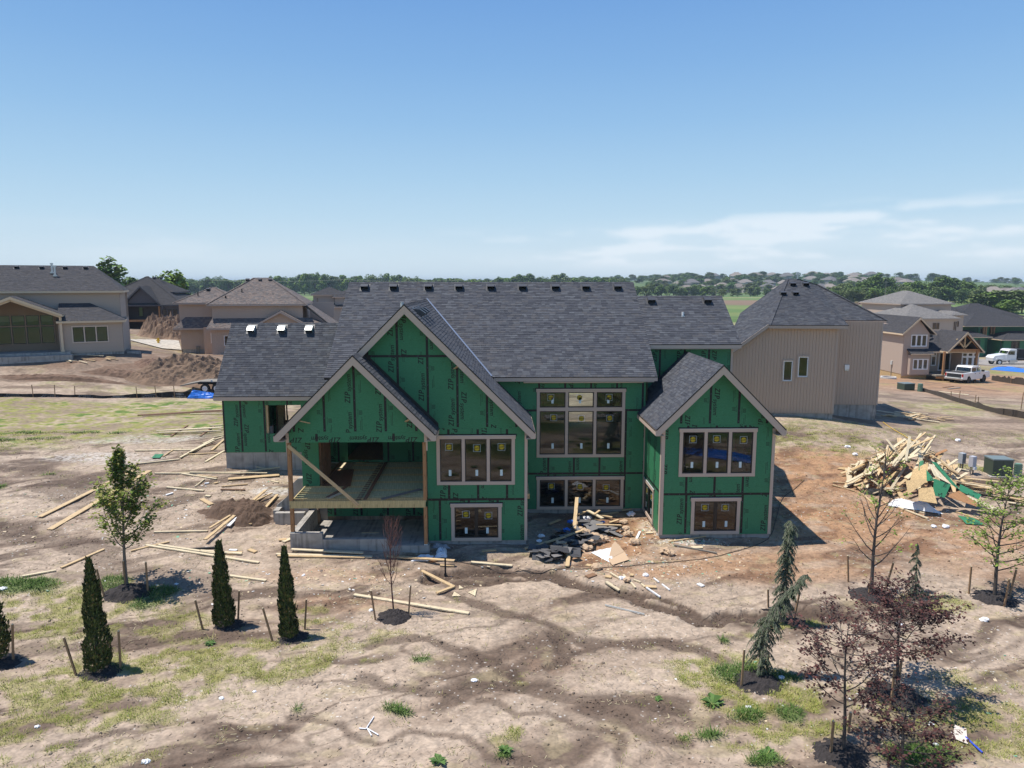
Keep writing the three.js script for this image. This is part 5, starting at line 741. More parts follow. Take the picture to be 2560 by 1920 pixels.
boards([[-21.847,-45.228, -17.95,-46.065, .16, 'w', .12], [-21.519,-44.782, -17.655,-45.028, .16, 'w', .1], [-21.455,-44.988, -17.809,-45.542, .16, 'w', .18], [-19.232,-47.186, -18.394,-47.197, .15, 'w']], 'board stacked on brown blocks near the garage corner', 'pale boards stacked on blocks by the garage');
boards([[-20.465,-44.209, -20.784,-47.372, .12, 'b'], [-18.558,-43.988, -18.847,-46.952, .12, 'b']], 'block under the pale boards near the garage corner', 'brown blocks under the pale boards');
boards([[-20.95,-40.663, -17.446,-40.375, .14, 'w'], [-17.455,-38.564, -17.29,-42.954, .12, 'w', .05], [-17.316,-39.55, -17.087,-42.433, .12, 'w', .1], [-16.328,-40.109, -16.641,-42.764, .13, 'p'], [-15.749,-37.76, -15.529,-39.899, .12, 'w'], [-19.528,-37.931, -17.437,-38.443, .12, 'w'], [-17.332,-39.422, -15.728,-39.391, .12, 'p'], [-18.618,-39.066, -18.672,-40.53, .06, 'p'], [-17.606,-42.025, -16.951,-43.485, .1, 'w'], [-17.5,-43.494, -17.092,-43.962, .1, 'w'], [-17.386,-40.938, -16.723,-41.69, .08, 'b']], 'board scattered on the slope beside the garage foundation', 'boards scattered beside the garage foundation');
boards([[-20.177,-30.635, -19.01,-37.152, .25, 'p'], [-18.989,-29.4, -18.16,-36.553, .28, 'p']], 'plank lying on dry mud behind the maple', 'long planks behind the maple');
boards([[-17.649,-36.019, -13.228,-35.979, .11, 'w'], [-15.824,-35.993, -11.886,-36.04, .11, 'w', .05], [-16.214,-35.92, -14.155,-35.181, .11, 'w'], [-15.317,-35.7, -14.202,-35.387, .1, 'p'], [-13.582,-35.173, -11.244,-35.958, .36, 'p'], [-12.982,-36.112, -11.472,-36.842, .1, 'w', .1], [-12.641,-36.561, -11.498,-36.974, .1, 'w'], [-16.19,-34.138, -14.167,-33.613, .13, 'w'], [-13.539,-34.206, -12.398,-34.576, .08, 'p'], [-13.44,-33.81, -12.3,-33.923, .09, 'b'], [-14.807,-34.139, -14.739,-35.134, .05, 'w'], [-13.921,-32.694, -13.202,-32.058, .22, 'p'], [-15.783,-33.161, -15.553,-33.387, .12, 'v'], [-14.527,-34.599, -14.33,-34.652, .12, 'v'], [-14.045,-34.562, -13.904,-34.683, .16, 'p'], [-13.885,-33.053, -13.62,-33.015, .18, 'w'], [-11.438,-35.215, -10.991,-34.992, .1, 'w']], 'offcut lying on dirt below the garage foundation', 'offcuts below the garage foundation');
boards([[-12.232,-29.339, -11.537,-31.436, .11, 'p', .1], [-11.968,-28.199, -11.148,-33.476, .15, 'p', .16], [-11.573,-29.658, -11.484,-30.957, .2, 'v', .05], [-11.594,-31.688, -10.683,-31.59, .12, 'v', .12], [-10.72,-29.934, -10.522,-33.207, .13, 'p', .05], [-11.354,-32.088, -10.757,-33.189, .09, 'p', .12]], 'board resting across the dug earth beside the concrete window well', 'boards across the dug earth');
boards([[-14.511,-29.196, -12.297,-29.302, .1, 'w'], [-16.58,-26.122, -15.803,-27.698, .13, 'p'], [-17.549,-25.38, -16.649,-25.903, .12, 'w'], [-14.644,-27.489, -13.465,-28.272, .11, 'p'], [-14.253,-27.93, -9.269,-26.618, .13, 'w'], [-13.762,-27.967, -10.882,-27.214, .13, 'w'], [-10.753,-27.407, -10.218,-27.384, .3, 'p'], [-10.038,-25.574, -8.558,-25.208, .12, 'w'], [-10.027,-27.711, -9.669,-27.468, .18, 'p'], [-10.789,-27.643, -10.48,-27.627, .15, 'v']], 'board lying on dry mud between the maple and the porch', 'boards between the maple and the porch');
boards([[-8.291,-27.59, -5.372,-27.453, .16, 'w', .06], [-8.791,-27.23, -4.986,-27.275, .14, 'w'], [-8.701,-27.094, -5.27,-27.173, .14, 'p'], [-6.378,-28.022, -1.663,-26.654, .16, 'p', .06, 0], [-9.076,-28.529, -8.79,-28.624, .2, 'p'], [-8.852,-28.386, -8.603,-28.705, .2, 'w'], [-2.657,-26.94, -2.325,-27.174, .14, 'c'], [-11.892,-27.497, -10.157,-27.278, .13, 'w', .02]], 'board lying along the porch foundation wall', 'boards along the porch foundation');
boards([[-2.902,-26.16, -1.583,-24.854, .14, 'p'], [-2.16,-24.235, -1.582,-24.833, .12, 'p', .03]], 'board forming an L on the mud before the porch', 'boards forming an L');
boards([[-5.108,-24.154, -0.945,-22.719, .15, 'w']], 'board lying behind the bare sapling', null);
boards([[-1.023,-26.973, 0.608,-26.712, .15, 'w'], [-0.619,-28.194, -0.016,-28.212, .16, 'p'], [-2.232,-26.69, -1.657,-26.63, .15, 'p']], 'board on the dirt beneath the lower double window', 'short boards beneath the double window');
boards([[1.181,-28.264, 2.95,-29.192, .13, 'p', .05, .2], [2.957,-29.267, 3.785,-29.774, .13, 'p', .2, .3], [3.406,-29.872, 3.74,-31.838, .16, 'p', .3, 1.1], [4.261,-31.973, 4.795,-30.77, .15, 'w', .45, .4], [4.439,-32.199, 5.387,-31.763, .13, 'p', .2, .1], [4.406,-30.043, 5.532,-30.221, .13, 'p', .45, .3], [2.761,-26.474, 3.03,-28.119, .16, 'p', .03, .12], [5.164,-31.101, 5.614,-31.361, .13, 'p', .1], [2.387,-31.159, 2.954,-31.668, .12, 'p', .05], [3.819,-31.502, 4.172,-31.981, .1, 'p', .4], [4.452,-31.198, 4.788,-31.709, .1, 'p', .45]], 'offcut thrown on the heap of torn roofing in the recess', 'offcuts on the roofing waste heap');
boards([[4.896,-32.457, 5.83,-32.624, .12, 'p'], [5.985,-32.646, 6.486,-32.722, .12, 'p', .1]], 'board in shade at the foot of the recessed wall', 'boards at the foot of the recessed wall');
boards([[5.996,-29.13, 6.346,-30.053, .1, 'v'], [7.473,-28.476, 9.034,-27.62, .07, 'g'], [7.346,-28.836, 9.064,-29.325, .07, 'p'], [8.126,-28.212, 8.59,-28.162, .22, 'w'], [6.554,-29.838, 6.887,-29.83, .15, 'w'], [7.496,-24.946, 7.62,-24.717, .16, 'v']], 'strip of wood on red dirt in front of the gabled bay', 'strips before the gabled bay');
boards([[4.362,-25.896, 4.64,-25.387, .07, 'w'], [4.082,-25.184, 4.538,-24.8, .16, 'w'], [4.954,-25.27, 5.093,-24.632, .07, 'w'], [5.942,-25.413, 6.061,-25.09, .05, 'v'], [6.138,-24.909, 6.3,-24.411, .05, 'v'], [5.477,-24.574, 5.872,-24.062, .06, 'v'], [5.459,-24.709, 5.87,-24.662, .2, 'p'], [5.083,-25.706, 5.224,-25.68, .2, 'p'], [4.125,-25.622, 4.356,-25.56, .2, 'p'], [5.144,-25.266, 5.363,-25.047, .06, 'w'], [4.842,-25.713, 4.879,-25.381, .08, 'w'], [3.424,-25.621, 3.771,-25.859, .25, 'b'], [3.542,-26.748, 3.726,-26.62, .2, 'p'], [5.365,-24.941, 5.452,-24.678, .06, 'w']], 'wood scrap lying by the washed out trench', 'wood scraps by the trench', 'wood_scrap', 'scrap');
boards([[3.769,-23.291, 4.98,-22.516, .03, 'm']], 'thin metal strip lying on the mud below the trench', null, 'metal_strip', 'strip');
boards([[-12.459,-27.651, -11.365,-27.83, .12, 'k']], 'short black pipe lying behind the arborvitae', null, 'black_pipe', 'pipe');

// thin panels given by four corners
function panel(pts, t, mat, name, label, cat, grp, uvs) {
  const P = pts.map((p) => V(...p)), n = P[1].clone().sub(P[0]).cross(P[2].clone().sub(P[0])).normalize(); if (n.y < 0) n.negate();
  const c = P.reduce((a, p) => a.add(p), V(0, 0, 0)).multiplyScalar(1 / P.length); c.y = Math.min(...P.map((p) => p.y));
  const up = P.map((p) => p.clone().addScaledVector(n, t).sub(c)), lo = P.map((p) => p.clone().sub(c)), b = new B(), a = (v) => [v.x, v.y, v.z];
  const dd = up.map((v) => v.distanceTo(up[0])); const uv = uvs || [[0, 0], [dd[1], 0], [dd[1], dd[3] ?? 1], [0, dd[3] ?? 1]].slice(0, P.length);
  b.poly(up.map(a), uv); b.poly(lo.map(a), uv); for (let i = 0; i < P.length; i++) { const j = (i + 1) % P.length; b.poly([a(lo[i]), a(lo[j]), a(up[j]), a(up[i])]); }
  const o = b.build(name, mat, scene); o.position.copy(c); tag(o, label, cat, grp); return o;
}
const flat = (arr, up) => { const o = []; for (let i = 0; i < arr.length; i += 2) o.push(gp(arr[i], arr[i + 1], up + .025)); const my = o.map((p) => p[1]), a = my.reduce((s, v) => s + v, 0) / o.length; return o.map((p) => [p[0], lerp(p[1], a, .6), p[2]]); };
panel(flat([-19.149,-38.856, -18.67,-38.8, -18.826,-39.628, -19.304,-39.634], .03), .012, zipMat, 'sheathing_offcut', 'green sheathing offcut lying among the boards by the garage', 'panel', null, [[.1, .1], [.5, .1], [.5, .3], [.1, .3]]);
panel(flat([-1.607,-24.168, -1.289,-24.168, -1.55,-24.522], 0), .015, M.pale, 'plywood_triangle', 'small pale plywood triangle lying on the mud', 'offcut', 'plywood triangles');
panel(flat([-1.049,-24.39, -0.775,-24.086, -0.736,-24.688], 0), .015, M.pale, 'plywood_triangle', 'small pale plywood triangle lying on the mud', 'offcut', 'plywood triangles');
panel(flat([-1.394,-24.698, -1.21,-24.72, -1.39,-24.983], 0), .015, M.pale, 'plywood_triangle', 'small pale plywood triangle lying on the mud', 'offcut', 'plywood triangles');

// ---- the heap of lumber and torn sheathing
{
  const r = rng(31), cx = [20.491,-34.67], c2 = [22.043,-31.948], HL = 'offcut in the tall heap of lumber', HG = 'boards of the lumber heap';
  for (let i = 0; i < 150; i++) {
    const a = r() * 6.283, q = Math.sqrt(r()), x = cx[0] + .5 + Math.cos(a) * q * 2.9 + q * .2, z = cx[1] - .9 + Math.sin(a) * q * 1.9, hq = Math.max(0, 1 - Math.hypot((x - cx[0] - 1.1) / 3.3, (z - cx[1] + .9) / 2.2)), L = .5 + r() * 1.7, yaw = .75 + (r() - .5) * (r() < .3 ? 2.6 : .9), h = hq * 2.35 * (.8 + .25 * r()) + r() * .1;
    const dx = Math.cos(yaw) * L / 2, dz = -Math.sin(yaw) * L / 2, tilt = .5 * (.3 + hq) * L * .5 * (r() < .8 ? 1 : -.6), b = new B(), A = [-dx, h - tilt, -dz], E = [dx, h + tilt, dz];
    const lowest = Math.min(A[1], E[1]); if (lowest < .03) { A[1] += .03 - lowest; E[1] += .03 - lowest; }
    const bw = r() < .25 ? .24 : .1 + r() * .05, bm = r() < .62 ? 'w' : r() < .75 ? 'p' : r() < .6 ? 'c' : 'o'; b.beam(A, E, bw, .04, (r() - .5) * 1.2); const o = b.build('lumber_board', MATS[bm], scene); o.position.set(x, groundY(x, z), z); tag(o, looks(HL, L, bw, bm) + (hq > .55 ? ', near its top' : hq < .2 ? ', at its foot' : ''), 'board', HG);
  }
  for (let i = 0; i < 46; i++) { // the long tail of boards towards the meters
    const t = r(), x = lerp(cx[0] + 2.2, c2[0] + 4.2, t), z = lerp(cx[1] - 1.2, c2[1] + .8, t) + (r() - .5) * 2.2 * (1 - t * .4), L = .8 + r() * 2, yaw = -.45 + (r() - .5) * .7, h = (1 - t) * .9 * r() + .04, b = new B(); b.beam([-Math.cos(yaw) * L / 2, h + .12 * r(), Math.sin(yaw) * L / 2], [Math.cos(yaw) * L / 2, Math.max(.03, h - .15 * r()), -Math.sin(yaw) * L / 2], .1 + r() * .16, .035);
    const bm = r() < .5 ? 'w' : 'p', o = b.build('lumber_board', MATS[bm], scene); o.position.set(x, groundY(x, z), z); tag(o, looks('board in the spilled end of the lumber heap', L, .14, bm), 'board', 'boards spilled from the lumber heap');
  }
  const sh = [
    [[20.541,1.694,-33.6], [21.269,2.063,-33.6], [20.698,1.341,-32.6], [19.653,1.085,-32.4], 'o', 'upright flake board leaning at the middle of the lumber heap'], [[21.038,2.053,-33.9], [21.231,2.096,-33.9], [20.879,1.658,-33.4], [20.699,1.746,-33.4], 'z', 'narrow green sheathing strip standing at the top of the lumber heap'],
    [[21.631,2.028,-33.9], [21.897,1.982,-33.9], [22.045,1.064,-32.2], [21.713,1.292,-32.3], 'z', 'long green sheathing strip leaning down the lumber heap'], [[21.346,1.979,-33.7], [21.581,1.925,-33.7], [21.625,1.322,-32.2], [20.986,1.682,-32.6], 'w', 'pale torn board between green strips on the lumber heap'],
    [[20.805,1.617,-32.3], [21.493,1.373,-32.1], [20.927,0.887,-31.6], [20.404,0.994,-31.7], 'z', 'lettered green sheathing piece leaning on the lumber heap'], [[19.905,1.236,-32], [20.586,1.282,-32], [20.341,0.734,-31.2], [19.518,0.853,-31.3], 'o', 'square flake board with a small hole before the lumber heap'],
    [[19.555,1.462,-32.5], [20.576,1.534,-32.6], [20.38,1.479,-32.2], [19.189,1.054,-31.6], 'o', 'tilted flake board on the front of the lumber heap'], [[21.093,0.917,-31.8], [21.869,1.104,-32], [22.339,0.697,-31.4], [22.206,0.575,-31.2], 'c', 'brown flake board edge along the lumber heap tail'],
    [[22.428,1.185,-32.8], [23.094,0.822,-32.2], [22.754,0.705,-31.9], [21.984,1.043,-32.2], 'z', 'green lettered sheathing piece on the tail of the lumber heap'], [[22.266,0.86,-32], [23.299,0.44,-31.4], [23.305,0.288,-31.1], [22.011,0.773,-31.7], 'w', 'wide pale plank on the tail of the lumber heap'],
    [[20.962,1.799,-33.2], [20.975,1.547,-32.7], [20.941,1.475,-32.5], [20.587,1.434,-32.5], 'z', 'torn green sheathing corner in the middle of the lumber heap'],
    [[23.987,0.324,-32], [25.011,0.146,-32], [24.63,-0.032,-31.4], [23.893,0.15,-31.5], 'p', 'broad tan board at the far end of the lumber heap tail'],
  ];
  for (const [a, b, c, d, k, label] of sh) panel([a, b, c, d], .014, k === 'z' ? zipMat : MATS[k], k === 'z' ? 'sheathing_offcut' : 'board_offcut', label, 'panel', null, k === 'z' ? [[.42, .38], [1.0, .38], [1.0, .66], [.42, .66]] : undefined);
  panel(flat([21.41,-31.291, 21.915,-30.886, 21.862,-30.045, 21.119,-30.23], 0), .012, zipMat, 'sheathing_offcut', 'pale green sheathing piece flat on red dirt before the lumber heap', 'panel', null, [[.5, .55], [1, .55], [1, .85], [.5, .85]]);
  panel(flat([18.575,-37.234, 19.214,-36.803, 19.69,-36.854, 19.829,-37.178, 18.89,-37.515], .02), .014, M.osb, 'board_offcut', 'flat tan board lying apart behind the lumber heap', 'panel', null, [[0, 0], [1, 0], [1.3, .2], [1.3, .4], [.2, .4]]);
  boards([[17.494,-35.448, 18.643,-35.279, .09, 'p'], [17.341,-35.118, 18.115,-34.401, .1, 'p'], [18.436,-35.836, 18.409,-34.235, .1, 'p', .1], [18.31,-33.91, 18.194,-32.37, .1, 'p'], [19.352,-31.97, 19.769,-30.871, .1, 'w'], [19.115,-32.822, 19.299,-32.024, .12, 'w'], [21.605,-31.657, 22.027,-30.695, .1, 'p'], [19.709,-31.905, 20.03,-31.506, .08, 'w'], [18.851,-33.363, 18.817,-32.511, .08, 'p']], 'board lying on red dirt around the lumber heap', 'boards around the lumber heap');
}
// crumpled sheets (plastic, paper, tarps): a grid over four ground corners, bulged and creased
function crumple(pts, n, h, mat, name, label, cat, grp, seed = 1, edge = 0) {
  const b = new B(), c = [pts.reduce((s, p) => s + p[0], 0) / 4, 0, pts.reduce((s, p) => s + p[2], 0) / 4]; c[1] = Math.min(...pts.map((p) => p[1]));
  const at = (i, j) => { const u = i / n, v = j / n, L = (k) => lerp(lerp(pts[0][k], pts[1][k], u), lerp(pts[3][k], pts[2][k], u), v), e = Math.min(1, Math.min(u, v, 1 - u, 1 - v) * 5 + edge), w = (noise(u * 7 + seed, v * 7 + seed * 3) - .5) * .5 / n; return [L(0) + w - c[0], L(1) + h * e * (fbm(u * 4 + seed * 7, v * 4 + seed, 3) * 1.2 + .5 * ridge(u * 6 + seed, v * 5)) * .7 - c[1] + .012, L(2) + w - c[2]]; };
  for (let j = 0; j < n; j++) for (let i = 0; i < n; i++) b.poly([at(i, j), at(i, j + 1), at(i + 1, j + 1), at(i + 1, j)]);
  const o = b.build(name, mat, scene); o.position.set(...c); tag(o, label, cat, grp); return o;
}
const G4 = (a, up = .01) => [0, 2, 4, 6].map((i) => gp(a[i], a[i + 1], up));
const plastic = std(.8, .8, .82, .45), kraft = std(.52, .37, .24, .9), blueTarp = std(.02, .16, .62, .4), blueTarp2 = std(.015, .11, .5, .4);
crumple(G4([18.776,-32.512, 20.777,-31.388, 20.889,-32.445, 19.435,-33.246]), 12, .3, plastic, 'plastic_sheet', 'crumpled white plastic sheet at the foot of the lumber heap', 'sheet', null, 3);
crumple(G4([-3.444,-27.037, -2.743,-27.055, -2.536,-27.573, -3.108,-27.664]), 9, .14, plastic, 'plastic_sheet', 'twisted white plastic wrap lying before the porch post', 'sheet', null, 21); crumple(G4([-2.517,-27.347, -1.992,-27.485, -2.103,-28.357, -2.448,-28.394]), 9, .2, plastic, 'plastic_sheet', 'torn white house wrap heaped beside the thin dark post', 'sheet', null, 24); crumple(G4([-2.709,-28.364, -1.902,-28.503, -2.131,-29.158, -2.65,-28.906]), 9, .22, std(.3, .3, .31, .7), 'plastic_sheet', 'grey torn wrap in the shade of the gable wall', 'sheet', null, 27);
crumple(G4([18.408,-34.018, 19.614,-33.569, 19.885,-34.061, 18.764,-34.452]), 10, .25, M.rubber, 'plastic_sheet', 'crumpled black plastic at the near side of the lumber heap', 'sheet', null, 5);
crumple(G4([3.887,-28.011, 4.509,-26.901, 5.367,-27.603, 4.839,-28.439]), 10, .16, plastic, 'plastic_sheet', 'white wrapping sheet spread on red dirt beside the roofing waste', 'sheet', null, 8);
panel([gp(4.479,-27.099, .06), gp(4.545,-26.562, .04), gp(5.308,-27.058, .05), gp(5.232,-27.714, .12)], .01, kraft, 'cardboard_box', 'flattened tan cardboard box folded over the white sheet', 'cardboard');
panel([gp(4.479,-27.099, .07), gp(5.232,-27.714, .13), gp(4.956,-28.374, .3), gp(4.778,-28.062, .3)], .01, kraft, 'cardboard_flap', 'upright tan cardboard flap on the white sheet', 'cardboard');
{ // torn roofing and crumpled kraft paper in the recess
  const r = rng(12), spots = [[2.351,-27.958, 1.0, .75], [2.576,-27.429, .8, .5], [3.848,-29.032, .9, .6], [4.582,-30.346, 1.1, .7], [3.958,-30.802, .7, .6], [3.031,-29.552, .9, .6]], mats = [std(.07, .07, .075, .9), std(.045, .045, .05, .9), std(.11, .105, .105, .9), std(.18, .17, .165, .9)];
  for (let i = 0; i < 84; i++) {
    const [cx, cz, rx, rz] = spots[i % 6], a = r() * 6.283, q = Math.sqrt(r()), x = cx + Math.cos(a) * q * rx, z = cz + Math.sin(a) * q * rz, w = .16 + r() * .24, l = .14 + r() * .2, b = new B(), k = r() * 6.283; b.m = new THREE.Matrix4().makeRotationFromEuler(new THREE.Euler((r() - .5) * .9, k, (r() - .5) * .9)); const bend = (r() - .4) * .12;
    b.poly([[-w, 0, -l], [-w, 0, l], [0, bend, l], [0, bend, -l]]); b.poly([[0, bend, -l], [0, bend, l], [w, 0, l], [w, 0, -l]]); const o = b.build('roofing_scrap', mats[i % 4], scene); o.position.set(x, groundY(x, z) + .08 + (1 - q) * .32 * r() + .05, z); tag(o, ['dark grey', 'black', 'mid-grey', 'pale grey'][i % 4] + (w > .28 ? ' long' : ' small') + (bend > .03 ? ' humped' : '') + ' roofing shingle torn off in the waste heap of the recess', 'roofing scrap', 'roofing scraps in the recess heap');
  }
  const wad = (x, z, s, mat, label, grp, up = .05) => { const g = new THREE.IcosahedronGeometry(s, 2), p = g.attributes.position; for (let i = 0; i < p.count; i++) { const a = p.getX(i) / s, b = p.getY(i) / s, c = p.getZ(i) / s, k = .55 + .9 * noise(a * 2.7 + x * 9, b * 2.7 + c * 2.1 + z * 5); p.setXYZ(i, a * s * k * 1.3, b * s * k * .75, c * s * k); } g.computeVertexNormals(); const o = shadows(new THREE.Mesh(g, mat)); o.name = numbered('paper_wad'); o.position.set(x, groundY(x, z) + s * .45 + up, z); scene.add(o); tag(o, label, 'paper', grp); };
  for (const [x, z, s] of [[2.672,-28.499, .22], [2.821,-28.273, .16], [3.274,-28.942, .15], [4.264,-29.363, .24], [4.51,-29.101, .22], [4.07,-28.9, .16], [3.691,-30.29, .24], [3.884,-30.019, .22], [3.745,-30.948, .2], [3.776,-28.291, .17], [2.904,-27.837, .17], [5.773,-29.678, .16], [5.743,-30.251, .16], [5.824,-28.679, .17], [5.826,-31.09, .14], [3.859,-26.304, .16], [4.887,-25.164, .12], [6.863,-27.7, .17], [7.041,-27.571, .15]]) wad(x, z, s, kraft, (s > .19 ? 'large' : s > .155 ? 'mid-sized' : 'small') + ' crumpled brown paper ' + (z < -28.2 ? 'on the recess waste heap' : x > 6.5 ? 'before the gabled bay' : z < -26.4 ? 'at the edge of the recess waste heap' : 'by the washed out trench'), 'crumpled brown papers');
  for (const [x, z, s] of [[3.942,-30.67, .08], [3.068,-29.926, .12], [3.148,-29.829, .1], [3.361,-31.027, .1], [4.825,-30.913, .06]]) wad(x, z, s, blueTarp, 'blue plastic wad in the recess waste heap', 'blue plastic wads', .2);
  for (const [x, z, s] of [[4.239,-31.922, .16], [3.946,-31.273, .18], [6.344,-32.118, .14], [-2.778,-27.423, .06], [-3.107,-27.168, .05], [-2.202,-27.561, .07], [1.816,-29.135, .08], [1.937,-29.675, .1]]) wad(x, z, s, plastic, 'crumpled white plastic wrap lying by the house wall', 'white plastic wads by the wall', .06);
  for (const [x, z, s] of [[-11.78,-17.03, .05], [-8.364,-15.632, .07], [-17.62,-24.418, .09], [-6.731,-18.445, .04], [-7.534,-18.128, .05], [-0.652,-18.816, .06], [5.712,-25.691, .09], [16.249,-21.945, .1], [13.269,-21.765, .09], [11.181,-16.597, .06], [10.792,-15.817, .05], [8.129,-18.68, .06], [19.996,-29.985, .12], [19.514,-30.037, .1], [20.575,-39.265, .12], [20.691,-40.41, .12], [29.474,-43.726, .12], [-7.287,-25.692, .05], [-4.303,-23.01, .06], [-7.527,-18.11, .05], [4.745,-25.439, .1], [6.718,-17.398, .06]]) wad(x, z, s, plastic, 'small white litter scrap lying on the open ground', 'white litter scraps', -.01);
  const tw = (nm, mat, label, pts, rr) => { const b = new B(), o0 = gp(pts[0][0], pts[0][1]); b.m = new THREE.Matrix4().makeTranslation(-o0[0], -o0[1], -o0[2]); for (let i = 0; i < pts.length - 1; i++) b.tube(gp(pts[i][0], pts[i][1], rr + .015), gp(pts[i + 1][0], pts[i + 1][1], rr + .015), rr, rr, 6); const o = b.build(nm, mat, scene); o.position.set(...o0); tag(o, label, 'cable'); };
  const sm = (pts) => { const c = new THREE.CatmullRomCurve3(pts.map((p) => V(p[0], 0, p[1]))); return c.getPoints(60).map((p) => [p.x, p.z]); };
  tw('black_cable', M.black, 'thin black cable running over the dirt in front of the house', sm([[-1.871,-27.263], [-0.741,-26.729], [0.503,-26.474], [1.739,-26.408], [3.221,-26.364], [4.469,-26.413], [5.757,-26.623], [7.339,-26.91], [9.012,-27.378], [9.364,-27.611], [11.644,-29.071], [12.839,-31.148], [14.223,-33.737], [15.194,-34.706], [16.147,-35.797]]), .012);
  tw('yellow_cord', std(.62, .42, .05, .6), 'yellow extension cord running from the tan house to the lumber heap', sm([[26.452,-47.104], [26.144,-45.676], [25.863,-43.194], [25.651,-41.35], [25.335,-39.821]]), .02);
  tw('blue_pipe', std(.03, .08, .55, .5), 'short blue pipe lying on thin grass by the purple trees', [[11.703,-16.045], [11.748,-15.482]], .025);
  panel(flat([11.352,-16.025, 11.578,-15.775, 11.943,-16.379, 11.74,-16.528], .02), .01, std(.66, .58, .5, .9), 'paper_sack', 'flattened pale paper sack beside the blue pipe', 'sack');
  tw('plastic_ribbon', plastic, 'white plastic ribbon lying in a star shape on cracked mud', [[-3.517,-16.743], [-3.338,-16.699], [-3.222,-17.206], [-3.325,-16.739], [-3.152,-16.439], [-3.298,-16.698], [-2.981,-16.458]], .016);
}
// ---- dug earth and dirt piles
function dirtPile(pos, rx, rz, h, label, seed, col = [.15, .095, .062], grp) {
  const N = 60, P = [], I = [], Cc = []; for (let j = 0; j <= N; j++) for (let i = 0; i <= N; i++) { const u = i / N * 2 - 1, v = j / N * 2 - 1, q = Math.hypot(u, v), x = u * rx, z = v * rz, wx = pos[0] + x, wz = pos[1] + z, k = 1 - sstep(.35, 1, q + (fbm(u * 2 + seed, v * 2, 3) - .5) * .5); const cl = ridge(wx * 1.4 + seed, wz * 1.9) * .3 + noise(wx * 3.1, wz * 3.7 + seed) * .35 + noise(wx * 7, wz * 7) * .35 + noise(wx * 15, wz * 14) * .2 - .1; P.push(x, groundY(wx, wz) + k * h * (.35 + .75 * cl) - .08 * (1 - k), z); const t = .65 + .7 * fbm(wx * 2.3, wz * 2.6, 3); Cc.push(col[0] * t, col[1] * t, col[2] * t); }
  for (let j = 0; j < N; j++) for (let i = 0; i < N; i++) { const a = j * (N + 1) + i; I.push(a, a + N + 1, a + 1, a + 1, a + N + 1, a + N + 2); }
  const y0 = groundY(...pos); for (let i = 1; i < P.length; i += 3) P[i] -= y0;
  let g = new THREE.BufferGeometry(); g.setAttribute('position', new THREE.Float32BufferAttribute(P, 3)); g.setAttribute('color', new THREE.Float32BufferAttribute(Cc, 3)); g.setIndex(I); g = g.toNonIndexed(); g.computeVertexNormals(); const o = shadows(new THREE.Mesh(g, vmat(.97))); o.name = numbered('dirt_pile'); o.position.set(pos[0], y0, pos[1]); scene.add(o); tag(o, label, 'dirt pile', grp);
}
dirtPile([-11.818,-31.425], 1.9, 1.3, .5, 'dark clods of dug earth beside the concrete window well', 2, [.12, .075, .05]);
dirtPile([-10.787,-30.383], 1.0, .7, .45, 'small mound of dark clods under the white offcut', 5, [.11, .068, .045]);
dirtPile([-28.034,-66.973], 6.5, 4.5, 1.7, 'tall cloddy brown dirt mound below the tan hip-roofed house', 3, [.19, .125, .082]);
dirtPile([-30.449,-64.037], 3.6, 1.6, .8, 'low cloddy dirt mound beside the green utility pedestals', 4, [.2, .13, .085]);
dirtPile([-44.777,3.883,-98].filter((_, i) => i !== 1), 4.6, 3, 3.2, 'pointed dirt mound in front of the charcoal house', 6, [.25, .165, .11]);
dirtPile([-32.959,-64.423], 5.5, .7, .45, 'ridge of churned mud along the wheel track', 7, [.17, .105, .07], 'churned mud ridges'); dirtPile([-38.157,-62.548], 6.5, .6, .4, 'ridge of churned mud along the wheel track', 8, [.17, .105, .07], 'churned mud ridges'); dirtPile([-32.298,-68.148], 2.6, 1.6, .5, 'ridge of churned mud along the wheel track', 9, [.18, .11, .075], 'churned mud ridges');
{ // loose scrap wood by the tan house corner and by the taupe house
  const r = rng(44), put = (px, n, rx, rz, label, grp) => { for (let i = 0; i < n; i++) { const a = r() * 6.28, q = Math.sqrt(r()), x = px[0] + Math.cos(a) * q * rx, z = px[1] + Math.sin(a) * q * rz, L = .4 + r() * 1.3, t = (r() - .5) * 1.6; boards([[x - Math.cos(t) * L / 2, z + Math.sin(t) * L / 2, x + Math.cos(t) * L / 2, z - Math.sin(t) * L / 2, .1 + r() * .12, r() < .6 ? 'p' : 'w', r() * .15]], label, grp); } };
  put([30.032,-49.523], 26, 2.6, 1.1, 'scrap board in the heap at the tan house corner', 'scrap boards at the tan house corner'); put([-38.592,-67.73], 14, 2.4, 1.4, 'scrap board in the heap before the taupe house', 'scrap boards before the taupe house');
}
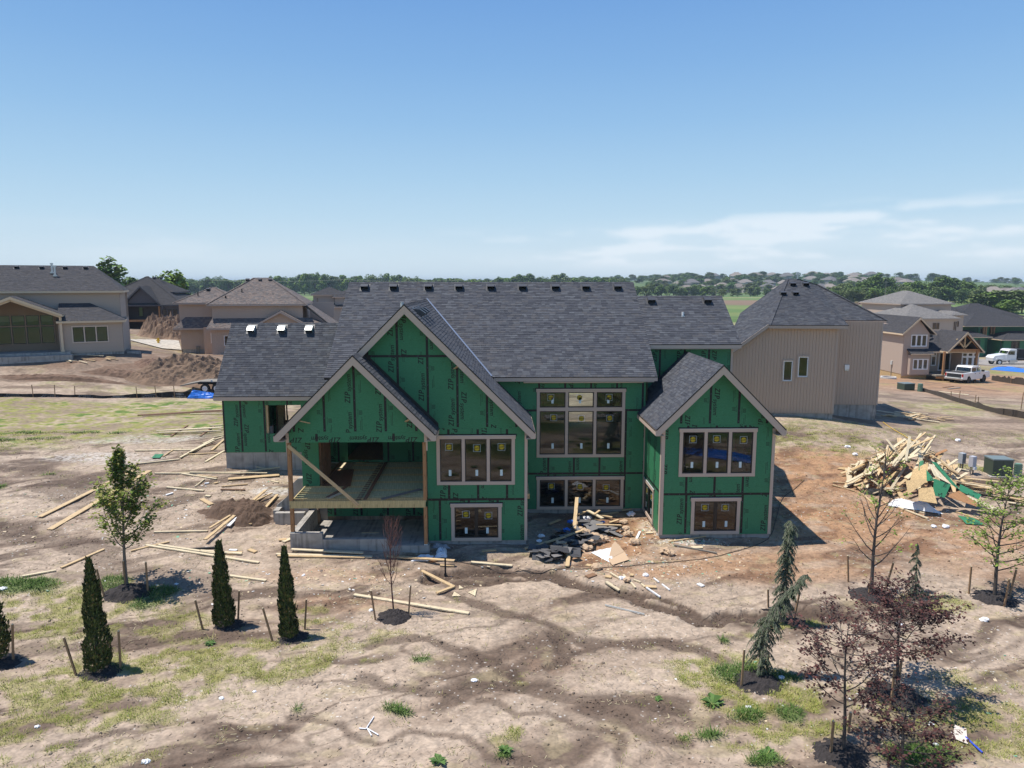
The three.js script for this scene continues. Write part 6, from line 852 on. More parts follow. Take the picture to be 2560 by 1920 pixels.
// ---- silt fences
const fenceTex = canvasTex(512, 64, (g, w, h) => { g.fillStyle = '#1b1b1d'; g.fillRect(0, 0, w, h); g.fillStyle = '#8f9398'; g.font = 'bold 20px sans-serif'; g.textAlign = 'center'; for (const x of [128, 384]) { g.fillText('GAVIDON', x, 28); g.fillText('913-515-4735', x, 54); } });
function siltFence(pts, hs, posts, label, mat, seed) {
  const o0 = gp(...pts[0]), g = tag(group('silt_fence', scene, o0), label, 'fence'), b = new B(); b.m = new THREE.Matrix4().makeTranslation(-o0[0], -o0[1], -o0[2]);
  const cv = new THREE.CatmullRomCurve3(pts.map((p, i) => V(p[0], hs[i] ?? .5, p[1]))), q = cv.getPoints(140); let L = 0;
  for (let i = 0; i < 140; i++) { const A = q[i], E = q[i + 1], d = A.distanceTo(E), wob = (k) => (noise(k * .35 + seed, 3) - .5) * .25, hA = A.y * (.8 + .4 * noise(i * .11, seed)), hE = E.y * (.8 + .4 * noise((i + 1) * .11, seed)); b.poly([gp(A.x, A.z + wob(i), -.05), gp(E.x, E.z + wob(i + 1), -.05), gp(E.x, E.z + wob(i + 1) * .3, hE), gp(A.x, A.z + wob(i) * .3, hA)], [[L / 5, 0], [(L + d) / 5, 0], [(L + d) / 5, 1], [L / 5, 1]]); L += d; }
  b.build('fabric', mat, g);
  for (const [x, z, h] of posts) { const c = new B(); c.m = b.m; c.beam(gp(x, z + .05, -.1), [x + (noise(x, 1) - .5) * .2, groundY(x, z) + h, z + .05], .045, .045); c.build('stake', M.stake, g); }
}
siltFence([[-39.388,-55.886], [-36.827,-56.64], [-35.459,-57.187], [-34.172,-57.657], [-32.949,-57.776], [-31.15,-58.218], [-29.558,-58.402], [-28.008,-58.441], [-26.407,-58.186], [-24.855,-58.026], [-22.921,-58.231]], [.26, .26, .24, .22, .24, .26, .32, .42, .48, .52, .54], [[-36.827,-56.64, 1], [-35.459,-57.187, 1], [-34.244,-57.783, .9], [-29.558,-58.402, .9], [-28.008,-58.441, .95], [-26.407,-58.186, 1], [-24.855,-58.026, .8]], 'black printed silt fence running across the grass toward the trailer', std(1, 1, 1, .85, { map: fenceTex }), 2);
const fabric = std(.075, .06, .048, .9);
siltFence([[40.029,-64.977], [39.929,-63.769], [39.021,-59.288], [38.433,-55.921], [38.027,-54.178], [37.794,-51.388], [38.512,-49.708]], [.4, .4, .4, .42, .45, .45, .45], [[39.075,-59.306, .8], [38.29,-54.785, .9], [40.713,-60.767, .7], [40.416,-58.238, .7], [41.852,-54.883, 1.4]], 'slumped dark silt fence winding from the green pedestal down the slope', fabric, 5);
siltFence([[60.729,-84.861], [60.227,-82.581], [60.109,-80.67], [60.178,-78.491]], [.6, .65, .7, .7], [[60.028,-80.639, .9]], 'short dark silt fence behind the white pickup', fabric, 8);
// ---- tarps
crumple([gp(-25.121,-57.435, 0), gp(-23.033,-57.671, 0), gp(-23.193,-58.082, .38), gp(-24.747,-57.766, .66)], 12, .16, blueTarp, 'blue_tarp', 'bright blue tarp draped over the silt fence beside the trailer', 'tarp', null, 6, .3);
crumple(G4([79.299,-111.484, 80.456,-104.809, 88.373,-115.199, 86.237,-119.982]), 14, .5, blueTarp, 'blue_tarp', 'long blue tarp lying on grass below the road', 'tarp', null, 9);
crumple([gp(11.8, -12.0), gp(20.5, -19.2), gp(21.5, -17.6), gp(12.8, -10.4)], 22, .3, blueTarp2, 'blue_tarp', 'long blue tarp lying on grass in front of the saplings', 'tarp', null, 11);
{ const b = new B(); b.box(-12, 12, -.06, .1, -.75, .75); const o = b.build('sidewalk', M.conc, scene); o.position.set(16, -.42, -5.6); o.rotation.y = -.12; kind(o, 'structure'); o.userData.label = 'pale concrete sidewalk along the grass'; }
// ---- utility boxes
{
  const P = (nm, label, cat, xz, ry, fn, grp) => { const g = group(nm, scene, gp(...xz), ry); fn(g); tag(g, label, cat, grp); return g; };
  const green = std(.045, .07, .05, .5), greenTop = std(.16, .20, .20, .5), mint = std(.15, .26, .19, .55), greyBox = std(.42, .44, .46, .45), greyDk = std(.16, .17, .18, .5);
  P('transformer', 'dark green transformer cabinet beside the grey meter pedestals', 'transformer', [26.607,-36.041], -.1, (g) => { part(g, 'cabinet', green, [-.5, -.004, 0, .86, -.42, .42], [.004, .5, 0, .86, -.42, .42]); part(g, 'lid', greenTop, [-.52, .52, .86, .93, -.46, .44]); part(g, 'pad', M.conc, [-.65, .65, -.15, .02, -.6, .55]); part(g, 'latch', M.galv, [-.03, .03, .4, .5, .42, .44]); });
  const ped = (lbl, xz, dk) => P('meter_pedestal', lbl, 'meter', xz, .35, (g) => { part(g, 'cabinet', dk ? greyBox : std(.5, .5, .54, .5), [-.14, .14, .42, .98, -.12, .12]); part(g, 'door', dk ? greyDk : std(.46, .46, .5, .5), [-.12, .12, .46, .94, .12, .135]); part(g, 'leg', M.greywood, [-.12, -.07, -.2, .42, -.03, .03]); part(g, 'leg', M.greywood, [.07, .12, -.2, .42, -.03, .03]); if (!dk) part(g, 'junction_box', M.white, [-.1, .1, .28, .42, .1, .2]); });
  ped('grey meter pedestal with dark door behind the lumber heap', [24.975,-36.555], 1); ped('pale lilac-grey meter pedestal between the dark-door pedestal and transformer', [25.212,-36.054], 0);
  const lv = (lbl, xz, s, mat) => P('utility_pedestal', lbl, 'pedestal', xz, 0, (g) => { const b = new B(); b.tube([0, 0, 0], [0, .62 * s, 0], .2 * s, .19 * s, 14); b.build('shell', mat, g); for (let i = 0; i < 4; i++) { const c = new B(); c.tube([0, (.1 + i * .13) * s, 0], [0, (.15 + i * .13) * s, 0], .225 * s, .2 * s, 14); c.build('louver', mat, g); } const d = new B(); d.tube([0, .6 * s, 0], [0, .68 * s, 0], .22 * s, .16 * s, 14); d.disc([0, .68 * s, 0], .16 * s, 14); d.build('cap', mat, g); });
  lv('mint green louvred pedestal beside the transformer cabinet', [27.789,-36.171], .95, mint); lv('mint green louvred pedestal at the end of the slumped silt fence', [39.712,-64.864], 1.1, mint); lv('tall green pedestal with pale cap beside the low dirt mound', [-28.941,-64.451], 1.0, std(.1, .19, .14, .55));
  P('utility_box', 'small dark green box with pale lid beside the tall green pedestal', 'utility box', [-28.321,-64.414], 0, (g) => { part(g, 'box', green, [-.17, .17, 0, .42, -.17, .17]); part(g, 'lid', greenTop, [-.18, .18, .42, .47, -.18, .18]); part(g, 'foot', green, [-.22, .22, -.1, .04, -.22, .22]); });
  P('transformer', 'dark green transformer box near the beige gabled house', 'transformer', [38.962,-65.91], .15, (g) => { part(g, 'cabinet', green, [-.55, .55, 0, .6, -.5, .5]); part(g, 'lid', greenTop, [-.57, .57, .6, .66, -.52, .52]); });
  P('fire_hydrant', 'yellow fire hydrant on bare dirt near the tan hip-roofed house', 'hydrant', [-43.212,-91.636], 0, (g) => { const y = std(.72, .46, .03, .5), b = new B(); b.tube([0, 0, 0], [0, .6, 0], .15, .13, 12); b.tube([0, 0, 0], [0, .08, 0], .22, .2, 12); b.build('barrel', y, g); const c = new B(); c.tube([0, .6, 0], [0, .78, 0], .19, .08, 12); c.disc([0, .78, 0], .08, 12); c.build('bonnet', y, g); const d = new B(); d.tube([-.25, .45, 0], [.25, .45, 0], .075, .075, 10); d.build('nozzle', y, g); });
  P('concrete_ring', 'pale round well ring beside the beige gabled house', 'ring', [45.309,-80.257], 0, (g) => { const b = new B(); for (let i = 0; i < 24; i++) { const a = i / 24 * 6.283, c = (i + 1) / 24 * 6.283; b.beam([Math.cos(a) * .75, .12, Math.sin(a) * .75], [Math.cos(c) * .75, .12, Math.sin(c) * .75], .18, .22); } b.build('rim', std(.6, .58, .54, .9), g); });
  boards([[41.783,-65.42, 43.535,-63.606, .35, 'w']], 'long pale pipe bundle lying uphill of the slumped silt fence', null, 'pipe_bundle', 'pipe'); boards([[45.483,-70.338, 47.82,-72.464, .25, 'b'], [44.885,-68.716, 47.529,-70.863, .2, 'g']], 'board on orange dirt before the white pickup', 'dark boards before the pickup');
  for (const [x, z, k] of [[1.473,-24.684, 0]]) void [x, z, k];
  P('spray_stake', 'thin dark post standing by the white plastic in front of the porch', 'post', [-1.991,-26.228], 0, (g) => { part(g, 'shaft', M.black, [-.03, .03, -.2, .75, -.03, .03]); part(g, 'collar', M.black, [-.045, .045, .02, .12, -.045, .045]); });
}
// ---- road, driveway slab
{ const road = new B(), xs = [[88.757,-128.874], [90.058,-124.349], [91.714,-118.484]], xn = [[98.907,-143.762], [101.611,-140.462], [106.164,-137.348]]; for (let i = 0; i < 2; i++) for (let k = 0; k < 8; k++) { const a = k / 8, c = (k + 1) / 8, L = (q, t) => [lerp(q[i][0], q[i + 1][0], t), lerp(q[i][1], q[i + 1][1], t)]; road.poly([gp(...L(xs, a), .06), gp(...L(xs, c), .06), gp(...L(xn, c), .06), gp(...L(xn, a), .06)]); } const o = road.build('road', std(.40, .38, .37, .9, { map: concTex }), scene); kind(o, 'structure'); o.userData.label = 'pale concrete street beside the green sheathed house';
  const dr = new B(), q = [[-47.3,-91.892], [-42.589,-96.02], [-38.843,-88.226], [-40.953,-87.741]]; dr.poly(q.map((p) => gp(...p, .12))); const d = dr.build('driveway', std(.62, .58, .52, .9, { map: concTex }), scene); kind(d, 'structure'); d.userData.label = 'pale new concrete driveway between the far left houses'; }
console.log('site');
// ---------------------------------------------------------------- vehicles
function wheel(parent, x, y, z, r, w, rim) { const g = group('wheel', parent), t = new B(), s = 16; t.tube([x, y, z - w / 2], [x, y, z + w / 2], r, r, s); for (const k of [-1, 1]) { const ring = [], inn = []; for (let i = 0; i < s; i++) { const a = i / s * 6.283, c = (i + 1) / s * 6.283, q = (an, rr) => [x + Math.cos(an) * rr, y + Math.sin(an) * rr, z + k * w / 2]; t.poly([q(a, r), q(c, r), q(c, r * .62), q(a, r * .62)]); void ring; void inn; } } t.build('tyre', M.rubber, g); const d = new B(); for (const k of [-1, 1]) { d.disc([x, y, z + k * (w / 2 - .03)], r * .62, s, 'z'); d.disc([x, y, z + k * (w / 2 - .005)], r * .22, 8, 'z'); } d.build('rim', rim, g); return g; }
// a body from a side outline, extruded across with a bevelled shoulder
function hull(parent, name, mat, pts, hw, inset = .05) { const sh = new THREE.Shape(pts.map((p) => new THREE.Vector2(p[0], p[1]))), g = new THREE.ExtrudeGeometry(sh, { depth: 2 * (hw - inset), bevelEnabled: true, bevelSize: inset, bevelThickness: inset, bevelSegments: 2, curveSegments: 4 }); g.translate(0, 0, -(hw - inset)); const m = shadows(new THREE.Mesh(g, mat)); m.name = name; parent.add(m); return m; }
const paintW = new THREE.MeshPhysicalMaterial({ color: lin(.8, .8, .8), roughness: .35, clearcoat: .6, clearcoatRoughness: .1, side: THREE.DoubleSide }), rimM = std(.5, .5, .52, .35, { metalness: .6 }), rimD = std(.03, .03, .032, .5);
{ // pickup
  const a = [53.279,-79.785], c = [55.113,-78.917], g = tag(group('pickup_truck', scene, gp((a[0] + c[0]) / 2 - .1, (a[1] + c[1]) / 2 - .2, .02), .5), 'white crew-cab pickup with open tailgate on orange dirt', 'truck');
  hull(g, 'body', paintW, [[-2.75, .62], [-1.9, .55], [-1.85, .85], [-1.55, 1.0], [-1.25, .85], [-1.2, .5], [1.25, .5], [1.3, .85], [1.6, 1.0], [1.95, .85], [2.0, .5], [2.75, .55], [2.8, 1.0], [2.65, 1.18], [1.35, 1.26], [.9, 1.28], [-.9, 1.25], [-2.75, 1.22]], .98, .06);
  hull(g, 'cab_roof', paintW, [[.78, 1.8], [.4, 1.92], [-.7, 1.92], [-.87, 1.8], [-.66, 1.78], [.58, 1.78]], .84, .04);
  for (const sd of [-1, 1]) for (const [x0, y0, x1, y1, w] of [[1.3, 1.24, .74, 1.84, .07], [.13, 1.24, .13, 1.84, .08], [-.95, 1.24, -.84, 1.84, .14]]) { const p = new B(); p.beam([x0, y0, sd * .84], [x1, y1, sd * .8], .05, w); p.build('pillar', paintW, g); }
  for (const x of [.25, -.55]) for (const zq of [-.42, .42]) part(g, 'seat', std(.09, .085, .08, .9), [x - .08, x + .08, 1.24, 1.55, zq - .24, zq + .24], [x - .05, x + .05, 1.55, 1.7, zq - .12, zq + .12]);
  for (const s of [-1, 1]) { const ga = new B(), gc = new B(); ga.poly([[-.7, 1.34, s * .835], [.08, 1.34, s * .835], [.08, 1.74, s * .825], [-.66, 1.74, s * .825]]); gc.poly([[.18, 1.34, s * .835], [1.02, 1.34, s * .835], [.6, 1.74, s * .825], [.18, 1.74, s * .825]]); ga.build('side_window', M.glassFar, g); gc.build('side_window', M.glassFar, g); } const rw = new B(); rw.poly([[-.97, 1.34, -.66], [-.97, 1.34, .66], [-.87, 1.74, .62], [-.87, 1.74, -.62]]); rw.build('rear_window', M.glassFar, g); const ws = new B(); ws.poly([[1.27, 1.36, -.7], [1.27, 1.36, .7], [.84, 1.78, .64], [.84, 1.78, -.64]]); ws.build('windscreen', M.glassFar, g);
  part(g, 'bed_opening', M.black, [-2.83, -2.81, .75, 1.18, -.78, .78]); part(g, 'bed_cover', std(.05, .05, .055, .6), [-2.7, -1.0, 1.285, 1.31, -.82, .82]); part(g, 'tailgate', M.galv, [-3.35, -2.8, .7, .76, -.8, .8]); part(g, 'rear_bumper', M.metal, [-2.98, -2.8, .52, .68, -.95, .95]); part(g, 'front_bumper', M.galv, [2.78, 2.9, .5, .72, -.95, .95]);
  for (const s of [-1, 1]) { part(g, 'tail_light', std(.35, .01, .01, .3), [-2.82, -2.74, .85, 1.2, s * .9 - .08, s * .9 + .08]); part(g, 'headlight', M.galv, [2.7, 2.82, .85, 1.05, s * .8 - .15, s * .8 + .15]); part(g, 'mirror', M.black, [.95, 1.15, 1.3, 1.5, s * 1.08 - .12, s * 1.08 + .12]); part(g, 'door_handle', M.black, [-.45, -.25, 1.1, 1.14, s * .99 - .015, s * .99 + .015]); part(g, 'door_handle', M.black, [.45, .65, 1.1, 1.14, s * .99 - .015, s * .99 + .015]); for (const x of [-1.55, 1.62]) wheel(g, x, .42, s * .86, .42, .26, rimD); }
}
{ // flatbed lorry
  const p = [95.047,-129.26], g = tag(group('flatbed_truck', scene, gp(p[0] + 1, p[1], .1), Math.PI + .06), 'white day-cab flatbed truck parked on the pale street', 'truck');
  hull(g, 'hood', paintW, [[1.9, .9], [4.4, .85], [4.5, 1.3], [4.2, 1.65], [1.9, 1.95]], .95, .12); hull(g, 'cab', paintW, [[.1, .9], [2.0, .9], [2.05, 1.88], [.1, 1.8]], 1.05, .1); hull(g, 'cab_roof', paintW, [[1.66, 2.62], [1.5, 2.78], [1.3, 2.86], [.2, 2.86], [.1, 2.62]], 1.06, .06);
  for (const sd of [-1, 1]) for (const [x0, x1, w] of [[2.0, 1.62, .08], [.28, .26, .34]]) { const p = new B(); p.beam([x0, 1.82, sd * 1.02], [x1, 2.66, sd * 1.0], .06, w); p.build('pillar', paintW, g); } part(g, 'cab_back', paintW, [.1, .18, 1.8, 2.64, -1, 1]); for (const zq of [-.5, .5]) part(g, 'seat', std(.09, .085, .08, .9), [.4, .6, 1.6, 2.3, zq - .28, zq + .28]);
  for (const s of [-1, 1]) { const gl = new B(); gl.poly([[.5, 1.85, s * 1.06], [1.8, 1.85, s * 1.06], [1.5, 2.55, s * 1.06], [.5, 2.55, s * 1.06]]); gl.build('side_window', M.glassFar, g); } const ws = new B(); ws.poly([[2.03, 1.95, -.9], [2.03, 1.95, .9], [1.62, 2.72, .85], [1.62, 2.72, -.85]]); ws.build('windscreen', M.glassFar, g);
  part(g, 'headboard', M.black, [-1.6, -.2, 1.3, 2.9, -1.1, 1.1]); part(g, 'bed', std(.1, .1, .11, .7), [-9.5, -.2, 1.12, 1.3, -1.2, 1.2]); part(g, 'frame_rail', M.black, [-9.3, 4.2, .75, 1.1, -.45, .45]); for (const s of [-1, 1]) { part(g, 'fuel_tank', M.metal, [-.1, 1.4, .5, .95, s * .95 - .25, s * .95 + .25]); part(g, 'step', M.galv, [.3, 1.3, .3, .42, s * 1.0 - .12, s * 1.0 + .12]); part(g, 'fender', paintW, [2.7, 4.0, 1.05, 1.2, s * .95 - .2, s * .95 + .2]); wheel(g, 3.3, .52, s * .95, .52, .28, M.white); for (const x of [-6.4, -7.7]) wheel(g, x, .52, s * .95, .52, .5, rimM); }
}
{ // trailer
  const p = [-24.838,-61.849], g = tag(group('equipment_trailer', scene, gp(p[0], p[1], .05), -.05), 'flat grey equipment trailer half hidden behind the garage roof', 'trailer');
  { const b = new B(); b.poly([[-2.3, .6, -1], [-.7, .92, -1], [-.7, .92, 1], [-2.3, .6, 1]]); b.poly([[-2.3, .52, -1], [-.7, .8, -1], [-.7, .8, 1], [-2.3, .52, 1]]); b.poly([[-2.3, .52, 1], [-.7, .8, 1], [-.7, .92, 1], [-2.3, .6, 1]]); b.build('ramp', M.greywood, g); } part(g, 'deck', M.greywood, [-.7, 4.6, .84, .92, -1, 1]); part(g, 'rail', M.black, [-.7, 4.6, .72, .86, .98, 1.06], [-.7, 4.6, .72, .86, -1.06, -.98]); part(g, 'fender', M.black, [-.5, 1.5, .9, .96, 1.02, 1.36]); part(g, 'lamp_bracket', std(.5, .5, .52, .5), [.5, .62, .96, 1.1, 1.1, 1.2]); part(g, 'tongue', M.black, [4.6, 6, .6, .72, -.08, .08]);
  for (const s of [-1, 1]) for (const x of [0, 1.0]) wheel(g, x, .38, s * 1.2, .4, .24, M.white);
}
// ---------------------------------------------------------------- people: one continuous body each
function person(pos, ry, pose, cols, label) {
  const R = 72, S = 1.05, mc = new MarchingCubes(R, new THREE.MeshStandardMaterial(), false, false, 200000); mc.isolation = 0;
  const bones = pose, sm = .03;
  const dist = (p) => { let d = 9; for (const [a, b, r0, r1] of bones) { const bx = b[0] - a[0], by = b[1] - a[1], bz = b[2] - a[2], t = clamp(((p[0] - a[0]) * bx + (p[1] - a[1]) * by + (p[2] - a[2]) * bz) / (bx * bx + by * by + bz * bz + 1e-9)), q = Math.hypot(p[0] - a[0] - bx * t, p[1] - a[1] - by * t, p[2] - a[2] - bz * t) - lerp(r0, r1, t), h = clamp(.5 + .5 * (d - q) / sm); d = lerp(d, q, h) - sm * h * (1 - h); } return d; };
  for (let k = 0; k < R; k++) for (let j = 0; j < R; j++) for (let i = 0; i < R; i++) mc.field[k * R * R + j * R + i] = -dist([(i / R * 2 - 1) * S, (j / R * 2 - 1) * S + .95, (k / R * 2 - 1) * S]);
  mc.update(); const n = mc.count, P = mc.positionArray.slice(0, n * 3), N = mc.normalArray.slice(0, n * 3), C = new Float32Array(n * 3);
  for (let i = 0; i < n; i++) { P[i * 3] *= S; P[i * 3 + 1] = P[i * 3 + 1] * S + .95; P[i * 3 + 2] *= S; const y = P[i * 3 + 1], x = Math.abs(P[i * 3]), c = y > 1.62 ? (y > 1.72 ? cols[3] : cols[2]) : y > 1.5 && x < .09 ? cols[2] : y > .9 ? (x > .3 && y < 1.1 ? cols[2] : cols[0]) : y > .09 ? cols[1] : [.03, .025, .02]; C.set(c, i * 3); }
  const g = new THREE.BufferGeometry(); g.setAttribute('position', new THREE.BufferAttribute(P, 3)); g.setAttribute('normal', new THREE.BufferAttribute(N, 3)); g.setAttribute('color', new THREE.BufferAttribute(C, 3));
  const o = shadows(new THREE.Mesh(g, vmat(.85))); o.name = numbered('person'); o.position.set(...pos); o.rotation.y = ry; scene.add(o); tag(o, label, 'person'); return o;
}
const stand = (arm) => { const L = [[[0, .95, 0], [0, 1.38, 0], .15, .17], [[-.17, 1.4, 0], [.17, 1.4, 0], .075, .075], [[0, 1.42, 0], [0, 1.62, .01], .055, .05], [[0, 1.66, .02], [0, 1.72, .01], .095, .1], [[0, 1.66, .1], [0, 1.65, .12], .018, .012], [[0, .9, 0], [0, 1, 0], .155, .15]]; for (const s of [-1, 1]) { L.push([[s * .09, .9, 0], [s * .11, .5, .02], .095, .065], [[s * .11, .5, .02], [s * .12, .08, -.02], .06, .042], [[s * .12, .05, -.03], [s * .13, .04, .14], .045, .035]); const e = arm(s); L.push([[s * .2, 1.4, 0], e[0], .055, .045], [e[0], e[1], .043, .032], [e[1], e[2], .04, .02], [e[1], [e[1][0] + s * .0, e[1][1] - .03, e[1][2] + .05], .014, .01]); } return L; };
person((() => { const p = [-45.1,4.434,-97]; return [p[0], groundY(p[0], p[2]), p[2]]; })(), 0, stand((s) => [[s * .27, 1.12, 0], [s * .29, .87, .06], [s * .29, .78, .1]]), [[.75, .75, .75], [.25, .04, .04], [.3, .18, .12], [.04, .03, .03]], 'person in white shirt and dark red trousers beside the dirt mound');
person([95.491,-3.193,-131], Math.PI * .5, stand((s) => [[s * .27, 1.14, .04], [s * .26, .95, .22], [s * .25, .93, .31]]), [[.38, .72, .04], [.05, .06, .09], [.3, .18, .12], [.04, .03, .03]], 'person in lime safety vest standing on the flatbed truck');
console.log('vehicles');

// ---------------------------------------------------------------- young trees and shrubs
const leafMat = new THREE.MeshPhysicalMaterial({ color: 0xffffff, vertexColors: true, roughness: .8, side: THREE.DoubleSide, transmission: .25, thickness: 0, specularIntensity: .3 }), barkGrey = std(.2, .175, .155, .95, { map: woodTex }), barkDark = std(.085, .07, .062, .95), barkRed = std(.13, .06, .05, .9), needleMat = vmat(.9);
function leaf(b, p, s, r, c, droop = 0) { // a bent leaf of four corners
  const a = r() * 6.283, t = (r() - .5) * 1.6 - droop, dx = Math.cos(a) * Math.cos(t), dy = Math.sin(t), dz = Math.sin(a) * Math.cos(t), w = [-Math.sin(a), (r() - .5) * .8, Math.cos(a)], k = .7 + r() * .6; b.col = shade(c, k);
  const q = (u, v) => [p[0] + dx * u * s + w[0] * v * s, p[1] + dy * u * s + w[1] * v * s, p[2] + dz * u * s + w[2] * v * s]; b.poly([q(0, 0), q(.5, .36), q(1, 0), q(.5, -.36)]);
}
// tree with limbs that end on an envelope: env(t) = radius at height fraction t of the crown
function youngTree(name, label, xz, o) {
  const r = rng(o.seed), base = gp(...xz), g = tag(group(name, scene, base), label, o.cat || 'tree', o.grp), tb = new B(), lb = new B(), top = o.h, lean = o.lean || [0, 0], ax = (t) => [lean[0] * t * t + .04 * Math.sin(t * 5 + o.seed), top * t, lean[1] * t * t + .03 * Math.cos(t * 4)];
  for (let i = 0; i < 12; i++) tb.tube(ax(i / 12), ax((i + 1) / 12), lerp(o.r, .008, i / 12), lerp(o.r, .008, (i + 1) / 12), 7);
  tb.build('trunk', o.bark, g); const bb = new B(), lv = (p, dens) => { for (let k = 0; k < dens; k++) leaf(lb, [p[0] + (r() - .5) * o.spread, p[1] + (r() - .5) * o.spread, p[2] + (r() - .5) * o.spread], o.leaf * (.7 + .6 * r()), r, o.cols[Math.floor(r() * o.cols.length)], o.droop || 0); };
  for (let i = 0; i < o.limbs; i++) {
    const t0 = lerp(o.clear, .93, (i + r() * .8) / o.limbs), s0 = ax(t0), te = Math.min(1.02, t0 + (o.rise ?? .25) * (1 - t0 * .4) * (.6 + .8 * r())), an = i * 2.399 + r() * .8, rad = o.env(clamp((te - o.clear) / (1 - o.clear))) * (.75 + .35 * r()), c0 = ax(Math.min(1, te)), e = [c0[0] + Math.cos(an) * rad, top * te, c0[2] + Math.sin(an) * rad], n = 6; let pr = s0; const pts = [s0];
    for (let k = 1; k <= n; k++) { const u = k / n, p = [lerp(s0[0], e[0], Math.pow(u, .85)) + (r() - .5) * .05, lerp(s0[1], e[1], Math.pow(u, o.curve ?? 1.2)), lerp(s0[2], e[2], Math.pow(u, .85)) + (r() - .5) * .05], w = (v) => lerp(o.r * .42 * (1 - t0 * .5), .004, v); bb.tube(pr, p, w((k - 1) / n), w(u), 5); pr = p; pts.push(p); }
    const tw = o.twigs ?? 5; for (let k = 0; k < tw; k++) { const u = .3 + .7 * (k + r()) / tw, q = pts[Math.min(n, Math.floor(u * n))], L = rad * .4 * (.5 + r()), a2 = an + (r() - .5) * 2.6, f = [q[0] + Math.cos(a2) * L, q[1] + (o.twigUp ?? .35) * L + (r() - .3) * .12, q[2] + Math.sin(a2) * L]; bb.tube(q, f, .007, .003, 4); for (const v of o.at || [.35, .7, 1]) if (r() < (o.fill ?? 1)) lv([lerp(q[0], f[0], v), lerp(q[1], f[1], v), lerp(q[2], f[2], v)], o.dens); }
    if (r() < (o.fill ?? 1)) for (const k of [n - 1, n]) lv(pts[k], o.dens);
  }
  bb.build('branches', o.bark, g); if (lb.p.length) lb.build('crown', leafMat, g); return g;
}
const mapleC = [[.19, .25, .045], [.14, .2, .035], [.26, .3, .065], [.29, .27, .08]], oakC = [[.21, .3, .055], [.16, .25, .045], [.28, .34, .08]], plumC = [[.09, .04, .037], [.06, .027, .026], [.14, .055, .048], [.085, .048, .04]];
youngTree('maple_sapling', 'leafy green young maple in black mulch beside the scattered planks', [-13.374,-24.747], { seed: 4, h: 4.95, r: .065, bark: barkGrey, clear: .27, limbs: 34, env: (t) => 1.55 * Math.min(1, (t + .14) / .32) * Math.pow(1 - t, .62) * 1.08, leaf: .125, spread: .24, cols: mapleC, dens: 8, twigs: 7, fill: .88, rise: .34, curve: 1.5 });
youngTree('oak_sapling', 'tall sparse oak sapling with bare limbs before the lumber heap', [13.384,-23.801], { seed: 9, h: 5.5, r: .07, lean: [.35, -.2], bark: barkDark, clear: .2, limbs: 30, env: (t) => 1.55 * (1 - .72 * t), leaf: .1, spread: .2, cols: oakC, dens: 9, twigs: 6, fill: .2, rise: .24, at: [.9], curve: 1.1 });
youngTree('oak_sapling', 'shorter oak sapling with fresh yellow-green leaves near the transformer', [17.702,-23.583], { seed: 15, h: 4.5, r: .07, lean: [.3, -.1], bark: barkDark, clear: .22, limbs: 30, env: (t) => 1.5 * (1 - .65 * t), leaf: .1, spread: .24, cols: oakC, dens: 6, twigs: 6, fill: .62, rise: .16, curve: 1 });
youngTree('plum_tree', 'purple-leaved young tree with the widest crown, in its own black mulch', [11.111,-18.125], { seed: 21, h: 2.8, r: .055, bark: barkDark, clear: .36, limbs: 30, env: (t) => 2.0 * (1 - .5 * t), leaf: .085, spread: .22, cols: plumC, dens: 7, twigs: 8, fill: .75, rise: .3, curve: 1.1 });
youngTree('plum_tree', 'purple-leaved young tree with narrow upright crown between two stakes', [8.337,-15.6], { seed: 26, h: 3.3, r: .05, bark: barkDark, clear: .34, limbs: 22, env: (t) => .85 + .5 * t * (1 - t * .4), leaf: .08, spread: .18, cols: plumC, dens: 5, twigs: 8, fill: .68, rise: .42, curve: 1.3 });
youngTree('plum_tree', 'sparse purple-leaved young tree rising in front of the other two', [9.0, -14.2], { seed: 33, h: 2.15, r: .05, bark: barkDark, clear: .25, limbs: 24, env: (t) => 1.55 * (1 - .45 * t), leaf: .08, spread: .18, cols: plumC, dens: 5, twigs: 8, fill: .5, rise: .4, curve: 1.2 });
youngTree('bare_sapling', 'leafless reddish sapling with upright twigs in black mulch', [-3.547,-22.935], { seed: 40, h: 3.3, r: .03, bark: barkRed, clear: .28, limbs: 26, env: (t) => .55 * Math.sin(Math.PI * clamp(.25 + .6 * t)), leaf: .01, spread: .01, cols: plumC, dens: 0, twigs: 5, twigUp: 1.6, rise: .55, curve: 1.5 });
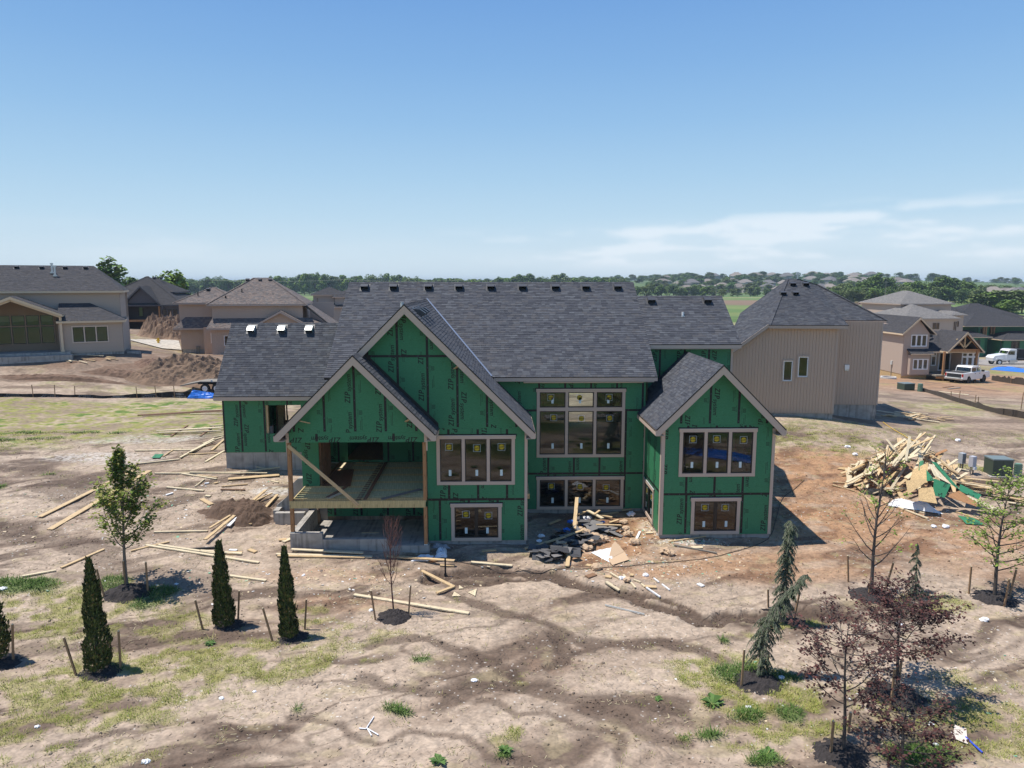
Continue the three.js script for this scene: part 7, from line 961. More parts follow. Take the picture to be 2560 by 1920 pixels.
function arborvitae(xz, h, R, label, seed) {
  const r = rng(seed), g = tag(group('arborvitae', scene, gp(...xz)), label, 'shrub', 'columnar arborvitae shrubs'), tb = new B(), fb = new B(); tb.tube([0, 0, 0], [0, h * .85, 0], .05, .01, 6); tb.build('trunk', barkDark, g);
  for (let i = 0; i < 6500; i++) {
    const t = Math.pow(r(), 1.15), a = r() * 6.283, env = R * Math.min(1, .74 + t * 1.1) * Math.pow(1 - t, .62) * (1.04 - .06 * t) * (.5 + 1.0 * fbm(t * 13 + seed, Math.cos(a) * 1.9 + Math.sin(a * 2) + 9, 2)), q = Math.sqrt(r()) * .5 + .55, x = Math.cos(a) * env * q, z = Math.sin(a) * env * q, y = .08 + t * (h - .1), L = .06 + r() * r() * .17, w = .016 + r() * .018, up = .55 + r() * .6, c = r() < .12 ? [.16, .12, .04] : r() < .5 ? [.075, .1, .022] : [.04, .062, .015], o = .35; fb.col = shade(c, .75 + r() * .6);
    const dx = Math.cos(a) * o * L, dz = Math.sin(a) * o * L, b2 = a + (r() - .5) * 2, wx = -Math.sin(b2) * w, wz = Math.cos(b2) * w; fb.poly([[x - wx * .4, y, z - wz * .4], [x + dx * .6 + wx, y + L * up * .6, z + dz * .6 + wz], [x + dx, y + L * up, z + dz], [x + dx * .6 - wx, y + L * up * .6, z + dz * .6 - wz]]);
  }
  fb.build('foliage', needleMat, g);
}
arborvitae([-15.027,-20.189], 3.0, .4, 'columnar arborvitae with a single stake in view', 51); arborvitae([-11.669,-19.644], 3.35, .37, 'columnar arborvitae between a leaning stake and a ribbon-topped stake', 52); arborvitae([-8.977,-22.159], 2.85, .34, 'columnar arborvitae nearest the end of the long pale boards', 53); arborvitae([-6.652,-21.391], 2.95, .3, 'columnar arborvitae with slimmest shape near the bare sapling', 54);
function weeper(pts, Rf, dens, label, seed, cols) { // conifer whose branchlets hang from a bent stem
  const r = rng(seed), P = pts.map((p) => V(...p)), o0 = P[0].clone(); o0.y = groundY(o0.x, o0.z); const g = tag(group('weeping_conifer', scene, [o0.x, o0.y, o0.z]), label, 'tree', 'weeping conifers'), cv = new THREE.CatmullRomCurve3(P.map((p) => p.clone().sub(o0))), tb = new B(), bb = new B(), fb = new B();
  const q = cv.getPoints(30); q[0].y = -.05; for (let i = 0; i < 30; i++) tb.tube(q[i].toArray(), q[i + 1].toArray(), lerp(.05, .006, i / 30), lerp(.05, .006, (i + 1) / 30), 6); tb.build('trunk', barkGrey, g);
  for (let i = 0; i < dens; i++) {
    const t = .12 + .88 * (i + r()) / dens, s = cv.getPoint(Math.min(1, t)), L = Rf(t) * (.6 + .7 * r()), a = r() * 6.283; let p = [s.x, s.y, s.z]; const n = 6;
    for (let k = 1; k <= n; k++) { const u = k / n, np = [s.x + Math.cos(a) * L * u, s.y + L * (.3 * u - 1.15 * u * u), s.z + Math.sin(a) * L * u]; bb.tube(p, np, .008, .005, 4); for (let m = 0; m < 13; m++) { const f = r(), c = [lerp(p[0], np[0], f), lerp(p[1], np[1], f), lerp(p[2], np[2], f)], l = .06 + r() * .1, da = r() * 6.283, dr = .5 + r() * .5; fb.col = shade(cols[Math.floor(r() * cols.length)], .75 + .5 * r()); const e = [c[0] + Math.cos(da) * l * .55, c[1] - l * dr, c[2] + Math.sin(da) * l * .55], w = .012; fb.poly([[c[0] - Math.sin(da) * w, c[1], c[2] + Math.cos(da) * w], [c[0] + Math.sin(da) * w, c[1], c[2] - Math.cos(da) * w], [e[0] + Math.sin(da) * w * .6, e[1], e[2] - Math.cos(da) * w * .6], e]); } p = np; }
  }
  bb.build('branches', barkGrey, g); fb.build('foliage', needleMat, g);
}
const cedarC = [[.10, .125, .075], [.13, .15, .095], [.075, .1, .05], [.16, .17, .11]];
{ const zA = -21.9, zB2 = -18.6, zC2 = -23.6;
  weeper([[9.83,-0.218,-22.1], [9.451,0.79,-21.9], [9.477,1.753,-21.9], [9.479,2.435,-21.9], [9.541,3.204,-21.9]], (t) => .36 * (1 - .7 * t) + .07, 120, 'straight-topped weeping conifer beside the trench end', 61, cedarC);
  weeper([[7.488,-0.501,-18.9], [7.608,0.347,-18.9], [7.682,1.175,-18.9], [7.891,1.571,-18.9], [8.186,2.048,-18.9], [8.778,2.686,-18.9]], (t) => t < .55 ? .36 : .34 * (1 - .5 * t), 150, 'bent weeping conifer leaning over to one side in green grass', 62, cedarC);
  weeper([[14.969,-0.447,-23.7], [14.932,0.365,-23.7], [14.862,1.748,-23.7]], (t) => .5 * (1 - .8 * t), 30, 'small thin grey-green conifer between the oak saplings', 63, cedarC); void [zA, zB2, zC2]; }
// ---- mulch beds and stakes
const mulchMat = vmat(.97);
function mulch(xz, rx, h, label) { const N = 40, P = [], I = [], Cc = [], y0 = groundY(...xz); for (let j = 0; j <= N; j++) for (let i = 0; i <= N; i++) { const u = i / N * 2 - 1, v = j / N * 2 - 1, q = Math.hypot(u, v) + (noise(u * 5 + xz[0], v * 5) - .5) * .22, wx = xz[0] + u * rx * 1.15, wz = xz[1] + v * rx; P.push(u * rx * 1.15, groundY(wx, wz) - y0 + (1 - sstep(.2, .95, q)) * h * (.8 + .3 * noise(wx * 14, wz * 14)) + noise(wx * 30, wz * 31) * .03 - .035, v * rx); const k = .5 + 1.0 * noise(wx * 33, wz * 37); Cc.push(.034 * k, .028 * k, .027 * k); } for (let j = 0; j < N; j++) for (let i = 0; i < N; i++) { const a = j * (N + 1) + i; I.push(a, a + N + 1, a + 1, a + 1, a + N + 1, a + N + 2); } let g = new THREE.BufferGeometry(); g.setAttribute('position', new THREE.Float32BufferAttribute(P, 3)); g.setAttribute('color', new THREE.Float32BufferAttribute(Cc, 3)); g.setIndex(I); g = g.toNonIndexed(); g.computeVertexNormals(); const o = shadows(new THREE.Mesh(g, mulchMat)); o.name = numbered('mulch_bed'); o.position.set(xz[0], y0, xz[1]); scene.add(o); tag(o, label, 'mulch', 'mulch beds round the saplings'); }
mulch([-13.141,-24.281], .85, .26, 'black mulch mound round the leafy maple'); mulch([-3.45,-22.61], .62, .24, 'black mulch mound round the bare sapling'); mulch([13.495,-23.925], .85, .16, 'black mulch round the tall sparse oak'); mulch([17.694,-23.487], .85, .16, 'black mulch round the yellow-green oak'); mulch([10.987,-17.855], .85, .18, 'black mulch round the wide purple tree'); mulch([8.289,-15.523], .75, .16, 'black mulch round the narrow purple tree'); mulch([7.369,-18.536], .72, .18, 'brown-black mulch round the bent conifer'); mulch([9.872,-22.384], .7, .14, 'black mulch round the straight-topped conifer'); mulch([-11.506,-19.511], .7, .08, 'thin dark mulch round the arborvitae with ribbon-topped stake'); mulch([-8.805,-22.196], .6, .08, 'thin dark mulch round the arborvitae by the pale boards'); mulch([-6.46,-21.348], .6, .08, 'thin dark mulch round the slim arborvitae'); mulch([-14.653,-20.018], .6, .08, 'thin dark mulch round the arborvitae with a single stake');
{
  const st = [[-4.038,-22.401, -.13, 1.02, 'bare sapling'], [-3.009,-22.826, .1, 1.02, 'bare sapling'], [-7.056,-21.169, -.27, 1.1, 'slim arborvitae'], [-6.243,-21.816, .1, 1.02, 'slim arborvitae'], [-8.615,-22.44, .1, 1.05, 'arborvitae by the pale boards'], [-9.53,-21.896, -.2, 1.0, 'arborvitae by the pale boards'], [-12.131,-19.367, -.27, 1.15, 'arborvitae with ribbon-topped stake'], [-11.054,-19.694, .03, 1.15, 'arborvitae with ribbon-topped stake'], [-14.522,-20.226, .1, 1.15, 'arborvitae with a single stake'], [-13.824,-24.019, -.2, 1.0, 'leafy maple'], [-12.441,-24.288, 0, 1.12, 'leafy maple'], [-13.4,-24.637, -.02, 1.0, 'leafy maple'], [13.203,-25.026, -.1, 1.02, 'tall sparse oak'], [13.306,-23.785, .06, 1.02, 'tall sparse oak'], [14.237,-24.397, .24, 1.0, 'tall sparse oak'], [17.04,-23.907, -.01, 1.02, 'yellow-green oak'], [17.546,-22.834, .1, 1.0, 'yellow-green oak'], [18.248,-23.56, .17, 1.0, 'yellow-green oak'], [9.448,-23.131, -.05, .65, 'straight-topped conifer'], [10.028,-22.426, .16, 1.05, 'straight-topped conifer'], [6.859,-18.371, .03, 1.1, 'bent conifer'], [7.76,-18.891, .03, .6, 'bent conifer'], [10.451,-17.216, .03, 1.15, 'wide purple tree'], [11.377,-18.472, .04, .7, 'wide purple tree'], [8.04,-15.502, .01, .9, 'narrow purple tree'], [8.88,-16.322, .02, .55, 'narrow purple tree']];
  for (const [x, z, lx, h, who] of st) { const g = group('stake', scene, gp(x, z)), b = new B(); b.beam([0, -.1, 0], [lx, h, 0], .05, .05); b.build('shaft', M.stake, g); const c = new B(); c.beam([lx, h, 0], [lx * 1.02, h + .02, 0], .042, .042); c.build('tip', M.pale, g); tag(g, 'brown wooden stake beside the ' + who, 'stake', 'wooden stakes at the ' + who); }
}
// ---- broad-leaved weeds
{ const r = rng(70), wm = std(.09, .17, .035, .7), weed = (xz, s, label) => { const g = tag(group('broadleaf_weed', scene, gp(...xz)), label, 'weed', 'broad-leaved weeds'); for (let i = 0; i < 11; i++) { const a = i * 2.4, L = s * (.6 + .5 * r()), b = new B(), u = .3 + .5 * r(), dx = Math.cos(a), dz = Math.sin(a), w = .26 * L; b.poly([[0, .01, 0], [dx * L * .5 - dz * w, u * L * .6, dz * L * .5 + dx * w], [dx * L, u * L * .45, dz * L]]); b.poly([[0, .01, 0], [dx * L, u * L * .45, dz * L], [dx * L * .5 + dz * w, u * L * .6, dz * L * .5 - dx * w]]); b.build('leaf', wm, g); } };
  weed([5.795,-17.558], .36, 'large rosette weed in grass near the bent conifer'); weed([6.514,-15.534], .26, 'rosette weed on bare soil below the bent conifer'); weed([-1.382,-15.441], .26, 'dark rosette weed on cracked mud'); weed([0.195,-15.79], .2, 'small rosette weed on cracked mud'); weed([4.376,-17.825], .16, 'tiny rosette weed by a dark wash'); weed([-8.913,-20.945], .2, 'rosette weed before the pale-board arborvitae'); }
console.log('plants');

// ---- grass and chips (uncountable)
{
  const r = rng(90), blade = new B(); for (let i = 0; i < 7; i++) { const a = i / 7 * 6.283 + r(), L = .06 + r() * .06, o = .02 + r() * .03, w = .006; blade.col = [1, 1, 1]; const x = Math.cos(a) * o, z = Math.sin(a) * o; blade.poly([[x - Math.sin(a) * w, 0, z + Math.cos(a) * w], [x + Math.sin(a) * w, 0, z - Math.cos(a) * w], [x * 2.6, L, z * 2.6]]); }
  const pts = []; for (let i = 0; i < 420000 && pts.length < 46000; i++) { const D = 9 + Math.pow(r(), 1.3) * 37, x = (r() - .48) * (D * 1.7 + 6), z = -D; if (x < NX0 + 1 || x > NX1 - 1) continue; const g = grassAt(x, z); if (r() < g * .55 + .004) pts.push([x, z, g, field(patchF[1], x, z)]); }
  const im = new THREE.InstancedMesh(blade.geo(), vmat(.9), pts.length), m = new THREE.Matrix4(), q = new THREE.Quaternion(), c = new THREE.Color();
  pts.forEach(([x, z, g, l], i) => { const s = (.5 + r() * .6) * (1 + l * .6), far = 1 + sstep(24, 45, -z) * .6; q.setFromAxisAngle(V(0, 1, 0), r() * 6.28); m.compose(V(x, groundY(x, z) - .005, z), q, V(s * 1.3 * far, s, s * 1.3 * far)); im.setMatrixAt(i, m); const k = .7 + r() * .5, dry = r() < .3 * (1 - l); c.setRGB(...(dry ? [.4, .35, .13] : l > .35 ? [.085, .16, .026] : [.25, .29, .045]).map((v) => v * k)); im.setColorAt(i, c); });
  im.name = 'grass'; shadows(im); scene.add(im); kind(im, 'stuff'); im.userData.label = 'thin patchy grass growing through the dried mud';
  const cg = new THREE.BoxGeometry(.055, .012, .03), cp = []; const zones = [[5.254,-26.618, 4.5, 1.6, 420], [4.433,-29.644, 2.4, 1.6, 240], [-6.773,-25.155, 7, 1.8, 420], [-14.37,-32.496, 5, 4, 520], [19.378,-31.656, 4.5, 2, 300], [8.12,-28.891, 1.8, .5, 200], [6.954,-30.261, .6, 1.2, 150], [11.411,-17.453, 7, 4, 220], [-20.56,-31.163, 5, 4, 200]];
  for (const [x, z, rx, rz, n] of zones) for (let i = 0; i < n; i++) { const g1 = r() + r() + r() - 1.5, g2 = r() + r() + r() - 1.5; cp.push([x + g1 * rx, z + g2 * rz]); }
  const ic = new THREE.InstancedMesh(cg, std(1, 1, 1, .9), cp.length); cp.forEach(([x, z], i) => { const s = .4 + r() * r() * 2.4; q.setFromEuler(new THREE.Euler((r() - .5) * .5, r() * 6.28, (r() - .5) * .5)); m.compose(V(x, groundY(x, z) + .008, z), q, V(s, 1, s * (.6 + r()))); ic.setMatrixAt(i, m); const t = r(); c.setRGB(...(t < .55 ? [.6, .48, .32] : t < .8 ? [.7, .68, .65] : t < .9 ? [.15, .12, .1] : [.2, .4, .27])); ic.setColorAt(i, c); });
  ic.name = 'wood_chips'; shadows(ic); scene.add(ic); kind(ic, 'stuff'); ic.userData.label = 'small wood chips and litter strewn over the dirt';
  { const sg = new THREE.BoxGeometry(.09, .006, .008), sp2 = []; for (let i = 0; i < 90000 && sp2.length < 9000; i++) { const D = 12 + Math.pow(r(), 1.4) * 34, x = (r() - .48) * (D * 1.6 + 4), z = -D; if (x > NX0 + 1 && x < NX1 - 1 && r() < .5 * sstep(.52, .7, fbm(x * .9 + 21, z * 1.2, 3)) + .03) sp2.push([x, z]); } const is = new THREE.InstancedMesh(sg, std(1, 1, 1, .95), sp2.length); sp2.forEach(([x, z], i) => { const s = .5 + r() * 1.4; q.setFromEuler(new THREE.Euler((r() - .5) * .4, r() * 6.28, (r() - .5) * .5)); m.compose(V(x, groundY(x, z) + .006, z), q, V(s, 1, 1 + r())); is.setMatrixAt(i, m); const t = r(); c.setRGB(...(t < .6 ? [.5, .42, .26] : t < .85 ? [.3, .22, .14] : [.14, .1, .07])); is.setColorAt(i, c); }); is.name = 'straw_litter'; shadows(is); scene.add(is); kind(is, 'stuff'); is.userData.label = 'dry straw and twig bits strewn on the mud'; }
  const cl = new THREE.IcosahedronGeometry(.05, 0), kp = []; for (let i = 0; i < 120000 && kp.length < 30000; i++) { const D = 12 + Math.pow(r(), 1.5) * 32, x = (r() - .48) * (D * 1.6 + 4), z = -D, k = field(chanW, x, z) * .6 + field(patchF[4], x, z) * .8 + field(patchF[3], x, z) * .3 + .22 * sstep(.4, .65, fbm(x * .7 + 50, z * .9, 3)) + .05; if (r() < k && x > NX0 && x < NX1) kp.push([x, z]); }
  const ik = new THREE.InstancedMesh(cl, std(1, 1, 1, .97), kp.length); kp.forEach(([x, z], i) => { const s = .14 + r() * r() * r() * 1.2, f = nearColor(x, z), kk = .75 + r() * .5; q.setFromEuler(new THREE.Euler(r() * 6, r() * 6, r() * 6)); m.compose(V(x, groundY(x, z) + .01 * s, z), q, V(s, s * .7, s * 1.2)); ik.setMatrixAt(i, m); c.setRGB(f[0] * kk, f[1] * kk, f[2] * kk); ik.setColorAt(i, c); });
  ik.name = 'soil_clods'; shadows(ik); scene.add(ik); kind(ik, 'stuff'); ik.userData.label = 'small dried soil clods lying on the mud';
}
// ---------------------------------------------------------------- distance: trees, suburb, power line
function farTree(seed, h, R, cols, n) { // trunk with limbs and a crown of leaf clumps grouped on several lobes
  const r = rng(seed), tb = new B(), cb = new B(); tb.tube([0, 0, 0], [0, h * .6, 0], h * .025, h * .012, 6); for (let i = 0; i < 5; i++) { const a = r() * 6.28; tb.tube([0, h * (.25 + .06 * i), 0], [Math.cos(a) * R * .6, h * (.55 + .07 * i), Math.sin(a) * R * .6], h * .012, h * .004, 4); }
  const lobes = []; for (let i = 0; i < 18; i++) { const a = r() * 6.28, t = r(), q = Math.sqrt(r()) * (1 - Math.abs(t - .35) * .8); lobes.push([Math.cos(a) * R * q * .8, h * (.16 + .74 * t), Math.sin(a) * R * q * .8, R * (.26 + .26 * r()), h * (.08 + .09 * r())]); }
  for (let i = 0; i < n; i++) { const L = lobes[i % lobes.length], a = r() * 6.283, u = r() * 2 - 1, s = Math.sqrt(1 - u * u), k = .72 + .36 * r(), p = [L[0] + Math.cos(a) * s * L[3] * k, L[1] + u * L[4] * k, L[2] + Math.sin(a) * s * L[3] * k], w = h * (.022 + .026 * r()), b = r() * 6.28, tl = (r() - .5) * 2.2; cb.col = shade(cols[Math.floor(r() * cols.length)], .65 + .7 * r()); const ux = [Math.cos(b) * w, Math.sin(tl) * w * .6, Math.sin(b) * w], vx = [-Math.sin(b) * w * .8, w * .5 * Math.cos(tl), Math.cos(b) * w * .8]; cb.poly([[p[0] - ux[0], p[1] - ux[1], p[2] - ux[2]], [p[0] + vx[0], p[1] + vx[1], p[2] + vx[2]], [p[0] + ux[0] * 1.2, p[1] + ux[1], p[2] + ux[2] * 1.2], [p[0] - vx[0], p[1] - vx[1], p[2] - vx[2]]]); }
  return [tb.geo(), cb.geo()];
}
const farLeaf = vmat(.9), TC = [[[.1, .17, .026], [.13, .21, .034], [.075, .13, .024]], [[.135, .22, .032], [.165, .255, .042], [.1, .175, .028]], [[.15, .2, .06], [.185, .225, .08], [.11, .16, .045]], [[.085, .14, .03], [.1, .16, .038]]];
const variants = []; for (let i = 0; i < 8; i++) variants.push(farTree(200 + i, 1, .36 + .05 * (i % 4), TC[i % 4], 2000));
function putTree(x, z, y, h, w, v, label, grp, name = 'broadleaf_tree') { const g = group(name, scene, [x, y, z], (x * 7.3) % 6.28), [t, c] = variants[v]; const a = shadows(new THREE.Mesh(t, barkDark)), b = shadows(new THREE.Mesh(c, farLeaf)); a.name = 'trunk'; b.name = 'crown'; const R = .36 + .05 * (v % 4); for (const m of [a, b]) m.scale.set(w / (2 * R) * .95, h, w / (2 * R) * .95); g.add(a, b); tag(g, label, 'tree', grp); }
const hillY = (x, z) => 17 * Math.exp(-(((x - 470) / 420) ** 2)) * sstep(560, 1150, -z);
const rowTrees = (list, D, label, grp) => { for (const [px, top, w, v, dd] of list) { const d = D + (dd || 0), x = (px - 1240) / 1775 * d * .99, h = 10.85 + (706 - top) / 1775 * d, z = -d; const y = hillY(x, z); putTree(x, z, y, Math.max(5, h - y), w, v, label, grp); } };
rowTrees([[284, 654, 12, 0], [330, 690, 9, 3, 30]], 170, 'spreading tree standing behind the taupe house', 'trees behind the taupe house');
rowTrees([[428, 661, 9, 1], [395, 688, 6, 3, 10], [462, 700, 6, 1, 10]], 150, 'bushy bright green tree behind the charcoal house', 'trees behind the charcoal house');
rowTrees([[470, 699.7, 12.3, 5, 33], [483, 701.0, 12.6, 7, -19], [494, 703.1, 11.8, 7, -8], [510, 696.5, 9.9, 6, 19], [524, 693.8, 13.5, 0, -16], [533, 697.7, 11.8, 6, 17], [550, 691.6, 13.8, 7, 37], [560, 689.6, 9.2, 7, -23], [576, 693.7, 12.8, 4, -6], [592, 698.2, 12.2, 6, 7], [608, 700.5, 14.6, 4, 39], [622, 696.4, 14.2, 1, 17], [633, 700.7, 12.4, 4, -30], [646, 698.9, 11.9, 5, 24], [658, 695.1, 10.8, 6, 30], [668, 697.1, 9.3, 5, 4], [684, 692.4, 10.4, 0, -15], [694, 693.1, 9.2, 3, 38], [705, 689.1, 13.1, 5, -15], [722, 691.0, 11.3, 7, 30], [734, 689.0, 13.1, 1, 10], [750, 685.2, 11.6, 3, 35], [763, 683.1, 10.8, 5, -39], [775, 684.9, 9.1, 2, -35], [789, 683.6, 13.1, 5, 9], [800, 683.5, 12.5, 0, 37], [811, 684.8, 12.6, 5, -26], [822, 688.4, 14.1, 4, -16], [834, 690.2, 9.2, 2, -15], [845, 691.9, 10.4, 2, 14], [859, 687.0, 12.6, 5, 14], [870, 691.1, 14.8, 1, -13], [884, 690.5, 11.7, 3, 23], [893, 690.2, 10.9, 2, 29], [905, 688.5, 9.5, 5, 7], [918, 685.7, 14.1, 7, -12], [930, 684.3, 11.5, 6, -28], [939, 687.4, 14.3, 6, 5], [956, 684.9, 9.2, 7, 27], [970, 682.7, 10.7, 5, 31], [986, 684.2, 14.8, 1, 25], [995, 685.5, 13.2, 3, 32], [1011, 686.9, 9.1, 1, -26], [1023, 690.0, 12.1, 6, -36], [1039, 690.2, 9.8, 7, 25], [1049, 693.5, 9.7, 1, -26], [1064, 701.4, 13.8, 0, -1], [1078, 697.5, 13.5, 3, -19], [1091, 697.3, 11.8, 0, 29], [1106, 694.4, 9.3, 7, 38], [1122, 695.0, 12.0, 5, -27], [1131, 697.4, 11.3, 4, -11], [1142, 697.4, 9.7, 0, 17], [1154, 696.0, 10.1, 5, -3], [1168, 699.7, 12.8, 0, 10], [1181, 699.0, 12.0, 5, -6], [1195, 700.1, 10.5, 4, 16], [1205, 699.2, 11.6, 0, 35], [1217, 700.5, 13.7, 4, -30], [1231, 698.4, 13.4, 6, 13], [1246, 693.3, 9.6, 0, -2], [1257, 690.2, 12.2, 1, 13], [1269, 692.0, 11.0, 1, -38], [1279, 688.8, 13.2, 4, 6], [1294, 684.4, 13.6, 3, -31], [1309, 689.4, 9.4, 5, 30], [1320, 682.6, 15.0, 3, -4], [1334, 690.0, 10.5, 6, 35], [1348, 691.5, 11.3, 3, 38], [1360, 691.2, 10.0, 7, -28], [1372, 692.7, 10.0, 7, 20], [1389, 686.9, 11.7, 2, -29], [1404, 681.3, 12.1, 3, 28], [1417, 687.2, 13.0, 6, 8], [1431, 694.1, 14.3, 4, -38], [1443, 693.7, 10.0, 5, -21], [1456, 697.0, 11.5, 7, 16], [1467, 695.1, 14.4, 0, -1], [1482, 697.0, 11.4, 0, -3], [1493, 692.6, 13.3, 1, 37], [1508, 692.5, 10.1, 4, -29], [1522, 695.2, 9.2, 4, -26], [1532, 691.5, 9.5, 1, -31], [1543, 696.3, 9.2, 7, 6], [1557, 689.6, 11.0, 6, -10], [1567, 693.8, 13.5, 7, -9]], 660, 'tree in the dark green treeline beyond the meadow', 'trees of the treeline beyond the meadow');
rowTrees([[1583, 715.6, 8.5, 0, -34], [1598, 716.0, 8.8, 0, -8], [1615, 710.9, 8.8, 6, -34], [1628, 706.2, 9.1, 6, -7], [1648, 713.3, 10.7, 1, 29], [1657, 712.2, 9.5, 0, -16], [1677, 711.0, 10.6, 3, 1], [1687, 706.6, 11.8, 7, 9], [1702, 714.6, 9.8, 7, -20], [1719, 714.8, 8.5, 1, -3], [1734, 709.6, 10.6, 7, -5], [1748, 707.5, 10.1, 1, 17], [1768, 715.1, 10.2, 5, -23], [1784, 715.5, 8.1, 6, -22], [1810, 720.2, 8.7, 6, -32], [1839, 722.1, 7.1, 2, -19], [1850, 720.9, 8.4, 2, 0], [1883, 712.8, 9.3, 6, -11], [1901, 714.8, 7.4, 1, 6], [1925, 717.9, 7.6, 7, 10]], 560, 'round green tree among the houses of the far suburb', 'trees of the far suburb');
rowTrees([[1600, 695.5, 13.0, 0, 107], [1672, 697.6, 15.6, 3, 19], [1753, 695.0, 13.9, 4, -56], [1824, 692.0, 11.3, 5, -34], [1891, 697.9, 12.4, 5, 13], [1967, 696.4, 12.1, 1, 47], [2052, 694.4, 10.6, 6, 114], [2132, 695.3, 14.8, 5, 109]], 900, 'hazy tree on the skyline above the far suburb roofs', 'skyline trees above the far suburb');
rowTrees([[2085, 714.8, 10.0, 6, -11], [2095, 714.2, 7.6, 6, 10], [2106, 709.3, 9.0, 6, 23], [2117, 707.1, 8.8, 6, 5], [2128, 708.2, 8.7, 2, 8], [2141, 712.3, 10.5, 7, -13], [2149, 713.4, 11.1, 1, 19], [2162, 703.8, 8.2, 0, 25], [2175, 699.2, 11.5, 5, 30], [2183, 693.8, 10.9, 1, 0], [2192, 690.7, 11.1, 3, -4], [2200, 685.6, 10.2, 0, -10], [2210, 684.8, 11.3, 6, 8], [2224, 692.3, 11.4, 3, 6], [2236, 695.5, 11.0, 0, 24], [2244, 704.2, 8.3, 1, 6], [2253, 707.2, 10.1, 7, 19], [2267, 706.2, 10.0, 7, 20], [2276, 708.5, 9.2, 6, -6], [2287, 704.1, 10.6, 1, 0], [2296, 704.5, 11.6, 5, 4], [2308, 701.6, 8.1, 5, 23], [2317, 698.0, 9.2, 4, -5], [2325, 703.5, 10.6, 7, 27], [2337, 704.5, 11.7, 6, 7], [2349, 704.3, 12.0, 0, -2], [2363, 692.8, 7.5, 2, -2], [2374, 687.3, 7.2, 3, -3], [2385, 687.0, 10.7, 4, -9], [2396, 692.7, 9.2, 3, -8], [2408, 698.6, 11.9, 5, 27], [2419, 706.0, 9.4, 3, 1], [2432, 704.7, 9.3, 5, 21], [2442, 706.1, 11.0, 0, -14], [2454, 707.3, 7.1, 0, -15], [2468, 712.5, 8.8, 5, 29], [2476, 709.7, 7.1, 6, 26]], 395, 'tall tree in the wood behind the grey roofed house', 'trees of the wood behind the grey roofs');
rowTrees([[2085, 722.0, 8.4, 7, -4], [2096, 724.0, 7.3, 4, -3], [2105, 716.4, 9.0, 2, 8], [2121, 718.5, 6.4, 6, 0], [2136, 721.5, 6.8, 2, -9], [2149, 716.6, 8.4, 7, -1], [2164, 725.3, 8.4, 6, -3], [2178, 718.9, 6.2, 2, 10], [2191, 720.1, 7.1, 7, -4], [2202, 718.8, 7.6, 5, -7], [2211, 720.9, 6.7, 7, 9], [2225, 716.3, 7.7, 1, 0], [2237, 723.1, 8.7, 1, -1], [2246, 716.3, 7.5, 7, -6], [2263, 717.8, 7.1, 6, -4], [2274, 725.5, 8.8, 5, 2], [2287, 716.4, 7.3, 6, 10], [2297, 718.3, 6.6, 1, 4], [2307, 722.3, 6.4, 0, 9], [2324, 722.9, 7.3, 7, -1], [2335, 721.6, 6.5, 7, 9], [2345, 725.1, 6.5, 7, 3], [2359, 717.4, 6.2, 2, -4], [2373, 717.3, 6.4, 2, 1], [2386, 717.1, 7.2, 0, -4], [2396, 717.5, 6.4, 5, 9], [2410, 725.3, 6.0, 5, 10], [2426, 718.5, 7.1, 7, -8], [2442, 720.7, 8.2, 7, 1], [2455, 721.4, 7.3, 7, 7], [2465, 721.9, 8.8, 2, -4]], 365, 'low bushy tree at the edge of the wood behind the grey roofs', 'edge trees of the wood');
rowTrees([[2470, 734, 9, 2], [2500, 724, 11, 1], [2530, 726, 12, 2], [2560, 728, 10, 0], [2585, 725, 10, 2], [2545, 745, 9, 1, -15]], 250, 'broad olive green tree behind the green sheathed house', 'trees behind the green sheathed house');
rowTrees([[2480, 717.7, 10.6, 3, -21], [2497, 711.4, 12.1, 2, -22], [2508, 717.1, 13.0, 5, 7], [2527, 711.6, 11.7, 7, -7], [2544, 712.5, 11.3, 5, 15], [2561, 715.9, 12.9, 5, 30], [2580, 713.0, 13.9, 4, -17], [2597, 712.5, 14.0, 3, -10], [2617, 714.2, 11.4, 2, 39], [2634, 714.1, 12.1, 1, -1], [2650, 715.3, 10.5, 3, 30], [2665, 717.9, 10.8, 3, -26], [2681, 711.8, 12.7, 6, 20], [2696, 713.1, 11.5, 6, 1]], 520, 'hazy tree on the low ridge beyond the farthest roofs', 'trees of the low ridge');
{ // woods that read as one mass along the horizon
  const r = rng(301), pts = []; for (let i = 0; i < 900; i++) { const a = (r() - .46) * 1.5, d = 950 + r() * 1900; pts.push([Math.sin(a) * d, -Math.cos(a) * d, 7 + r() * 6]); } for (let i = 0; i < 260; i++) { const x = lerp(-330, 130, r()); pts.push([x, -690 - r() * 60, 9 + r() * 6]); }
  for (let i = 0; i < 170; i++) { const d = 640 + r() * 520, px = 1600 + r() * 620; pts.push([(px - 1240) / 1775 * d, -d, 6 + r() * 5]); }
  const im = new THREE.InstancedMesh(variants[3][1], farLeaf, pts.length), m = new THREE.Matrix4(), q = new THREE.Quaternion(); pts.forEach(([x, z, h], i) => { q.setFromAxisAngle(V(0, 1, 0), i); m.compose(V(x, hillY(x, z), z), q, V(h * 1.3, h, h * 1.3)); im.setMatrixAt(i, m); im.setColorAt(i, lin(.8 + .4 * r(), .8 + .4 * r(), .85)); }); im.name = 'woodland'; shadows(im); scene.add(im); kind(im, 'stuff'); im.userData.label = 'dark woods along the horizon';
}
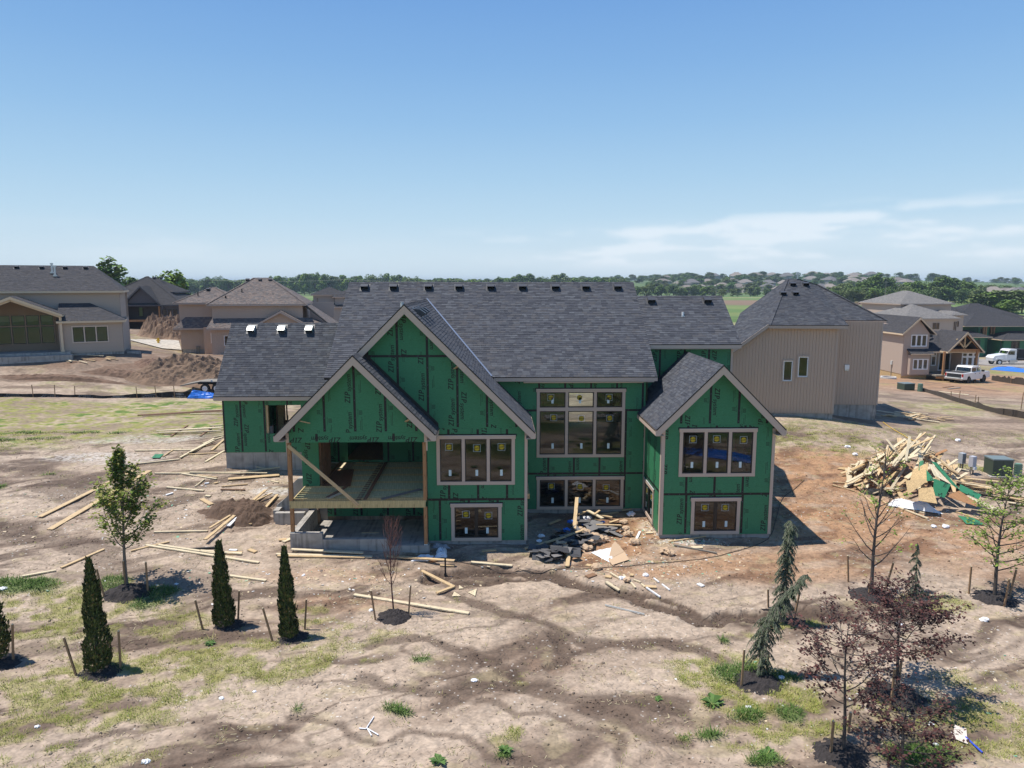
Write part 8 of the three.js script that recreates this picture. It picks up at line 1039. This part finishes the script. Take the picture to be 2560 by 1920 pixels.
{ // the low rise that carries the far suburb
  const N = 40, P = [], U = [], I = []; for (let j = 0; j <= N; j++) for (let i = 0; i <= N; i++) { const x = lerp(-900, 1900, i / N), z = lerp(-540, -2600, j / N), e = Math.min(i, N - i, j, N - j) === 0; P.push(x, e ? -.5 : hillY(x, z) + .05, z); U.push(x / 60, z / 60); } for (let j = 0; j < N; j++) for (let i = 0; i < N; i++) { const a = j * (N + 1) + i; I.push(a, a + 1, a + N + 1, a + 1, a + N + 2, a + N + 1); }
  const g = new THREE.BufferGeometry(); g.setAttribute('position', new THREE.Float32BufferAttribute(P, 3)); g.setAttribute('uv', new THREE.Float32BufferAttribute(U, 2)); g.setIndex(I); g.computeVertexNormals(); const o = shadows(new THREE.Mesh(g, std(.1, .155, .045, .95, { map: grainTex }))); o.name = 'hill'; scene.add(o); kind(o, 'structure'); o.userData.label = 'low green rise carrying the distant suburb';
}
{ // far suburb
  const r = rng(310), pal = [[.2, .17, .15], [.24, .21, .19], [.15, .14, .14], [.27, .23, .2]], wm = [std(.42, .38, .33, .9), std(.5, .47, .44, .9), std(.33, .3, .28, .9)];
  const protos = [0, 1, 2, 3].map((k) => { const g = new THREE.Group(), WN = [[1, 1, 2.6, 2.5], [4, 1, 5.6, 2.5], [-4.5, 3.6, -3, 5], [2, 3.6, 3.6, 5], [4.6, 3.6, 6.2, 5]]; hollow(g, -7, 7, -5, 5, -3, 5.5, wm[k % 3], WN); hollow(g, -6, 0, 5, 7, -3, 4.6, wm[k % 3]); const R = new Roofs(g, [pal[k]], { flat: 1 }); R.hip(-7.6, 7.6, -5.6, 5.6, 5.5, .45 + .06 * k); R.hip(-6.5, .5, 0, 7.6, 4.6, .6); R.done(); for (const w of WN) { const q = group('window', g), f = new B(); f.box(w[0], w[2], w[1], w[1] + .12, 5, 5.05); f.box(w[0], w[2], w[3] - .12, w[3], 5, 5.05); f.build('frame', M.white, q); const p = new B(); p.poly([[w[0], w[1] + .12, 5.02], [w[2], w[1] + .12, 5.02], [w[2], w[3] - .12, 5.02], [w[0], w[3] - .12, 5.02]]); p.build('pane', M.glassFar, q); } return g; });
  let n = 0; const put = (px, d, s = 1) => { const g = protos[n % 4].clone(); g.name = numbered('suburb_house'); const x = (px - 1240) / 1775 * d; g.position.set(x, hillY(x, -d), -d); g.scale.setScalar(s); g.rotation.y = (r() - .5) * 1.4; scene.add(g); tag(g, 'small grey-roofed house in the distant suburb', 'house', 'houses of the distant suburb'); n++; };
  for (let i = 0; i < 12; i++) put(1700 + i * 34 + r() * 20, 620 + r() * 90, .9 + .25 * r()); for (let i = 0; i < 12; i++) put(1630 + i * 44 + r() * 30, 780 + r() * 110, .95 + .3 * r()); for (let i = 0; i < 11; i++) put(1650 + i * 52 + r() * 36, 980 + r() * 160, 1.1 + .3 * r()); for (let i = 0; i < 7; i++) put(2130 + i * 22 + r() * 8, 760 + r() * 100, 1.15); for (let i = 0; i < 6; i++) put(2470 + i * 22 + r() * 10, 480 + r() * 40, .9);
}
{ // power line
  const ps = []; for (const [px, d] of [[160, 420], [512, 430], [870, 440], [1170, 450], [1790, 470], [2218, 330]]) { const x = (px - 1240) / 1775 * d, g = tag(group('utility_pole', scene, [x, 0, -d]), 'thin wooden utility pole standing before the far trees', 'pole', 'utility poles before the far trees'), b = new B(); b.tube([0, 0, 0], [0, 11.5, 0], .2, .14, 6); b.build('shaft', M.greywood, g); part(g, 'crossarm', M.greywood, [-1.2, 1.2, 10.8, 11, -.08, .08]); ps.push([x, -d]); }
  for (let k = 0; k < 3; k++) { const A = ps[k], E = ps[k + 1], b = new B(), o = [A[0], 11, A[1]]; for (let i = 0; i < 14; i++) { const f = (t) => [lerp(A[0], E[0], t) - o[0], 12.6 - o[1] - 4 * 1.1 * t * (1 - t), lerp(A[1], E[1], t) - o[2]]; b.tube(f(i / 14), f((i + 1) / 14), .05, .05, 4); } const w = b.build('power_line', std(.5, .48, .42, .7), scene); w.position.set(...o); tag(w, 'pale power line sagging between far utility poles', 'wire', 'power line spans'); }
}
console.log('far');
renderer.render(scene, camera);
